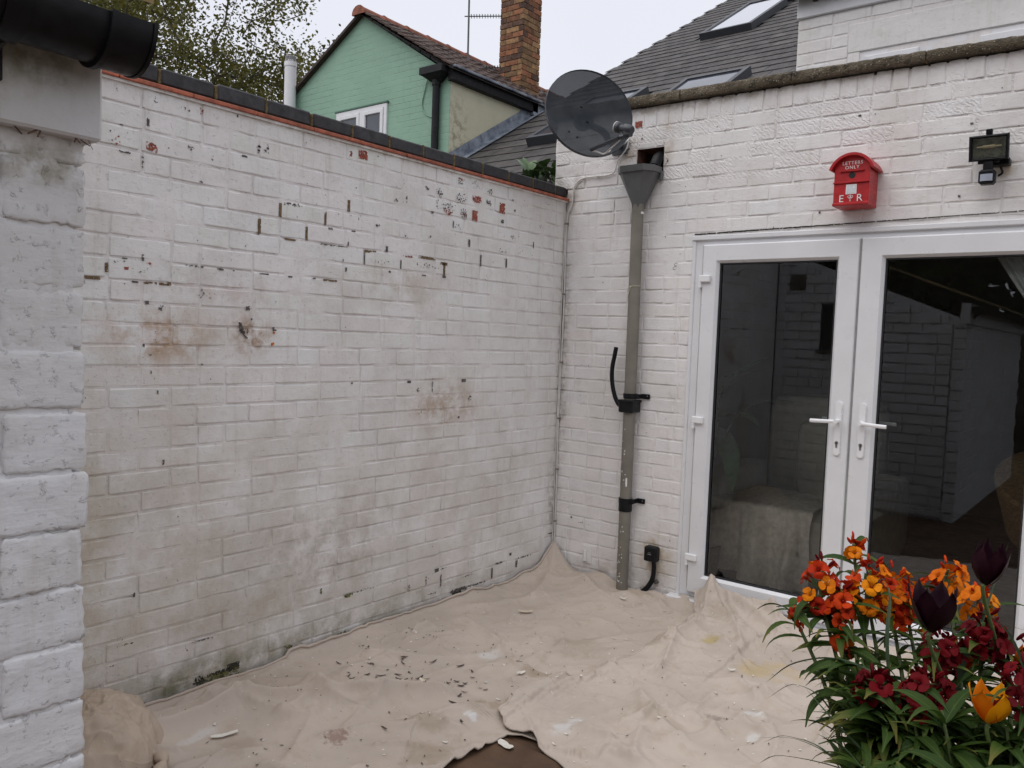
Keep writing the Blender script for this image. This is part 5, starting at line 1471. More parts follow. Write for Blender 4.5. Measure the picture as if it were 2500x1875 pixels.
for j in range(42):
    y0 = 1.75 + j * 0.2205
    for i in range(16 if y0 > 4.0 else 18):
        x0 = -3.60 + i * 0.241 + (0.12 if j % 2 else 0.0)
        if any(a - 0.02 < x0 < b_ + 0.02 and c_ - 0.1 < y0 < d_ for a, b_, c_, d_ in SKY): continue
        cand.append((x0 + rnd.uniform(-0.004, 0.004), y0 + rnd.uniform(-0.003, 0.003)))
vis = [q for q in cand if q[1] > 2.2 and not (q[1] < 3.9 and q[0] > -0.6) and not (q[1] < 2.9 and q[0] > -1.2)]
oth = [q for q in cand if q not in set(vis)]
vis.sort(key=lambda q: q[1] - 0.3 * q[0])
rest = MB()
for n, (x0, y0) in enumerate(vis + oth):
    p = Vector((x0, y0, rz(y0) - 0.004)) ; tl = -0.018
    if n < 300:
        o = link('slate', sm[n % 4], sh, p); o.rotation_euler = (pitch + tl, 0, 0)
    else:
        Mx = Matrix.Translation(p) @ Matrix.Rotation(pitch + tl, 4, 'X')
        me = sm[n % 4]; rest.add([Mx @ v.co for v in me.vertices], [tuple(q.vertices) for q in me.polygons])
stuff(rest.build('far_slates', M_SLATE, sh, smooth=0))
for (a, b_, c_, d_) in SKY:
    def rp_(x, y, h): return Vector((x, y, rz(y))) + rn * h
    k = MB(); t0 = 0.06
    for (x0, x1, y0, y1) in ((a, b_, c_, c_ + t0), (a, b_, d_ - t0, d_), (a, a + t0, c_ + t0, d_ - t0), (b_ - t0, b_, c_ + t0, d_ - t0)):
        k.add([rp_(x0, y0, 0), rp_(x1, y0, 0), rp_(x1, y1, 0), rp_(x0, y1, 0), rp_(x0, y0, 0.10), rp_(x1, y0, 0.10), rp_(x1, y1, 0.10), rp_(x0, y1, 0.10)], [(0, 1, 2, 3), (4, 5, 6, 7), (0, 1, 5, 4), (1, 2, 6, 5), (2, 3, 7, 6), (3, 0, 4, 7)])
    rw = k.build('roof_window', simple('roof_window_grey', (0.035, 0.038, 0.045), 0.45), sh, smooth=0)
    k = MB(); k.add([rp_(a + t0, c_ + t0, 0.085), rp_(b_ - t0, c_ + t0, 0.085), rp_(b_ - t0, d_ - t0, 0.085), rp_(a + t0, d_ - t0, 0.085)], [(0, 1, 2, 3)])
    k.build('pane', simple('roof_window_bright_glass', (0.75, 0.76, 0.79), 0.03, metal=1.0, var=0.02) if c_ > 5 else M_WGLASS, rw, smooth=0)  # same glass in a bright and a dark copy, standing in for sky reflection
# lead where the slates meet the cream wall
fl_ = MB()
V = []
for (y0) in (2.5, 3.1, 3.6, 4.1, 4.56):
    V += [(-3.722, y0, rz(y0) + 0.16), (-3.715, y0, rz(y0) + 0.02), (-3.60, y0, rz(y0) + 0.018)]
fl_.add(V, [(k * 3 + q, k * 3 + q + 1, k * 3 + q + 4, k * 3 + q + 3) for k in range(4) for q in range(2)])
fl_.build('lead_flashing', M_LEAD, sh, smooth=0)
# white upper storey on the right
uw = thing('upper_extension', 'white painted brick upper storey with window above the concrete coping', 'extension', (2.2, 1.3, 2.6))
UY = 1.2
c = MB(); c.box((0.925, UY + 0.02, 2.60), (4.4, 3.6, 3.80)); c.build('wall_core', M_BACK, uw, smooth=0)
mortar('mortar', [(0.905, 4.3, 2.60, 3.60)], lambda u, z, d: (u, UY + d, z), M_BACK, uw, base=0.004, amp=0.002, res=0.04)
pcs = []
r3 = random.Random(31)
for k in range(14):
    z0 = 2.60 + 0.075 * k
    for a, b_ in bond_row(0.905, 2.75, k, 0.2265, 0.1125, 0.1, r3): pcs.append((a, b_, z0, z0 + 0.075))
pcs = cut(pcs, (1.222, 4.0, 2.5, 3.405))
lay(pcs, uw, lambda u, z: (u, UY, z), 0.0, M_BACK, 0.009, keep=300)
c = MB(); c.cbox((1.222, UY - 0.006, 3.228), (4.0, UY + 0.04, 3.400), 0.004); c.build('lintel', M_BACK, uw)
c = MB(); c.cbox((1.222, UY - 0.004, 2.6), (1.292, UY + 0.04, 3.2275), 0.003); c.build('pier', M_BACK, uw)
c = MB(); c.cbox((0.90, UY - 0.022, 3.497), (4.4, UY + 0.02, 3.66), 0.004); c.build('fascia', M_WINW, uw)
c = MB(); c.box((0.90, UY - 0.10, 3.661), (4.4, 3.6, 3.75)); c.build('roof_edge', M_BLKW, uw, smooth=0)
c = MB(); V = []; F_ = []
for xx in (0.86, 4.4):
    for k in range(9):
        a_ = math.pi + math.pi * k / 8; V.append((xx, UY - 0.085 + 0.056 * math.cos(a_), 3.655 + 0.06 * math.sin(a_)))
F_ = [(k, k + 1, k + 10, k + 9) for k in range(8)] + [tuple(range(9))]
c.add(V, F_); gu = c.build('gutter', M_BLACK, uw)
c = MB(); c.cbox((1.0, UY - 0.14, 3.58), (1.03, UY - 0.02, 3.63), 0.004); c.build('gutter_bracket', M_BLACK, gu)
wd = MB()
for (a, b_) in ((1.296, 1.656), (1.656, 1.909), (1.909, 2.9)):
    t = MB(); frame_profile(t, a + 0.002, b_ - 0.002, 2.62, 3.224, 0.045, UY + 0.004, UY + 0.06); wd.add(t.v, t.f)
win = wd.build('window', M_WINW, uw, smooth=20)
for (a, b_) in ((1.296, 1.656), (1.909, 2.9)):
    t = MB(); frame_profile(t, a + 0.03, b_ - 0.03, 2.65, 3.195, 0.06, UY - 0.010, UY + 0.04); t.build('sash', M_WINW, win, smooth=20)
for (a, b_) in ((1.34, 1.61), (1.70, 1.866), (1.96, 2.85)):
    t = MB(); t.box((a, UY + 0.02, 2.66), (b_, UY + 0.03, 3.185)); t.build('pane', M_WGLASS, win, smooth=0)
# weed growing behind the coping in the corner
M_WLEAF = simple('weed_leaf', (0.05, 0.10, 0.028), 0.5, var=0.35, vs=12, objvar=0.35)
wp = thing('corner_weed', 'leafy green weed growing behind the coping in the corner', 'weed', (-0.28, 0.16, 2.22))
for n in range(46):
    b0 = Vector((-0.30 + rnd.uniform(-0.10, 0.14), 0.12 + rnd.uniform(-0.10, 0.12), 2.33 + rnd.uniform(0, 0.14)))
    d = Vector((rnd.uniform(-1, 1), rnd.uniform(-1, 1), rnd.uniform(-0.1, 0.8))).normalized()
    m_ = MB(); leaf_blade(b0, b0 + d * rnd.uniform(0.08, 0.15), rnd.uniform(0.04, 0.065), 0.012, m_, 5); m_.build('leaf', M_WLEAF, wp)
for n in range(7):
    m_ = MB(); m_.tube(bez([(-0.28, 0.16, 2.2), (-0.28 + rnd.uniform(-.08, .08), 0.15 + rnd.uniform(-.08, .08), 2.38), (-0.28 + rnd.uniform(-.2, .2), 0.15 + rnd.uniform(-.15, .15), 2.50)], 8), 0.004, 5); m_.build('stem', M_FLECK, wp)

# ================================================================ trees
M_BARK = simple('tree_bark', (0.075, 0.062, 0.05), 0.9, var=0.3, vs=8, bump=0.01, bs=20)


def leaf_mat(name, a, b_):
    m, nt, b, pos = base_mat(name)
    n = noise(nt, pos, 1.4, 3.0); n2 = noise(nt, pos, 9.0, 2.0)
    c = mixc(nt, mrange(nt, n, 0.35, 0.65, 0, 1), c4(a), c4(b_))
    c = mixc(nt, mrange(nt, n2, 0.45, 0.7, 0, 0.8), c, c4([b_[0] * 1.5, b_[1] * 1.25, b_[2]]))
    nt.links.new(c, b.inputs['Base Color'])
    b.inputs['Roughness'].default_value = 0.6
    t = mk(nt, 'ShaderNodeBsdfTranslucent', None, {'Color': c})
    mx = mk(nt, 'ShaderNodeMixShader', None, {0: 0.35, 1: b.outputs[0], 2: t.outputs[0]})
    nt.links.new(mx.outputs[0], nt.nodes['Material Output'].inputs[0])
    return m


M_TLEAF = leaf_mat('spring_leaf', (0.075, 0.085, 0.016), (0.125, 0.12, 0.022))
M_DLEAF = leaf_mat('dark_leaf', (0.018, 0.035, 0.012), (0.03, 0.05, 0.015))


def make_tree(name, label, base, top, centre, radii, n_att, leaves, lsize, seed, mleaf, group=None, spread=0.35):
    r = random.Random(seed)
    root = thing(name, label, 'tree', base, group)
    base = Vector(base); top = Vector(top); centre = Vector(centre)
    nodes = []; par = []
    for k in range(9):
        t = k / 8
        nodes.append(base.lerp(top, t) + Vector((r.uniform(-0.1, 0.1), r.uniform(-0.1, 0.1), 0)) * (1 if 0 < k < 8 else 0)); par.append(k - 1)
    att = []
    while len(att) < n_att:
        p = Vector((r.uniform(-1, 1), r.uniform(-1, 1), r.uniform(-1, 1)))
        if p.length > 1: continue
        if mn.noise(p * 2.2 + Vector((seed, 0, 0))) < -0.22: continue
        p = centre + Vector((p.x * radii[0], p.y * radii[1], p.z * radii[2]))
        att.append(p)
    att.sort(key=lambda p: (p - top).length + r.uniform(0, 0.8))
    arr = [tuple(n) for n in nodes]
    ends = []
    for p in att:
        A = np.array(arr); pv = np.array(p)
        d = A - pv
        dist = np.sqrt((d ** 2).sum(1)) + np.maximum(0, A[:, 2] - p.z + 0.1) * 1.4
        dist[:3] += 50
        k = int(dist.argmin())
        a = Vector(arr[k]); v = p - a; n = max(2, min(6, int(v.length / 0.35)))
        prev = k
        side = v.orthogonal().normalized() * r.uniform(-0.12, 0.12) * v.length
        for i in range(1, n + 1):
            t = i / n
            q = a + v * t + side * math.sin(math.pi * t) + Vector((0, 0, -0.10 * v.length * math.sin(math.pi * t)))
            arr.append(tuple(q)); par.append(prev); prev = len(arr) - 1
        ends.append(prev)
    N = len(arr)
    rad2 = [0.0] * N; kids = [0] * N
    for k in range(N):
        if par[k] >= 0: kids[par[k]] += 1
    for k in range(N - 1, -1, -1):
        if kids[k] == 0: rad2[k] = 0.0085 ** 2
        if par[k] >= 0: rad2[par[k]] += rad2[k] * 0.92
    br = MB(); tr = MB()
    for k in range(1, N):
        a, b_ = Vector(arr[par[k]]), Vector(arr[k])
        if (b_ - a).length < 1e-4: continue
        ra, rb = math.sqrt(rad2[par[k]]), math.sqrt(rad2[k])
        (tr if k < 9 else br).tube([a, b_], [min(ra, rb * 1.6), rb], 7 if rb > 0.03 else (4 if rb > 0.012 else 3), cap=False)
    tr.build('trunk', M_BARK, root, smooth=180)
    br.build('branches', M_BARK, root, smooth=180)
    V = []; F_ = []
    per = leaves // max(1, len(ends))
    for e in ends:
        p = Vector(arr[e]); q = Vector(arr[par[e]])
        cl = r.random()
        for n in range(int(per * (0.4 + 1.2 * cl))):
            c = p.lerp(q, r.random() ** 2) + Vector((r.gauss(0, 1), r.gauss(0, 1), r.gauss(0, 0.9))) * spread
            d = Vector((r.uniform(-1, 1), r.uniform(-1, 1), r.uniform(-0.9, 0.5))).normalized()
            s = d.orthogonal().normalized(); s = (Matrix.Rotation(r.uniform(0, 6.28), 3, d) @ s)
            L = lsize * r.uniform(0.6, 1.3); w = L * 0.32
            b0 = len(V)
            V += [tuple(c), tuple(c + d * L * 0.5 + s * w), tuple(c + d * L), tuple(c + d * L * 0.5 - s * w)]
            F_.append((b0, b0 + 1, b0 + 2, b0 + 3))
    cr = MB(); cr.v = V; cr.f = F_
    cr.build('crown', mleaf, root, smooth=0)
    return root


make_tree('garden_tree', 'airy olive green tree behind the wall left of the mint house', (-12.9, 3.4, -0.1), (-12.9, 3.4, 4.0), (-12.9, 3.5, 7.2), (4.0, 3.0, 3.9), 640, 66000, 0.075, 3, M_TLEAF, 'trees behind the garden wall', 0.17)
make_tree('garden_tree', 'lower bushy tree behind the flue of the mint house', (-12.9, 8.6, -0.1), (-12.9, 8.6, 3.0), (-12.9, 8.6, 5.6), (3.2, 2.2, 2.6), 300, 22000, 0.085, 8, M_TLEAF, 'trees behind the garden wall', 0.18)

# ================================================================ garden behind the viewer (only seen mirrored in the doors)
fn_ = thing('garden_fence', 'dark brown board fence at the end of the garden, mirrored in the door glass', 'fence', (1.5, -9.2, 0))
M_FENCE = simple('brown_fence', (0.07, 0.05, 0.035), 0.85, var=0.3, vs=6, objvar=0.25)
for k in range(60):
    x0 = -3.0 + k * 0.15
    b_ = MB(); b_.cbox((x0, -9.22 + 0.012 * (k % 2), 0.0), (x0 + 0.143, -9.2 + 0.012 * (k % 2), 1.8 + rnd.uniform(-0.01, 0.01)), 0.004); b_.build('board', M_FENCE, fn_, origin=(x0, -9.2, 0))
for i, x0 in enumerate((-4.2, -1.2, 1.9, 5.2)):
    make_tree('evergreen_tree', ['dense dark evergreen standing farthest left beyond the fence, mirrored in the glass', 'dense dark evergreen second from the left beyond the fence, mirrored in the glass', 'dense dark evergreen third from the left beyond the fence, mirrored in the glass', 'dense dark evergreen farthest right beyond the fence, mirrored in the glass'][i],
              (x0, -11.0, -0.1), (x0, -11.0, 2.2), (x0, -11.0, 4.0), (2.1, 1.3, 3.4), 130, 9000, 0.32, 40 + i, M_DLEAF, 'evergreens beyond the fence', 0.42)

# ================================================================ canvas dust sheets
def cloth_mat(name, col, stains):
    m, nt, b, pos = base_mat(name)
    n1 = noise(nt, pos, 2.2, 5.0, 0.6); n2 = noise(nt, pos, 9.0, 6.0, 0.65)
    c = mixc(nt, mrange(nt, n1, 0.35, 0.65, 0, 1), c4([v * 0.93 for v in col]), c4([min(1, v * 1.06) for v in col]))
    c = mixc(nt, mrange(nt, n2, 0.5, 0.75, 0, 0.55), c, c4([col[0] * 0.80, col[1] * 0.74, col[2] * 0.66]))
    # old white emulsion spots and dark crumbs
    n3 = noise(nt, pos, 46.0, 3.0, 0.6)
    c = mixc(nt, mrange(nt, n3, 0.70, 0.745, 0, 0.75), c, (0.72, 0.70, 0.67, 1))
    n4 = noise(nt, pos, 75.0, 2.0, 0.5)
    c = mixc(nt, mrange(nt, n4, 0.735, 0.765, 0, 0.8), c, (0.07, 0.05, 0.045, 1))
    for (ce, ra, co, s, ns) in stains:
        d = mk(nt, 'ShaderNodeVectorMath', {'operation': 'SUBTRACT'}, {0: pos, 1: (ce[0], ce[1], 0.03)}).outputs[0]
        d = mk(nt, 'ShaderNodeVectorMath', {'operation': 'DIVIDE'}, {0: d, 1: (ra[0], ra[1], 1.0)}).outputs[0]
        d = mk(nt, 'ShaderNodeVectorMath', {'operation': 'LENGTH'}, {0: d}).outputs[1]
        q = mth(nt, 'ADD', d, mth(nt, 'MULTIPLY', mth(nt, 'SUBTRACT', noise(nt, pos, ns, 6.0, 0.7), 0.5), 3.0))
        c = mixc(nt, mth(nt, 'MULTIPLY', mrange(nt, q, 1.0, 0.25, 0, 1), s), c, c4(co))
    nt.links.new(c, b.inputs['Base Color'])
    b.inputs['Roughness'].default_value = 0.92
    b.inputs['Specular IOR Level'].default_value = 0.2
    p = None
    msk = mrange(nt, noise(nt, pos, 2.6, 3.0), 0.45, 0.62, 0.0, 1.0)
    for sc_, dist_, hh_ in ((3.4, 0.9, 0.0022), (7.5, 0.8, 0.0010)):
        q = noise(nt, pos, sc_, 2.0, 0.45, dist_)
        q = mth(nt, 'ABSOLUTE', mth(nt, 'SUBTRACT', q, 0.5))
        p = bumpn(nt, b, mth(nt, 'MULTIPLY', mrange(nt, q, 0.0, 0.045, 1.0, 0.0), msk), hh_, 1.0, p)
    p = bumpn(nt, b, noise(nt, pos, 22.0, 4.0, 0.55, 0.4), 0.0014, 1.0, p)
    bumpn(nt, b, noise(nt, pos, 420.0, 2.0), 0.0006, 1.0, p)
    return m


TAN = (0.30, 0.235, 0.165); WHT = (0.60, 0.585, 0.57); YEL = (0.47, 0.36, 0.20); DKB = (0.085, 0.055, 0.045)
CCOL = (0.475, 0.405, 0.345)
M_CLA = cloth_mat('canvas_left', CCOL, [
    ((0.96, -1.72), (0.16, 0.07), TAN, 0.7, 9.0), ((1.04, -1.63), (0.1, 0.08), TAN, 0.6, 9.0), ((0.95, -1.84), (0.04, 0.025), WHT, 0.9, 14.0), ((0.85, -1.98), (0.12, 0.06), TAN, 0.5, 12.0),
    ((0.71, -2.25), (0.05, 0.06), (0.18, 0.09, 0.065), 0.6, 60.0), ((0.3, -2.1), (0.3, 0.3), TAN, 0.3, 9.0), ((0.62, -1.35), (0.08, 0.05), WHT, 0.6, 16.0), ((0.95, -1.36), (0.14, 0.05), TAN, 0.6, 10.0), ((0.85, -0.95), (0.16, 0.16), TAN, 0.35, 6.0), ((0.7, -0.12), (0.2, 0.08), TAN, 0.5, 7.0),
    ((1.0, -2.1), (0.1, 0.14), TAN, 0.55, 10.0), ((0.5, -2.5), (0.12, 0.1), TAN, 0.4, 9.0), ((0.37, -2.56), (0.03, 0.09), WHT, 0.5, 9.0)])
M_CLB = cloth_mat('canvas_right', (0.49, 0.42, 0.36), [
    ((1.58, -0.62), (0.15, 0.13), YEL, 0.75, 6.0), ((1.29, -0.54), (0.05, 0.04), (0.42, 0.34, 0.16), 0.8, 12.0), ((1.24, -1.66), (0.05, 0.09), WHT, 0.85, 9.0), ((1.72, -1.10), (0.06, 0.04), WHT, 0.8, 12.0), ((1.78, -1.25), (0.03, 0.03), WHT, 0.7, 14.0),
    ((1.12, -0.75), (0.07, 0.10), TAN, 0.45, 8.0), ((1.45, -1.38), (0.14, 0.05), TAN, 0.35, 9.0), ((1.2, -0.2), (0.1, 0.15), TAN, 0.4, 7.0), ((1.85, -0.45), (0.02, 0.02), DKB, 0.8, 20.0), ((1.5, -0.35), (0.03, 0.015), DKB, 0.7, 20.0), ((1.62, -1.2), (0.05, 0.03), DKB, 0.45, 30.0)])

FOLD_A = {
    'big': ([(0.273, -2.69), (0.293, -2.518), (0.284, -2.349), (0.436, -2.217), (0.581, -1.988), (0.65, -1.886), (0.766, -1.777)], 0.05, 0.05),
    'big2': ([(0.14, -2.66), (0.187, -2.474), (0.194, -2.33)], 0.02, 0.03), 'm1': ([(0.834, -1.994), (0.907, -1.828), (0.985, -1.679), (1.004, -1.47)], 0.022, 0.035),
    'm2': ([(0.295, -1.835), (0.33, -1.633), (0.491, -1.514)], 0.010, 0.03), 'l1': ([(0.215, -1.058), (0.542, -1.167), (0.784, -1.369), (0.994, -1.361)], 0.012, 0.028),
    'l2': ([(0.711, -1.372), (0.884, -1.372), (1.033, -1.384)], 0.010, 0.02), 'r1': ([(0.563, -0.078), (0.815, -0.164), (1.056, -0.323)], 0.018, 0.03), 'r2': ([(0.925, -0.05), (1.132, -0.155), (1.183, -0.245)], 0.016, 0.02),
    'c1': ([(0.03, -0.02), (0.109, -0.162), (0.288, -0.582)], 0.02, 0.05), 'c2': ([(0.03, -0.02), (0.297, -0.101), (0.56, -0.30)], 0.018, 0.06),
    'b1': ([(0.497, -2.716), (0.53, -2.576), (0.579, -2.471)], 0.012, 0.03), 'b2': ([(0.673, -2.278), (0.726, -2.117), (0.858, -2.018), (0.989, -1.919)], 0.016, 0.03), 'b3': ([(0.25, -2.0), (0.45, -2.1), (0.7, -2.45)], 0.010, 0.03), 'b4': ([(0.1, -2.2), (0.3, -1.95), (0.5, -1.88)], 0.009, 0.02)}
FOLD_B = {
    'p1': ([(1.045, -0.03), (1.256, -0.219), (1.414, -0.481)], 0.026, 0.035), 'p2': ([(1.071, -0.03), (1.333, -0.10), (1.531, -0.209)], 0.024, 0.025), 'p3': ([(1.052, -0.03), (1.14, -0.352), (1.151, -0.754)], 0.028, 0.04),
    'p4': ([(1.2, -0.06), (1.38, -0.07), (1.6, -0.09)], 0.03, 0.02), 'p5': ([(1.152, -0.05), (1.4, -0.337), (1.598, -0.454)], 0.024, 0.025), 'p6': ([(1.4, -0.08), (1.6, -0.2), (1.8, -0.25)], 0.03, 0.022), 'm1': ([(1.167, -0.642), (1.238, -0.869), (1.279, -1.028)], 0.024, 0.03), 'm2': ([(1.202, -1.34), (1.415, -1.355), (1.616, -1.453)], 0.012, 0.03),
    'm3': ([(1.7, -1.331), (1.545, -1.234), (1.515, -1.046)], 0.012, 0.02), 'm4': ([(1.519, -1.543), (1.625, -1.4), (1.681, -1.208), (1.757, -1.087)], 0.014, 0.03), 'm5': ([(1.283, -1.624), (1.451, -1.648), (1.595, -1.68)], 0.01, 0.03), 'm6': ([(1.667, -0.903), (1.822, -0.924), (1.914, -0.991)], 0.012, 0.025),
    'q1': ([(1.3, -1.0), (1.5, -0.85), (1.75, -0.80)], 0.010, 0.03), 'q2': ([(1.1, -1.1), (1.3, -1.2), (1.5, -1.55)], 0.012, 0.04)}


def folds(X, Y, fd_):
    H = np.zeros_like(X)
    for pts, a, w in fd_.values():
        D = np.full_like(X, 9.0)
        n = len(pts) - 1
        for i in range(n):
            p, q = np.array(pts[i]), np.array(pts[i + 1]); d = q - p
            t = np.clip(((X - p[0]) * d[0] + (Y - p[1]) * d[1]) / (d @ d), 0, 1)
            dd = np.hypot(X - p[0] - t * d[0], Y - p[1] - t * d[1])
            edge = 1.0
            D = np.minimum(D, dd * edge)
        H += 0.72 * a * np.exp(-np.abs(D / (w * 0.55)) ** 1.25) + a * 0.28 * np.exp(-(D / (w * 2.2)) ** 2)
    return H


def wrinkle(X, Y, s0, seed):
    H = np.zeros_like(X)
    n, m = X.shape
    def tri(t):
        t = t % 2.0
        return 1 - abs(t - 1)
    for i in range(n):
        for j in range(m):
            x, y = X[i, j], Y[i, j]
            al, ac_ = 0.48 * x + 0.88 * y, 0.88 * x - 0.48 * y
            v = Vector((x * 2.1 + seed, y * 2.1, 0.3))
            wx = mn.noise(v) * 0.35; wy = mn.noise(v + Vector((5.2, 1.3, 7.7))) * 0.35
            f1 = tri(mn.noise(Vector((al * 1.0 + seed, ac_ * 2.3, seed))) * 2.3 + 0.5)
            f2 = tri(mn.noise(Vector((x * 2.9 + wx, y * 2.9 + wy, seed + 2))) * 2.2)
            f3 = tri(mn.noise(Vector((x * 6.1 + wy, y * 6.1 + wx, seed + 3))) * 1.7)
            a = mn.noise(Vector(((x + wx) * 2.7, (y + wy) * 3.3, seed)))
            b = mn.noise(Vector(((x + wx) * 6.5 + 3.1, (y + wy) * 5.0, seed + 4)))
            c = mn.noise(Vector(((x + wy) * 17 + 1.1, (y + wx) * 21, seed + 8)))
            H[i, j] = 0.022 * f1 + 0.012 * f2 + 0.0035 * f3 * max(0.1, mn.noise(v * 1.3) + 0.4) + (0.006 * (1 - min(1, abs(a) * 4.5)) ** 1.4 + 0.005 * max(0, mn.noise(v * 1.7) + 0.25) * (1 - min(1, abs(b) * 4.5)) ** 1.4 + 0.0020 * max(0, mn.noise(v * 2.3)) * (1 - min(1, abs(c) * 3.6)) ** 1.4) + 0.008 * mn.noise(Vector((x * 1.3, y * 1.3, seed)))
    return H * s0


# the sheets are settled by a small cloth solver: more cloth than floor, so it buckles into folds
def settle(X, Y, Z, floor, iters, pins, bend=0.5, g=1.3e-5, extra=1.002, sub=2, st2=3, shear=0.8, damp=0.92):
    P = np.stack([X, Y, Z], -1).astype(float)
    P0 = P.copy(); Q = P.copy(); XY0 = P[:, :, :2].copy()
    n, m = X.shape
    cons = []
    def rest(a, b): return np.linalg.norm(P0[a] - P0[b], axis=-1) * extra
    for st, stiff in ((1, 1.0), (st2, bend)):
        for par in range(2 * st):
            i0 = np.array([k for k in range(n - st) if (k // st) % 2 == par // st and k % st == par % st])
            j0 = np.array([k for k in range(m - st) if (k // st) % 2 == par // st and k % st == par % st])
            if len(i0):
                a = np.ix_(i0, np.arange(m)); b = np.ix_(i0 + st, np.arange(m)); cons.append((a, b, rest(a, b), stiff))
            if len(j0):
                a = np.ix_(np.arange(n), j0); b = np.ix_(np.arange(n), j0 + st); cons.append((a, b, rest(a, b), stiff))
    for dj in (1, -1):
        for par in range(2):
            i0 = np.arange(par, n - 1, 2); j0 = np.arange(m - 1)
            a = np.ix_(i0, j0 if dj == 1 else j0 + 1); b = np.ix_(i0 + 1, j0 + 1 if dj == 1 else j0); cons.append((a, b, rest(a, b), shear))
    for it in range(iters):
        V = (P - Q) * damp
        Q = P.copy(); P = P + V; P[:, :, 2] -= g
        for q in range(sub):
            for a, b, r, k in cons:
                d = P[b] - P[a]; L = np.linalg.norm(d, axis=-1) + 1e-9
                c = (0.5 * k * (L - r) / L)[..., None] * d
                P[a] += c; P[b] -= c
            P[pins, :2] = XY0[pins]
            P[:, :, 2] = np.maximum(P[:, :, 2], floor)
        low = P[:, :, 2] <= floor + 1e-6
        P[low, :2] = Q[low, :2] * 0.7 + P[low, :2] * 0.3
        Q[low] = P[low]
    return P


def rand_folds(x0, x1, y0, y1, n, seed, ang, spread):
    r_ = random.Random(seed); out = {}
    for k in range(n):
        x, y, a = r_.uniform(x0, x1), r_.uniform(y0, y1), r_.gauss(ang, spread)
        L = r_.uniform(0.08, 0.34); b_ = r_.uniform(-0.5, 0.5)
        out[k] = ([(x, y), (x + L * 0.5 * math.cos(a), y + L * 0.5 * math.sin(a)), (x + L * 0.5 * (math.cos(a) + math.cos(a + b_)), y + L * 0.5 * (math.sin(a) + math.sin(a + b_)))], r_.uniform(0.006, 0.02), r_.uniform(0.014, 0.03))
    return out


def ridge(t, k): return np.clip(1 - np.abs(t) * k, 0, 1)


def up2(P):
    """smooth doubling of a grid of points"""
    n, m, _ = P.shape
    R = np.zeros((2 * n - 1, m, 3)); R[::2] = P
    Pe = np.concatenate([P[:1] * 2 - P[1:2], P, P[-1:] * 2 - P[-2:-1]], 0)
    R[1::2] = (-Pe[:-3] + 9 * Pe[1:-2] + 9 * Pe[2:-1] - Pe[3:]) / 16
    P = R; n, m, _ = P.shape
    R = np.zeros((n, 2 * m - 1, 3)); R[:, ::2] = P
    Pe = np.concatenate([P[:, :1] * 2 - P[:, 1:2], P, P[:, -1:] * 2 - P[:, -2:-1]], 1)
    R[:, 1::2] = (-Pe[:, :-3] + 9 * Pe[:, 1:-2] + 9 * Pe[:, 2:-1] - Pe[:, 3:]) / 16
    return R


def nfield(X, Y, fx, fy, s):
    out = np.zeros_like(X)
    for i in range(X.shape[0]):
        for j in range(X.shape[1]): out[i, j] = mn.noise(Vector((X[i, j] * fx, Y[i, j] * fy, s)))
    return out


# left sheet
n, m = 96, 270
U_ = np.linspace(0, 1, n); Vv = np.linspace(0, 1, m)
X = np.zeros((n, m)); Y = np.zeros((n, m))
for j in range(m):
    y = -3.45 + Vv[j] * 3.435
    xl = 0.016 + 0.012 * mn.noise(Vector((y * 7, 0, 2))) + 0.005 * mn.noise(Vector((y * 31, 0, 2)))
    k = min(1, max(0, (y + 1.83) / 0.10)); k = k * k * (3 - 2 * k)
    xr = 1.112 + 0.012 * mn.noise(Vector((y * 11, 1, 0))) + 0.006 * mn.noise(Vector((y * 40, 1, 0))) + 0.3 * k - 0.02 * max(0, -1.9 - y)
    X[:, j] = xl + (xr - xl) * U_; Y[:, j] = y
Y += 0.012 * np.sin(X * 9 + 1) * (1 - Vv[None, :])
AL, AC = 0.48 * X + 0.88 * Y, 0.88 * X - 0.48 * Y
n1 = nfield(AL, AC, 1.1, 3.4, 3.0); n2 = nfield(X, Y, 3.1, 2.6, 9.0); n3 = nfield(X, Y, 11.0, 11.0, 1.0); n4 = nfield(X, Y, 2.0, 2.0, 5.0)
Z0 = 0.004 + 1.7 * folds(X, Y, FOLD_A) + 1.5 * folds(X, Y, rand_folds(0.1, 1.1, -2.9, -1.2, 46, 1, 1.07, 0.45)) + 0.8 * folds(X, Y, rand_folds(0.1, 1.1, -1.4, -0.05, 26, 2, -0.4, 0.9)) + 0.022 * ridge(n1, 3.0) * np.clip(n4 + 0.55, 0.1, 1) + 0.012 * ridge(n2, 3.2) * np.clip(0.5 - n4, 0, 1) + 0.0025 * n3
wallup = np.exp(-np.clip(X - 0.01, 0, 1) / 0.03) * (0.030 + 0.028 * nfield(0 * X + 1, Y, 1, 3.1, 9.0)) * np.where((Y > -2.7) & (Y < -1.95), 0.25, 1.0)
Z0 += wallup + np.exp(-np.clip(-Y, 0, 1) / 0.04) * (0.03 + 0.03 * nfield(X, 0 * Y, 4, 1, 9.0)) + 0.09 * np.exp(-((X - 0.05) ** 2 + (Y + 0.05) ** 2) / 0.09 ** 2)
pipe = np.exp(-((X - 0.53) ** 2 + (Y + 0.06) ** 2) / 0.08 ** 2); Z0 *= 1 - 0.9 * pipe
fl_ = np.full_like(X, 0.003) + np.maximum(0, np.exp(-((X - 0.05) ** 2 + (Y + 0.05) ** 2) / 0.08 ** 2) * 0.05) + 0.6 * wallup
pins = np.zeros((n, m), bool); pins[0] = pins[-1] = True; pins[:, 0] = pins[:, -1] = True
P = settle(X, Y, Z0, fl_, 48, pins)
P = up2(P)
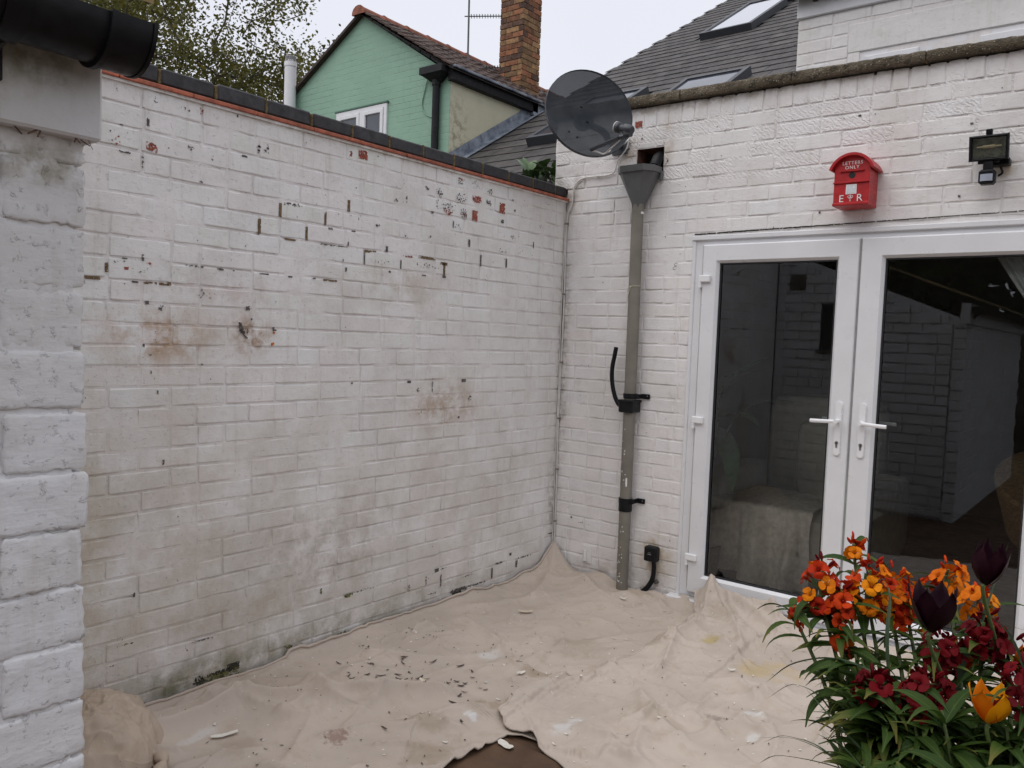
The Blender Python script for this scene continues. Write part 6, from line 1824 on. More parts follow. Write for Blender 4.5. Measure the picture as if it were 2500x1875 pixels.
P[:, :, 0] = np.maximum(P[:, :, 0], 0.004); P[:, :, 1] = np.minimum(P[:, :, 1], -0.004); P[:, :, 2] = np.maximum(P[:, :, 2], 0.0025)
tag(grid_mesh('dust_sheet', P, M_CLA, (0.6, -1.7, 0)), 'crumpled beige canvas dust sheet along the left wall with dark flakes', 'dust sheet', 'dust sheets')
HA = (P[:, :, 0].copy(), P[:, :, 1].copy(), P[:, :, 2].copy())
# right sheet
n, m = 190, 130
lb_ = [(-1.766, 1.023), (-1.58, 0.974), (-1.395, 1.02), (-1.236, 1.085), (-1.05, 1.09), (-0.86, 1.098), (-0.55, 1.098), (-0.28, 1.09), (-0.12, 1.00), (0.0, 0.95)]
fb_ = [(0.95, -1.745), (1.023, -1.766), (1.125, -1.813), (1.209, -1.802), (1.369, -1.862), (1.7, -1.99), (2.4, -2.25), (3.4, -2.6)]
U_ = np.linspace(0, 1, n); Vv = np.linspace(0, 1, m)
X = np.zeros((n, m)); Y = np.zeros((n, m))
for j in range(m):
    yy = -1.766 + 1.72 * Vv[j]
    xl = np.interp(yy, [q[0] for q in lb_], [q[1] for q in lb_]) + 0.012 * mn.noise(Vector((yy * 12, 2, 2)))
    xs = xl + (3.1 - xl) * U_ ** 1.15
    yf = np.interp(xs, [q[0] for q in fb_], [q[1] for q in fb_]) + np.array([0.012 * mn.noise(Vector((v * 13, 5, 5))) for v in xs])
    yb_ = -0.030 + np.array([0.012 * mn.noise(Vector((v * 9, 5, 1))) for v in xs])
    X[:, j] = xs; Y[:, j] = yf + (yb_ - yf) * Vv[j]
XA, YA, ZA = HA
cell = 0.02
acc = {}
for a, b_, c_ in zip(XA.ravel(), YA.ravel(), ZA.ravel()):
    k_ = (int(a / cell), int(b_ / cell)); acc[k_] = max(acc.get(k_, 0), c_)
fl_ = np.zeros_like(X)
for i in range(n):
    for j in range(m):
        x, y = X[i, j], Y[i, j]
        h_ = max(acc.get((int(x / cell) + a, int(y / cell) + b_), 0) for a in (-1, 0, 1) for b_ in (-1, 0, 1)) if x < 1.5 else 0
        fl_[i, j] = max(0.004, h_ + 0.004) + 0.034 / (1 + math.exp(-(y + 0.085) / 0.010)) + 0.045 * math.exp(-(((x - 1.07) / 0.06) ** 2 + ((y + 0.06) / 0.09) ** 2))
n1 = nfield(X, Y, 2.0, 2.6, 13.0); n2 = nfield(X, Y, 3.6, 3.0, 19.0); n3 = nfield(X, Y, 11.0, 11.0, 11.0); n4 = nfield(X, Y, 1.8, 1.8, 15.0)
Z0 = fl_ + 0.003 + 1.5 * folds(X, Y, FOLD_B) + 1.4 * folds(X, Y, rand_folds(1.1, 2.2, -1.8, -0.5, 44, 3, 0.3, 0.9)) + folds(X, Y, rand_folds(1.1, 1.9, -0.5, -0.06, 26, 4, -0.5, 0.4)) + 0.016 * ridge(n1, 3.2) * np.clip(n4 + 0.5, 0.1, 1) + 0.009 * ridge(n2, 3.4) * np.clip(0.6 - n4, 0, 1) + 0.0025 * n3
pins = np.zeros((n, m), bool); pins[0] = pins[-1] = True; pins[:, 0] = pins[:, -1] = True
P = settle(X, Y, Z0, fl_, 48, pins)
P = up2(P)
P[:, :, 1] = np.minimum(P[:, :, 1], -0.0225)
tag(grid_mesh('dust_sheet', P, M_CLB, (1.9, -0.9, 0)), 'beige canvas dust sheet in front of the doors lying over the other sheet', 'dust sheet', 'dust sheets')
X, Y, H = P[:, :, 0].copy(), P[:, :, 1].copy(), P[:, :, 2].copy()
n, m = X.shape
HB = (X, Y, H)


def hem(pts, r, mat, label, name='sheet_hem'):
    mb = MB(); mb.tube(pts, [r * (1 + 0.35 * mn.noise(Vector((k * 0.31, 1, r * 900)))) for k in range(len(pts))], 8)
    return mb.build(name, mat, label)


hem([Vector((X[0, j], Y[0, j], H[0, j] - 0.001)) for j in range(0, m, 3)], 0.0042, M_CLB, bpy.data.objects['dust_sheet.001'])
hem([Vector((X[i, 0], Y[i, 0], H[i, 0] - 0.001)) for i in range(0, n, 3)], 0.0042, M_CLB, bpy.data.objects['dust_sheet.001'])
XA, YA, ZA = HA
hem([Vector((XA[0, j] + 0.004, YA[0, j], ZA[0, j] + 0.003)) for j in range(40, 536, 3)], 0.006, M_CLA, bpy.data.objects['dust_sheet'])
hem([Vector((XA[-1, j], YA[-1, j], max(0.003, ZA[-1, j]) - 0.001)) for j in range(90, 264, 3)], 0.004, M_CLA, bpy.data.objects['dust_sheet'])
# bunched end of cloth by the outhouse corner
M_CLC = cloth_mat('canvas_bundle', (0.47, 0.38, 0.30), [((0.2, -2.9), (0.2, 0.15), (0.34, 0.26, 0.18), 0.6, 6.0)])
n, m = 70, 140
P = np.zeros((n, m, 3))
for i in range(n):
    r_ = i / (n - 1)
    for j in range(m):
        a = 2 * math.pi * j / (m - 1)
        ca, sa = math.cos(a), math.sin(a)
        R_ = 0.25 * (1 + 0.10 * math.sin(3 * a + 1) + 0.05 * math.sin(7 * a))
        q = Vector((ca * r_ * 2.2, sa * r_ * 2.2, 3.1))
        h = 0.175 * max(0.0, 1 - r_ ** 2.6) ** 0.75 + 0.028 * (mn.noise(q * 1.3)) * (0.4 + r_) + 0.02 * max(0, math.sin(9 * a + 5 * r_ + 2 * mn.noise(q))) * r_ * (1 - 0.5 * r_) + 0.012 * (1 - min(1, abs(mn.noise(q * 3.1)) * 3)) ** 2
        P[i, j] = (0.20 + ca * r_ * R_ * 0.95, -2.86 + sa * r_ * R_, max(0.012, h) + 0.01)
P[:, :, 0] = np.maximum(P[:, :, 0], 0.006)
tag(grid_mesh('bunched_dust_sheet', P, M_CLC, (0.2, -2.86, 0)), 'bunched up mound of beige canvas at the foot of the outhouse corner', 'dust sheet')
hm = MB(); hm.tube(bez([(0.36, -2.78, 0.06), (0.43, -2.74, 0.045), (0.50, -2.76, 0.05), (0.52, -2.82, 0.035), (0.45, -2.86, 0.045), (0.47, -2.93, 0.03)], 30), [0.016 + 0.006 * math.sin(k) for k in range(31)], 10)
tag(hm.build('cloth_hem', M_CLC), 'rolled hem of canvas beside the bunched cloth mound', 'hem')


def hgt(x, y):
    best = 0.0
    for (X_, Y_, H_) in (HA, HB):
        d = (X_ - x) ** 2 + (Y_ - y) ** 2
        k = int(d.argmin())
        if d.flat[k] < 0.0012: best = max(best, H_.flat[k])
    return best


# scraped paint flakes and leaf crumbs on the sheets
M_FLW = simple('paint_scrap_white', (0.66, 0.63, 0.56), 0.7, var=0.1, vs=40)
M_FLC = simple('paint_scrap_cream', (0.58, 0.50, 0.38), 0.7, var=0.15, vs=40)
M_FLD = simple('brown_crumb', (0.06, 0.042, 0.035), 0.85, var=0.3, vs=60)


def flake(mb, x, y, z, L, w, a, curl, n=5):
    ca, sa = math.cos(a), math.sin(a)
    V = []
    for i in range(n + 1):
        t = 2 * i / n - 1
        ww = w * (1 - 0.55 * t * t) * rnd.uniform(0.75, 1.2)
        zz = z + curl * t * t
        for s_ in (-1, 1):
            u, v = t * L / 2, s_ * ww / 2 + rnd.uniform(-0.1, 0.1) * w
            V.append((x + u * ca - v * sa, y + u * sa + v * ca, zz + (0.3 * curl if s_ > 0 else 0)))
    mb.add(V, [(2 * i, 2 * i + 2, 2 * i + 3, 2 * i + 1) for i in range(n)])


for (nm, lab, x, y, L, w, a, cu, mt) in (
        ('paint_scrap', 'large curled cream paint scrap among dark flakes on the left dust sheet', 0.554, -1.893, 0.095, 0.055, 0.6, 0.005, M_FLC),
        ('paint_scrap', 'small folded cream paint scrap on the dust sheet near the corner', 0.396, -0.784, 0.075, 0.022, 0.7, 0.008, M_FLC),
        ('paint_scrap', 'torn white paint scrap at the edge of the bare brown floor', 1.155, -1.885, 0.07, 0.03, -0.2, 0.004, M_FLW),
        ('paint_scrap', 'tiny cream paint scrap right of the big scrap on the left sheet', 0.70, -1.83, 0.03, 0.016, 0.2, 0.006, M_FLC),
        ('paint_scrap', 'pale paint scrap in the middle of the dust sheets', 0.86, -1.42, 0.04, 0.022, 1.2, 0.004, M_FLW),
        ('paint_scrap', 'white paint scrap beside the yellow stain on the right sheet', 1.49, -0.76, 0.03, 0.014, 0.5, 0.006, M_FLW),
        ('paint_scrap', 'pale paint scrap on the sheet in front of the downpipe', 0.66, -0.26, 0.035, 0.018, 0.4, 0.008, M_FLW),
        ('paint_scrap', 'white strip of paint scrap near the bunched cloth', 0.42, -2.5, 0.09, 0.022, 1.25, 0.004, M_FLW)):
    mb = MB(); flake(mb, x, y, hgt(x, y) + 0.008, L, w, a, cu)
    tag(mb.build(nm, mt), lab, 'paint scrap')
dk = MB(); lt = MB()
for k in range(70):
    x, y = rnd.gauss(0.58, 0.16), rnd.gauss(-1.80, 0.13)
    if 0.05 < x < 1.0: flake(dk, x, y, hgt(x, y) + 0.004, rnd.uniform(0.006, 0.045), rnd.uniform(0.004, 0.010), rnd.gauss(0.9, 0.7), rnd.uniform(0.001, 0.006), 4)
for k in range(110):
    x, y = rnd.uniform(0.08, 1.05), rnd.uniform(-2.75, -1.2)
    flake(dk, x, y, hgt(x, y) + 0.003, rnd.uniform(0.004, 0.016), rnd.uniform(0.003, 0.007), rnd.uniform(0, 3), rnd.uniform(0.0, 0.003), 3)
for k in range(70):
    x, y = rnd.uniform(0.2, 2.0), rnd.uniform(-1.7, -0.1)
    flake(dk, x, y, hgt(x, y) + 0.003, rnd.uniform(0.004, 0.018), rnd.uniform(0.002, 0.005), rnd.uniform(0, 3), rnd.uniform(0.0, 0.003), 3)
for k in range(150):
    x, y = rnd.uniform(0.1, 2.0), rnd.uniform(-2.5, -0.08)
    flake(lt, x, y, hgt(x, y) + 0.003, rnd.uniform(0.005, 0.02), rnd.uniform(0.003, 0.009), rnd.uniform(0, 3), rnd.uniform(0.0, 0.004), 3)
o = stuff(dk.build('dark_crumbs', M_FLD, smooth=0)); o['label'] = 'scatter of dark brown crumbs and flakes over the dust sheets'; o['category'] = 'crumbs'
o = stuff(lt.build('white_crumbs', M_FLW, smooth=0)); o['label'] = 'scatter of tiny white paint chips over the dust sheets'; o['category'] = 'paint chips'

# ================================================================ flower tub
def petal_mat(name, a, b_, rough=0.6, tr=0.25, spec=0.12, kind='bloom'):
    m, nt, b, pos = base_mat(name)
    r = mk(nt, 'ShaderNodeObjectInfo').outputs['Random']
    n = noise(nt, pos, 60.0, 3.0)
    oc = mk(nt, 'ShaderNodeTexCoord').outputs['Object']
    if kind == 'leaf':
        sx = mk(nt, 'ShaderNodeSeparateXYZ', None, {0: oc})
        rib = mrange(nt, mth(nt, 'ABSOLUTE', sx.outputs[1]), 0.012, 0.0, 0.0, 0.45)
    f = mth(nt, 'ADD', mth(nt, 'MULTIPLY', r, 0.7), mth(nt, 'MULTIPLY', n, 0.35))
    c = mixc(nt, f, c4(a), c4(b_))
    if kind == 'leaf':
        c = mixc(nt, rib, c, (0.13, 0.18, 0.05, 1))
        c = mixc(nt, mth(nt, 'MULTIPLY', mrange(nt, mth(nt, 'ADD', sx.outputs[0], mth(nt, 'MULTIPLY', r, 0.6)), 1.05, 1.5, 0, 1), 0.8), c, (0.20, 0.16, 0.04, 1))
        c = mixc(nt, mrange(nt, noise(nt, pos, 150.0, 3.0), 0.6, 0.75, 0, 0.5), c, (0.10, 0.13, 0.03, 1))
    if kind == 'bloom':
        d_ = mk(nt, 'ShaderNodeVectorMath', {'operation': 'LENGTH'}, {0: oc}).outputs[1]
        c = mixc(nt, mrange(nt, d_, 0.45, 0.05, 0, 0.75), c, c4([a[0] * 0.35, a[1] * 0.35, a[2]]))
        c = mixc(nt, mrange(nt, noise(nt, pos, 220.0, 4.0, 0.7), 0.5, 0.75, 0, 0.55), c, c4([a[0] * 0.5, a[1] * 0.4, a[2]]))
    nt.links.new(c, b.inputs['Base Color']); b.inputs['Roughness'].default_value = rough; b.inputs['Specular IOR Level'].default_value = spec
    t = mk(nt, 'ShaderNodeBsdfTranslucent', None, {'Color': c})
    mx = mk(nt, 'ShaderNodeMixShader', None, {0: tr, 1: b.outputs[0], 2: t.outputs[0]})
    nt.links.new(mx.outputs[0], nt.nodes['Material Output'].inputs[0])
    return m


M_ORANGE = petal_mat('petal_orange', (0.66, 0.10, 0.004), (0.86, 0.30, 0.004))
M_REDOR = petal_mat('petal_red_orange', (0.36, 0.008, 0.006), (0.68, 0.07, 0.004))
M_CRIM = petal_mat('petal_crimson', (0.085, 0.002, 0.005), (0.19, 0.004, 0.008))
M_PURPLE = petal_mat('petal_black_purple', (0.008, 0.001, 0.004), (0.024, 0.003, 0.010), 0.45, 0.1, 0.2, 'tulip')
M_YELT = petal_mat('petal_yellow_orange', (0.64, 0.12, 0.004), (0.85, 0.36, 0.006), kind='tulip')
M_LEAF = petal_mat('wallflower_leaf', (0.020, 0.050, 0.010), (0.060, 0.105, 0.016), 0.62, 0.3, 0.2, 'leaf')
M_BLADE = petal_mat('tulip_blade', (0.050, 0.085, 0.048), (0.10, 0.145, 0.085), 0.55, 0.3, 0.2, 'blade')
M_STEM = simple('green_stem', (0.085, 0.12, 0.035), 0.6, var=0.25, vs=30)
M_TERRA = simple('terracotta_pot', (0.23, 0.10, 0.06), 0.85, var=0.25, vs=10, bump=0.001)
M_COMPOST = simple('dark_compost', (0.025, 0.018, 0.012), 0.95, var=0.4, vs=40, bump=0.008, bs=60)

LEAVES = []
for v in range(8):
    r_ = random.Random(100 + v)
    V = []; F_ = []
    n = 8; dr = r_.uniform(0.15, 0.75); wd_ = r_.uniform(0.065, 0.115); tw = r_.uniform(-0.25, 0.25)
    ang = 0.5; p = Vector((0, 0, 0))
    for i in range(n + 1):
        t = i / n
        w_ = wd_ * (math.sin(math.pi * min(1, (0.04 + t) ** 0.8)) ** 0.9 if t < 0.97 else 0.03)
        w_ = max(w_, 0.012)
        s_ = Vector((0, math.cos(tw * t), math.sin(tw * t))); up = Vector((0, 0, 1))
        V += [tuple(p - s_ * w_ + up * 0.35 * w_), tuple(p), tuple(p + s_ * w_ + up * 0.35 * w_)]
        p = p + Vector((math.cos(ang), 0, math.sin(ang))) / n
        ang -= (0.5 + dr * 1.9) / n * (0.6 + 0.8 * t)
    for i in range(n):
        F_ += [(i * 3, i * 3 + 1, i * 3 + 4, i * 3 + 3), (i * 3 + 1, i * 3 + 2, i * 3 + 5, i * 3 + 4)]
    mb = MB(); mb.add(V, F_); LEAVES.append(mb)
LEAF_ME = [q.mesh('leaf', M_LEAF, (0, 0, 0), 180) for q in LEAVES]


def blossom_mesh(mat, seed):
    r_ = random.Random(seed); mb = MB()
    for k in range(4):
        a = k * math.pi / 2 + r_.uniform(-0.25, 0.25)
        R3 = Matrix.Rotation(a, 3, 'Z')
        ref = r_.uniform(-0.3, 0.35); L = r_.uniform(0.85, 1.1); tw = r_.uniform(-0.3, 0.3)
        V = []
        prof = [(0.0, 0.08, -0.5), (0.25, 0.22, -0.02), (0.55, 0.52, 0.10), (0.82, 0.58, 0.08 + ref * 0.3), (1.02, 0.36, ref * 0.6), (1.08, 0.1, ref * 0.7)]
        for (u, w_, z) in prof:
            for s_ in (-1, -0.4, 0.4, 1):
                V.append(R3 @ Vector((u * L, s_ * w_, z + (0.09 * (abs(s_) > 0.5)) * r_.uniform(-1.0, 1.2) + tw * s_ * w_ * 0.6)))
        F_ = [(i * 4 + j, i * 4 + j + 1, i * 4 + j + 5, i * 4 + j + 4) for i in range(5) for j in range(3)]
        mb.add(V, F_)
    mb.tube([(0, 0, -1.0), (0, 0, -0.25), (0, 0, 0.02)], [0.10, 0.2, 0.12], 6)
    return mb.mesh('blossom', mat, (0, 0, 0), 180)


BL = {m_.name: [blossom_mesh(m_, 50 + k) for k in range(6)] for m_ in (M_ORANGE, M_REDOR, M_CRIM)}
bd = MB(); bd.lathe([(0.0, -1.0), (0.18, -0.9), (0.32, -0.2), (0.3, 0.5), (0.12, 1.0), (0.0, 1.05)], (0, 0, 0), (0, 0, 1), 8)
BUD = {m_.name: bd.mesh('bud', m_, (0, 0, 0), 180) for m_ in (M_ORANGE, M_REDOR, M_CRIM)}


def place(me, name, parent, p, axis, scale, spin, local='Z'):
    o = link(name, me, parent, p)
    q = Vector(axis).normalized().to_track_quat(local, 'Y' if local != 'Y' else 'Z')
    o.rotation_mode = 'QUATERNION'
    from mathutils import Quaternion
    ax = {'Z': (0, 0, 1), 'X': (1, 0, 0)}[local]
    o.rotation_quaternion = q @ Quaternion(ax, spin)
    o.scale = (scale,) * 3
    return o


def put_leaf(parent, p, d, L):
    o = link('leaf', rnd.choice(LEAF_ME), parent, p)
    az = math.atan2(d.y, d.x); el = math.asin(max(-1, min(1, d.z)))
    o.rotation_euler = (rnd.uniform(-0.5, 0.5), -el + 0.3, az)
    o.scale = (L, L * rnd.uniform(0.8, 1.2), L)


def wallflower(label, base, heads, n_leaf=34, leaf_from=0.12, leaf_to=0.8, lean=0.02):
    """heads: (point, material, blossoms, buds, radius, height)"""
    root = thing('wallflower', label, 'flower', base, 'wallflowers in the tub')
    base = Vector(base)
    for hi, (h, mt, nb, nbud, cr_, ch_) in enumerate(heads):
        h = Vector(h)
        mid = base.lerp(h, 0.5) + Vector((rnd.uniform(-lean, lean), rnd.uniform(-lean, lean), 0.03))
        st = bez([base, mid, h - Vector((0, 0, ch_ * 0.3)), h + Vector((0, 0, ch_ * 0.35))], 18)
        m_ = MB(); m_.tube(st, [0.0045 - 0.0025 * k / (len(st) - 1) for k in range(len(st))], 7); m_.build('stem', M_STEM, root)
        nl = n_leaf // len(heads)
        for k in range(nl):
            t = leaf_from + (leaf_to - leaf_from) * (k + rnd.random()) / nl
            p = st[int(t * (len(st) - 1))]
            a = k * 2.4 + rnd.uniform(-0.4, 0.4)
            d = Vector((math.cos(a), math.sin(a), rnd.uniform(-0.15, 0.6))).normalized()
            put_leaf(root, p, d, rnd.uniform(0.065, 0.108) * (1.1 - 0.3 * t))
        for k in range(nb):
            a = k * 2.4 + rnd.uniform(-0.3, 0.3); t = (k + 0.5) / nb
            rr = cr_ * (0.55 + 0.45 * math.sin(math.pi * (0.15 + 0.75 * t)))
            p = h + Vector((math.cos(a) * rr, math.sin(a) * rr, ch_ * (t - 0.55) + rnd.uniform(-0.006, 0.006)))
            d = Vector((math.cos(a), math.sin(a), 0.15 + 0.9 * t)).normalized()
            mm = mt
            if mt is M_ORANGE and rnd.random() < 0.28: mm = M_REDOR
            elif mt is M_REDOR and rnd.random() < 0.25: mm = M_ORANGE
            place(rnd.choice(BL[mm.name]), 'blossom', root, p, d, rnd.uniform(0.0115, 0.0165), rnd.uniform(0, 6)).scale.z *= rnd.uniform(0.6, 2.2)
            m_ = MB(); c_ = h + Vector((0, 0, ch_ * (t - 0.7))); m_.tube([c_, c_.lerp(p, 0.6) - Vector((0, 0, 0.003)), p - d * 0.013], 0.0011, 4); m_.build('pedicel', M_STEM, root)
        for k in range(nbud):
            a = k * 2.1; p = h + Vector((math.cos(a) * 0.014, math.sin(a) * 0.014, ch_ * 0.5 + rnd.uniform(-0.004, 0.012)))
            place(BUD[(M_CRIM if mt is not M_ORANGE else M_REDOR).name], 'bud', root, p, (math.cos(a), math.sin(a), 1.2), rnd.uniform(0.007, 0.010), 0)
    return root


TX, TY = 2.72, -2.60
pot = thing('flower_tub', 'terracotta flower tub at the lower right holding spring flowers', 'flower pot', (TX, TY, 0))
m_ = MB(); m_.lathe([(0.0, 0.0), (0.20, 0.0), (0.245, 0.58), (0.27, 0.585), (0.272, 0.655), (0.262, 0.66), (0.248, 0.655), (0.24, 0.60), (0.0, 0.60)], (TX, TY, 0.0), (0, 0, 1), 40); m_.build('pot', M_TERRA, pot)
m_ = MB(); m_.lathe([(0.243, 0.61), (0.15, 0.632), (0.0, 0.64)], (TX, TY, 0.0), (0, 0, 1), 30); m_.build('compost', M_COMPOST, pot)

wallflower('tall red orange wallflower at the left edge of the tub', (2.50, -2.62, 0.63), [((2.372, -2.545, 0.985), M_REDOR, 17, 5, 0.030, 0.085), ((2.405, -2.545, 0.955), M_REDOR, 12, 3, 0.028, 0.06)], 46, 0.1, 0.78)
wallflower('orange wallflower with one tall thin spike against the door post', (2.53, -2.58, 0.63), [((2.399, -2.45, 1.035), M_ORANGE, 4, 5, 0.013, 0.03), ((2.440, -2.495, 0.985), M_ORANGE, 15, 4, 0.032, 0.085)], 40, 0.1, 0.75)
wallflower('bright orange wallflower head left of the open black tulip', (2.56, -2.56, 0.63), [((2.472, -2.465, 0.972), M_ORANGE, 17, 4, 0.032, 0.085), ((2.500, -2.46, 0.955), M_ORANGE, 13, 3, 0.03, 0.08)], 40, 0.1, 0.75)
wallflower('small orange red wallflower head right behind the open black tulip', (2.62, -2.54, 0.63), [((2.556, -2.455, 1.015), M_ORANGE, 9, 3, 0.026, 0.05)], 26, 0.1, 0.7)
wallflower('orange wallflower above a crimson one below the closed tulip', (2.66, -2.56, 0.63), [((2.616, -2.535, 1.005), M_ORANGE, 8, 3, 0.024, 0.05)], 22, 0.1, 0.7)
wallflower('crimson wallflower at the right directly below the orange head', (2.67, -2.60, 0.63), [((2.632, -2.592, 0.972), M_CRIM, 15, 5, 0.028, 0.06)], 26, 0.1, 0.75)
wallflower('single dark red wallflower head low at the left centre', (2.57, -2.70, 0.63), [((2.505, -2.697, 0.885), M_CRIM, 13, 5, 0.026, 0.045)], 34, 0.1, 0.8)
wallflower('big crimson wallflower in the middle with two heads', (2.64, -2.68, 0.63), [((2.580, -2.70, 0.900), M_CRIM, 17, 5, 0.032, 0.055), ((2.583, -2.633, 0.945), M_CRIM, 13, 4, 0.026, 0.05)], 48, 0.1, 0.8)
wallflower('crimson wallflower cut by the right edge of the view', (2.74, -2.70, 0.63), [((2.705, -2.729, 0.95), M_CRIM, 13, 4, 0.03, 0.07)], 34, 0.1, 0.8)
wallflower('lone small red wallflower sprig at the far left', (2.47, -2.62, 0.63), [((2.338, -2.569, 0.925), M_REDOR, 3, 1, 0.010, 0.02)], 22, 0.1, 0.9, 0.01)
wallflower('short red wallflower between the leaves below the orange heads', (2.53, -2.61, 0.63), [((2.42, -2.573, 0.90), M_REDOR, 4, 2, 0.014, 0.02)], 24, 0.1, 0.9)
wallflower('dark crimson wallflower half hidden at the right behind the leaves', (2.72, -2.58, 0.63), [((2.665, -2.565, 0.945), M_CRIM, 10, 5, 0.03, 0.05)], 24, 0.1, 0.75)
for i, (bx, by, lab) in enumerate(((2.55, -2.74, 'leafy wallflower without flowers at the front left of the tub'), (2.63, -2.78, 'leafy wallflower without flowers in the middle front of the tub'), (2.72, -2.80, 'leafy wallflower without flowers at the front right of the tub'),
                                   (2.52, -2.66, 'leafy wallflower with drooping leaves at the left rim of the tub'), (2.66, -2.70, 'leafy wallflower without flowers below the yellow tulip'), (2.80, -2.74, 'leafy wallflower without flowers at the right rim'), (2.675, -2.80, 'leafy wallflower just in front of the yellow tulip stem'), (2.735, -2.79, 'leafy wallflower in the lower right corner beside the yellow tulip'), (2.60, -2.86, 'leafy wallflower leaning out nearest the viewer at the left'), (2.72, -2.88, 'leafy wallflower leaning out nearest the viewer at the right'))):
    root = thing('leafy_wallflower', lab, 'plant', (bx, by, 0.62), 'leafy wallflowers in the tub')
    for s_ in range(5):
        a0 = rnd.uniform(0, 6.28); hh = rnd.uniform(0.15, 0.29)
        tip = Vector((bx, by, 0.62)) + Vector((math.cos(a0) * 0.07, math.sin(a0) * 0.07, hh))
        st = bez([(bx, by, 0.62), Vector((bx, by, 0.62)).lerp(tip, 0.6) + Vector((0, 0, 0.02)), tip], 10)
        m_ = MB(); m_.tube(st, [0.004 - 0.002 * k / (len(st) - 1) for k in range(len(st))], 6); m_.build('stem', M_STEM, root)
        for k in range(36):
            p = st[int(rnd.uniform(0.25, 1) * (len(st) - 1))]; a = k * 2.4 + rnd.uniform(-0.4, 0.4)
            put_leaf(root, p, Vector((math.cos(a), math.sin(a), rnd.uniform(-0.1, 0.9))).normalized(), rnd.uniform(0.055, 0.105))


def tulip(label, base, bloom, height, width, openn, mat, yaw=0.0, tilt=(0, 0)):
    root = thing('tulip', label, 'tulip', base, 'tulips in the tub')
    base = Vector(base); b0 = Vector(bloom)
    m_ = MB(); m_.tube(bez([base, base.lerp(b0, 0.5) + Vector((0.01, 0.01, 0.02)), b0 - Vector((0, 0, 0.02)), b0 + Vector((0, 0, 0.004))], 16), 0.0030, 8); m_.build('stem', M_STEM, root)
    ax = Vector((tilt[0], tilt[1], 1)).normalized(); q = ax.to_track_quat('Z', 'Y')
    for k in range(6):
        inner = k % 2; a = yaw + k * math.pi / 3
        V = []; nu = 8
        for i in range(nu + 1):
            t = i / nu
            rr = width * 0.5 * (math.sin(min(1.0, t * 1.6) * math.pi / 2) ** 0.7 * (0.86 if inner else 1.0) + openn * max(0, t - 0.5) * 1.6 - (0.28 * max(0, t - 0.72) if openn < 0.1 else 0))
            hw_ = width * 0.36 * (math.sin(math.pi * min(1, 0.12 + t * 0.88)) ** 0.7) if t < 0.99 else 0.001
            z = height * t
            for s_ in (-1, -0.5, 0, 0.5, 1):
                th = a + s_ * hw_ / max(0.012, rr) * (0.95 if t < 0.7 else 0.8)
                ri = rr * (1 - 0.05 * (1 - abs(s_)) * 0) + (0.002 if s_ in (-1, 1) else 0)
                V.append(b0 + q @ Vector((math.cos(th) * ri, math.sin(th) * ri, z - (0.006 * abs(s_) * t))))
        m_ = MB(); m_.add(V, [(i * 5 + j, i * 5 + j + 1, i * 5 + j + 6, i * 5 + j + 5) for i in range(nu) for j in range(4)]); m_.build('petal', mat, root, smooth=180)
    return root


def blade(root, pts, w, name='blade'):
    """long strap leaf along points"""
    c_ = bez(pts, 22); V = []; n = len(c_)
    for i, p in enumerate(c_):
        t = i / (n - 1); d = (c_[min(i + 1, n - 1)] - c_[max(i - 1, 0)]).normalized()
        s_ = d.cross(Vector((0, 0, 1)))
        s_ = (s_.normalized() if s_.length > 1e-3 else Vector((1, 0, 0)))
        s_ = Matrix.Rotation(0.5 * t, 3, d) @ s_
        ww = w * (0.55 + 0.45 * math.sin(math.pi * min(1, t * 1.25))) * (1 - t ** 3)
        upv = s_.cross(d)
        V += [p - s_ * ww / 2 + upv * ww * 0.15, p, p + s_ * ww / 2 + upv * ww * 0.15]
    m_ = MB(); m_.add(V, [f for i in range(n - 1) for f in ((i * 3, i * 3 + 1, i * 3 + 4, i * 3 + 3), (i * 3 + 1, i * 3 + 2, i * 3 + 5, i * 3 + 4))])
    return m_.build(name, M_BLADE, root, smooth=180)


t1 = tulip('open black purple tulip in front of the orange wallflowers', (2.63, -2.56, 0.63), (2.578, -2.694, 0.990), 0.076, 0.058, 0.22, M_PURPLE, 0.4)
blade(t1, [(2.63, -2.66, 0.63), (2.56, -2.68, 0.85), (2.46, -2.66, 0.90), (2.36, -2.62, 0.86), (2.30, -2.60, 0.80)], 0.016)
blade(t1, [(2.63, -2.66, 0.64), (2.60, -2.62, 0.85), (2.63, -2.58, 1.0), (2.655, -2.57, 1.12)], 0.012)
blade(t1, [(2.60, -2.70, 0.64), (2.54, -2.76, 0.78), (2.47, -2.78, 0.85), (2.42, -2.76, 0.88)], 0.022)
t2 = tulip('closed black purple tulip standing tallest at the right', (2.68, -2.48, 0.63), (2.636, -2.638, 1.062), 0.070, 0.046, 0.0, M_PURPLE, 0.9, (0.12, -0.05))
blade(t2, [(2.70, -2.62, 0.63), (2.72, -2.66, 0.85), (2.68, -2.68, 1.0), (2.63, -2.70, 1.045)], 0.016)
blade(t2, [(2.70, -2.62, 0.63), (2.74, -2.62, 0.85), (2.73, -2.60, 1.0), (2.70, -2.58, 1.03)], 0.018)
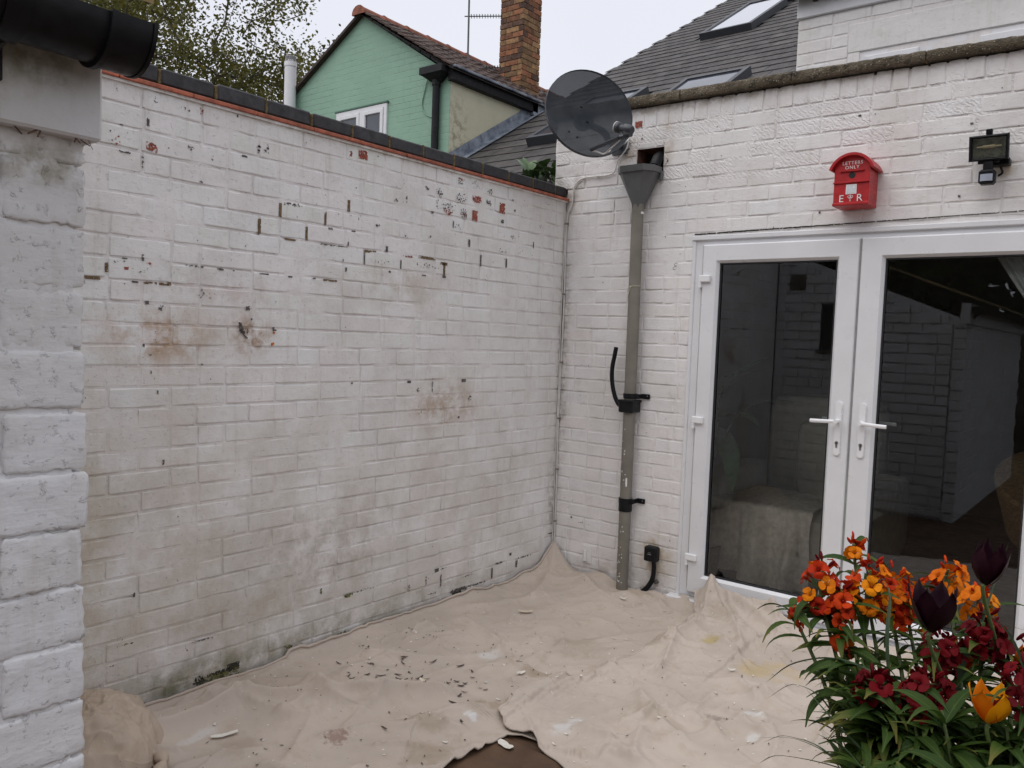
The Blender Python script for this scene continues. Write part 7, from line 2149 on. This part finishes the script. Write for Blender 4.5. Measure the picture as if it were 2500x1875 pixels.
t3 = tulip('yellow and orange tulip nestled low in the green leaves', (2.70, -2.73, 0.63), (2.667, -2.755, 0.903), 0.056, 0.047, 0.14, M_YELT, 0.2)
blade(t3, [(2.70, -2.73, 0.63), (2.62, -2.80, 0.78), (2.53, -2.83, 0.80), (2.47, -2.82, 0.77)], 0.024)
blade(t3, [(2.68, -2.73, 0.63), (2.60, -2.78, 0.74), (2.50, -2.74, 0.76), (2.38, -2.72, 0.74), (2.33, -2.70, 0.70)], 0.012)
t4 = tulip('orange tulip half hidden behind the crimson wallflower', (2.66, -2.52, 0.63), (2.60, -2.50, 0.875), 0.06, 0.045, 0.05, M_ORANGE, 0.7)
blade(t4, [(2.66, -2.52, 0.63), (2.64, -2.56, 0.80), (2.60, -2.58, 0.92), (2.59, -2.58, 0.95)], 0.020)
t5 = tulip('orange tulip at the right edge behind the leaves', (2.74, -2.55, 0.63), (2.69, -2.555, 0.90), 0.06, 0.045, 0.0, M_ORANGE, 0.1)
blade(t5, [(2.74, -2.55, 0.63), (2.72, -2.60, 0.82), (2.69, -2.62, 0.95)], 0.018)
gr = thing('grass_tuft', 'long thin arching grass blades hanging over the left rim of the tub', 'grass', (2.5, -2.68, 0.63))
for pts in ([(2.52, -2.68, 0.63), (2.47, -2.70, 0.74), (2.39, -2.68, 0.755), (2.30, -2.66, 0.72)], [(2.52, -2.70, 0.63), (2.46, -2.72, 0.76), (2.38, -2.70, 0.765), (2.33, -2.68, 0.73)], [(2.50, -2.66, 0.63), (2.44, -2.66, 0.80), (2.37, -2.64, 0.83), (2.31, -2.62, 0.78)],
            [(2.54, -2.72, 0.63), (2.47, -2.78, 0.70), (2.44, -2.80, 0.64), (2.43, -2.80, 0.55)], [(2.55, -2.64, 0.64), (2.50, -2.60, 0.9), (2.49, -2.57, 1.0), (2.46, -2.55, 1.03)], [(2.60, -2.74, 0.63), (2.56, -2.80, 0.76), (2.50, -2.80, 0.82), (2.45, -2.79, 0.84)]):
    blade(gr, pts, 0.007)
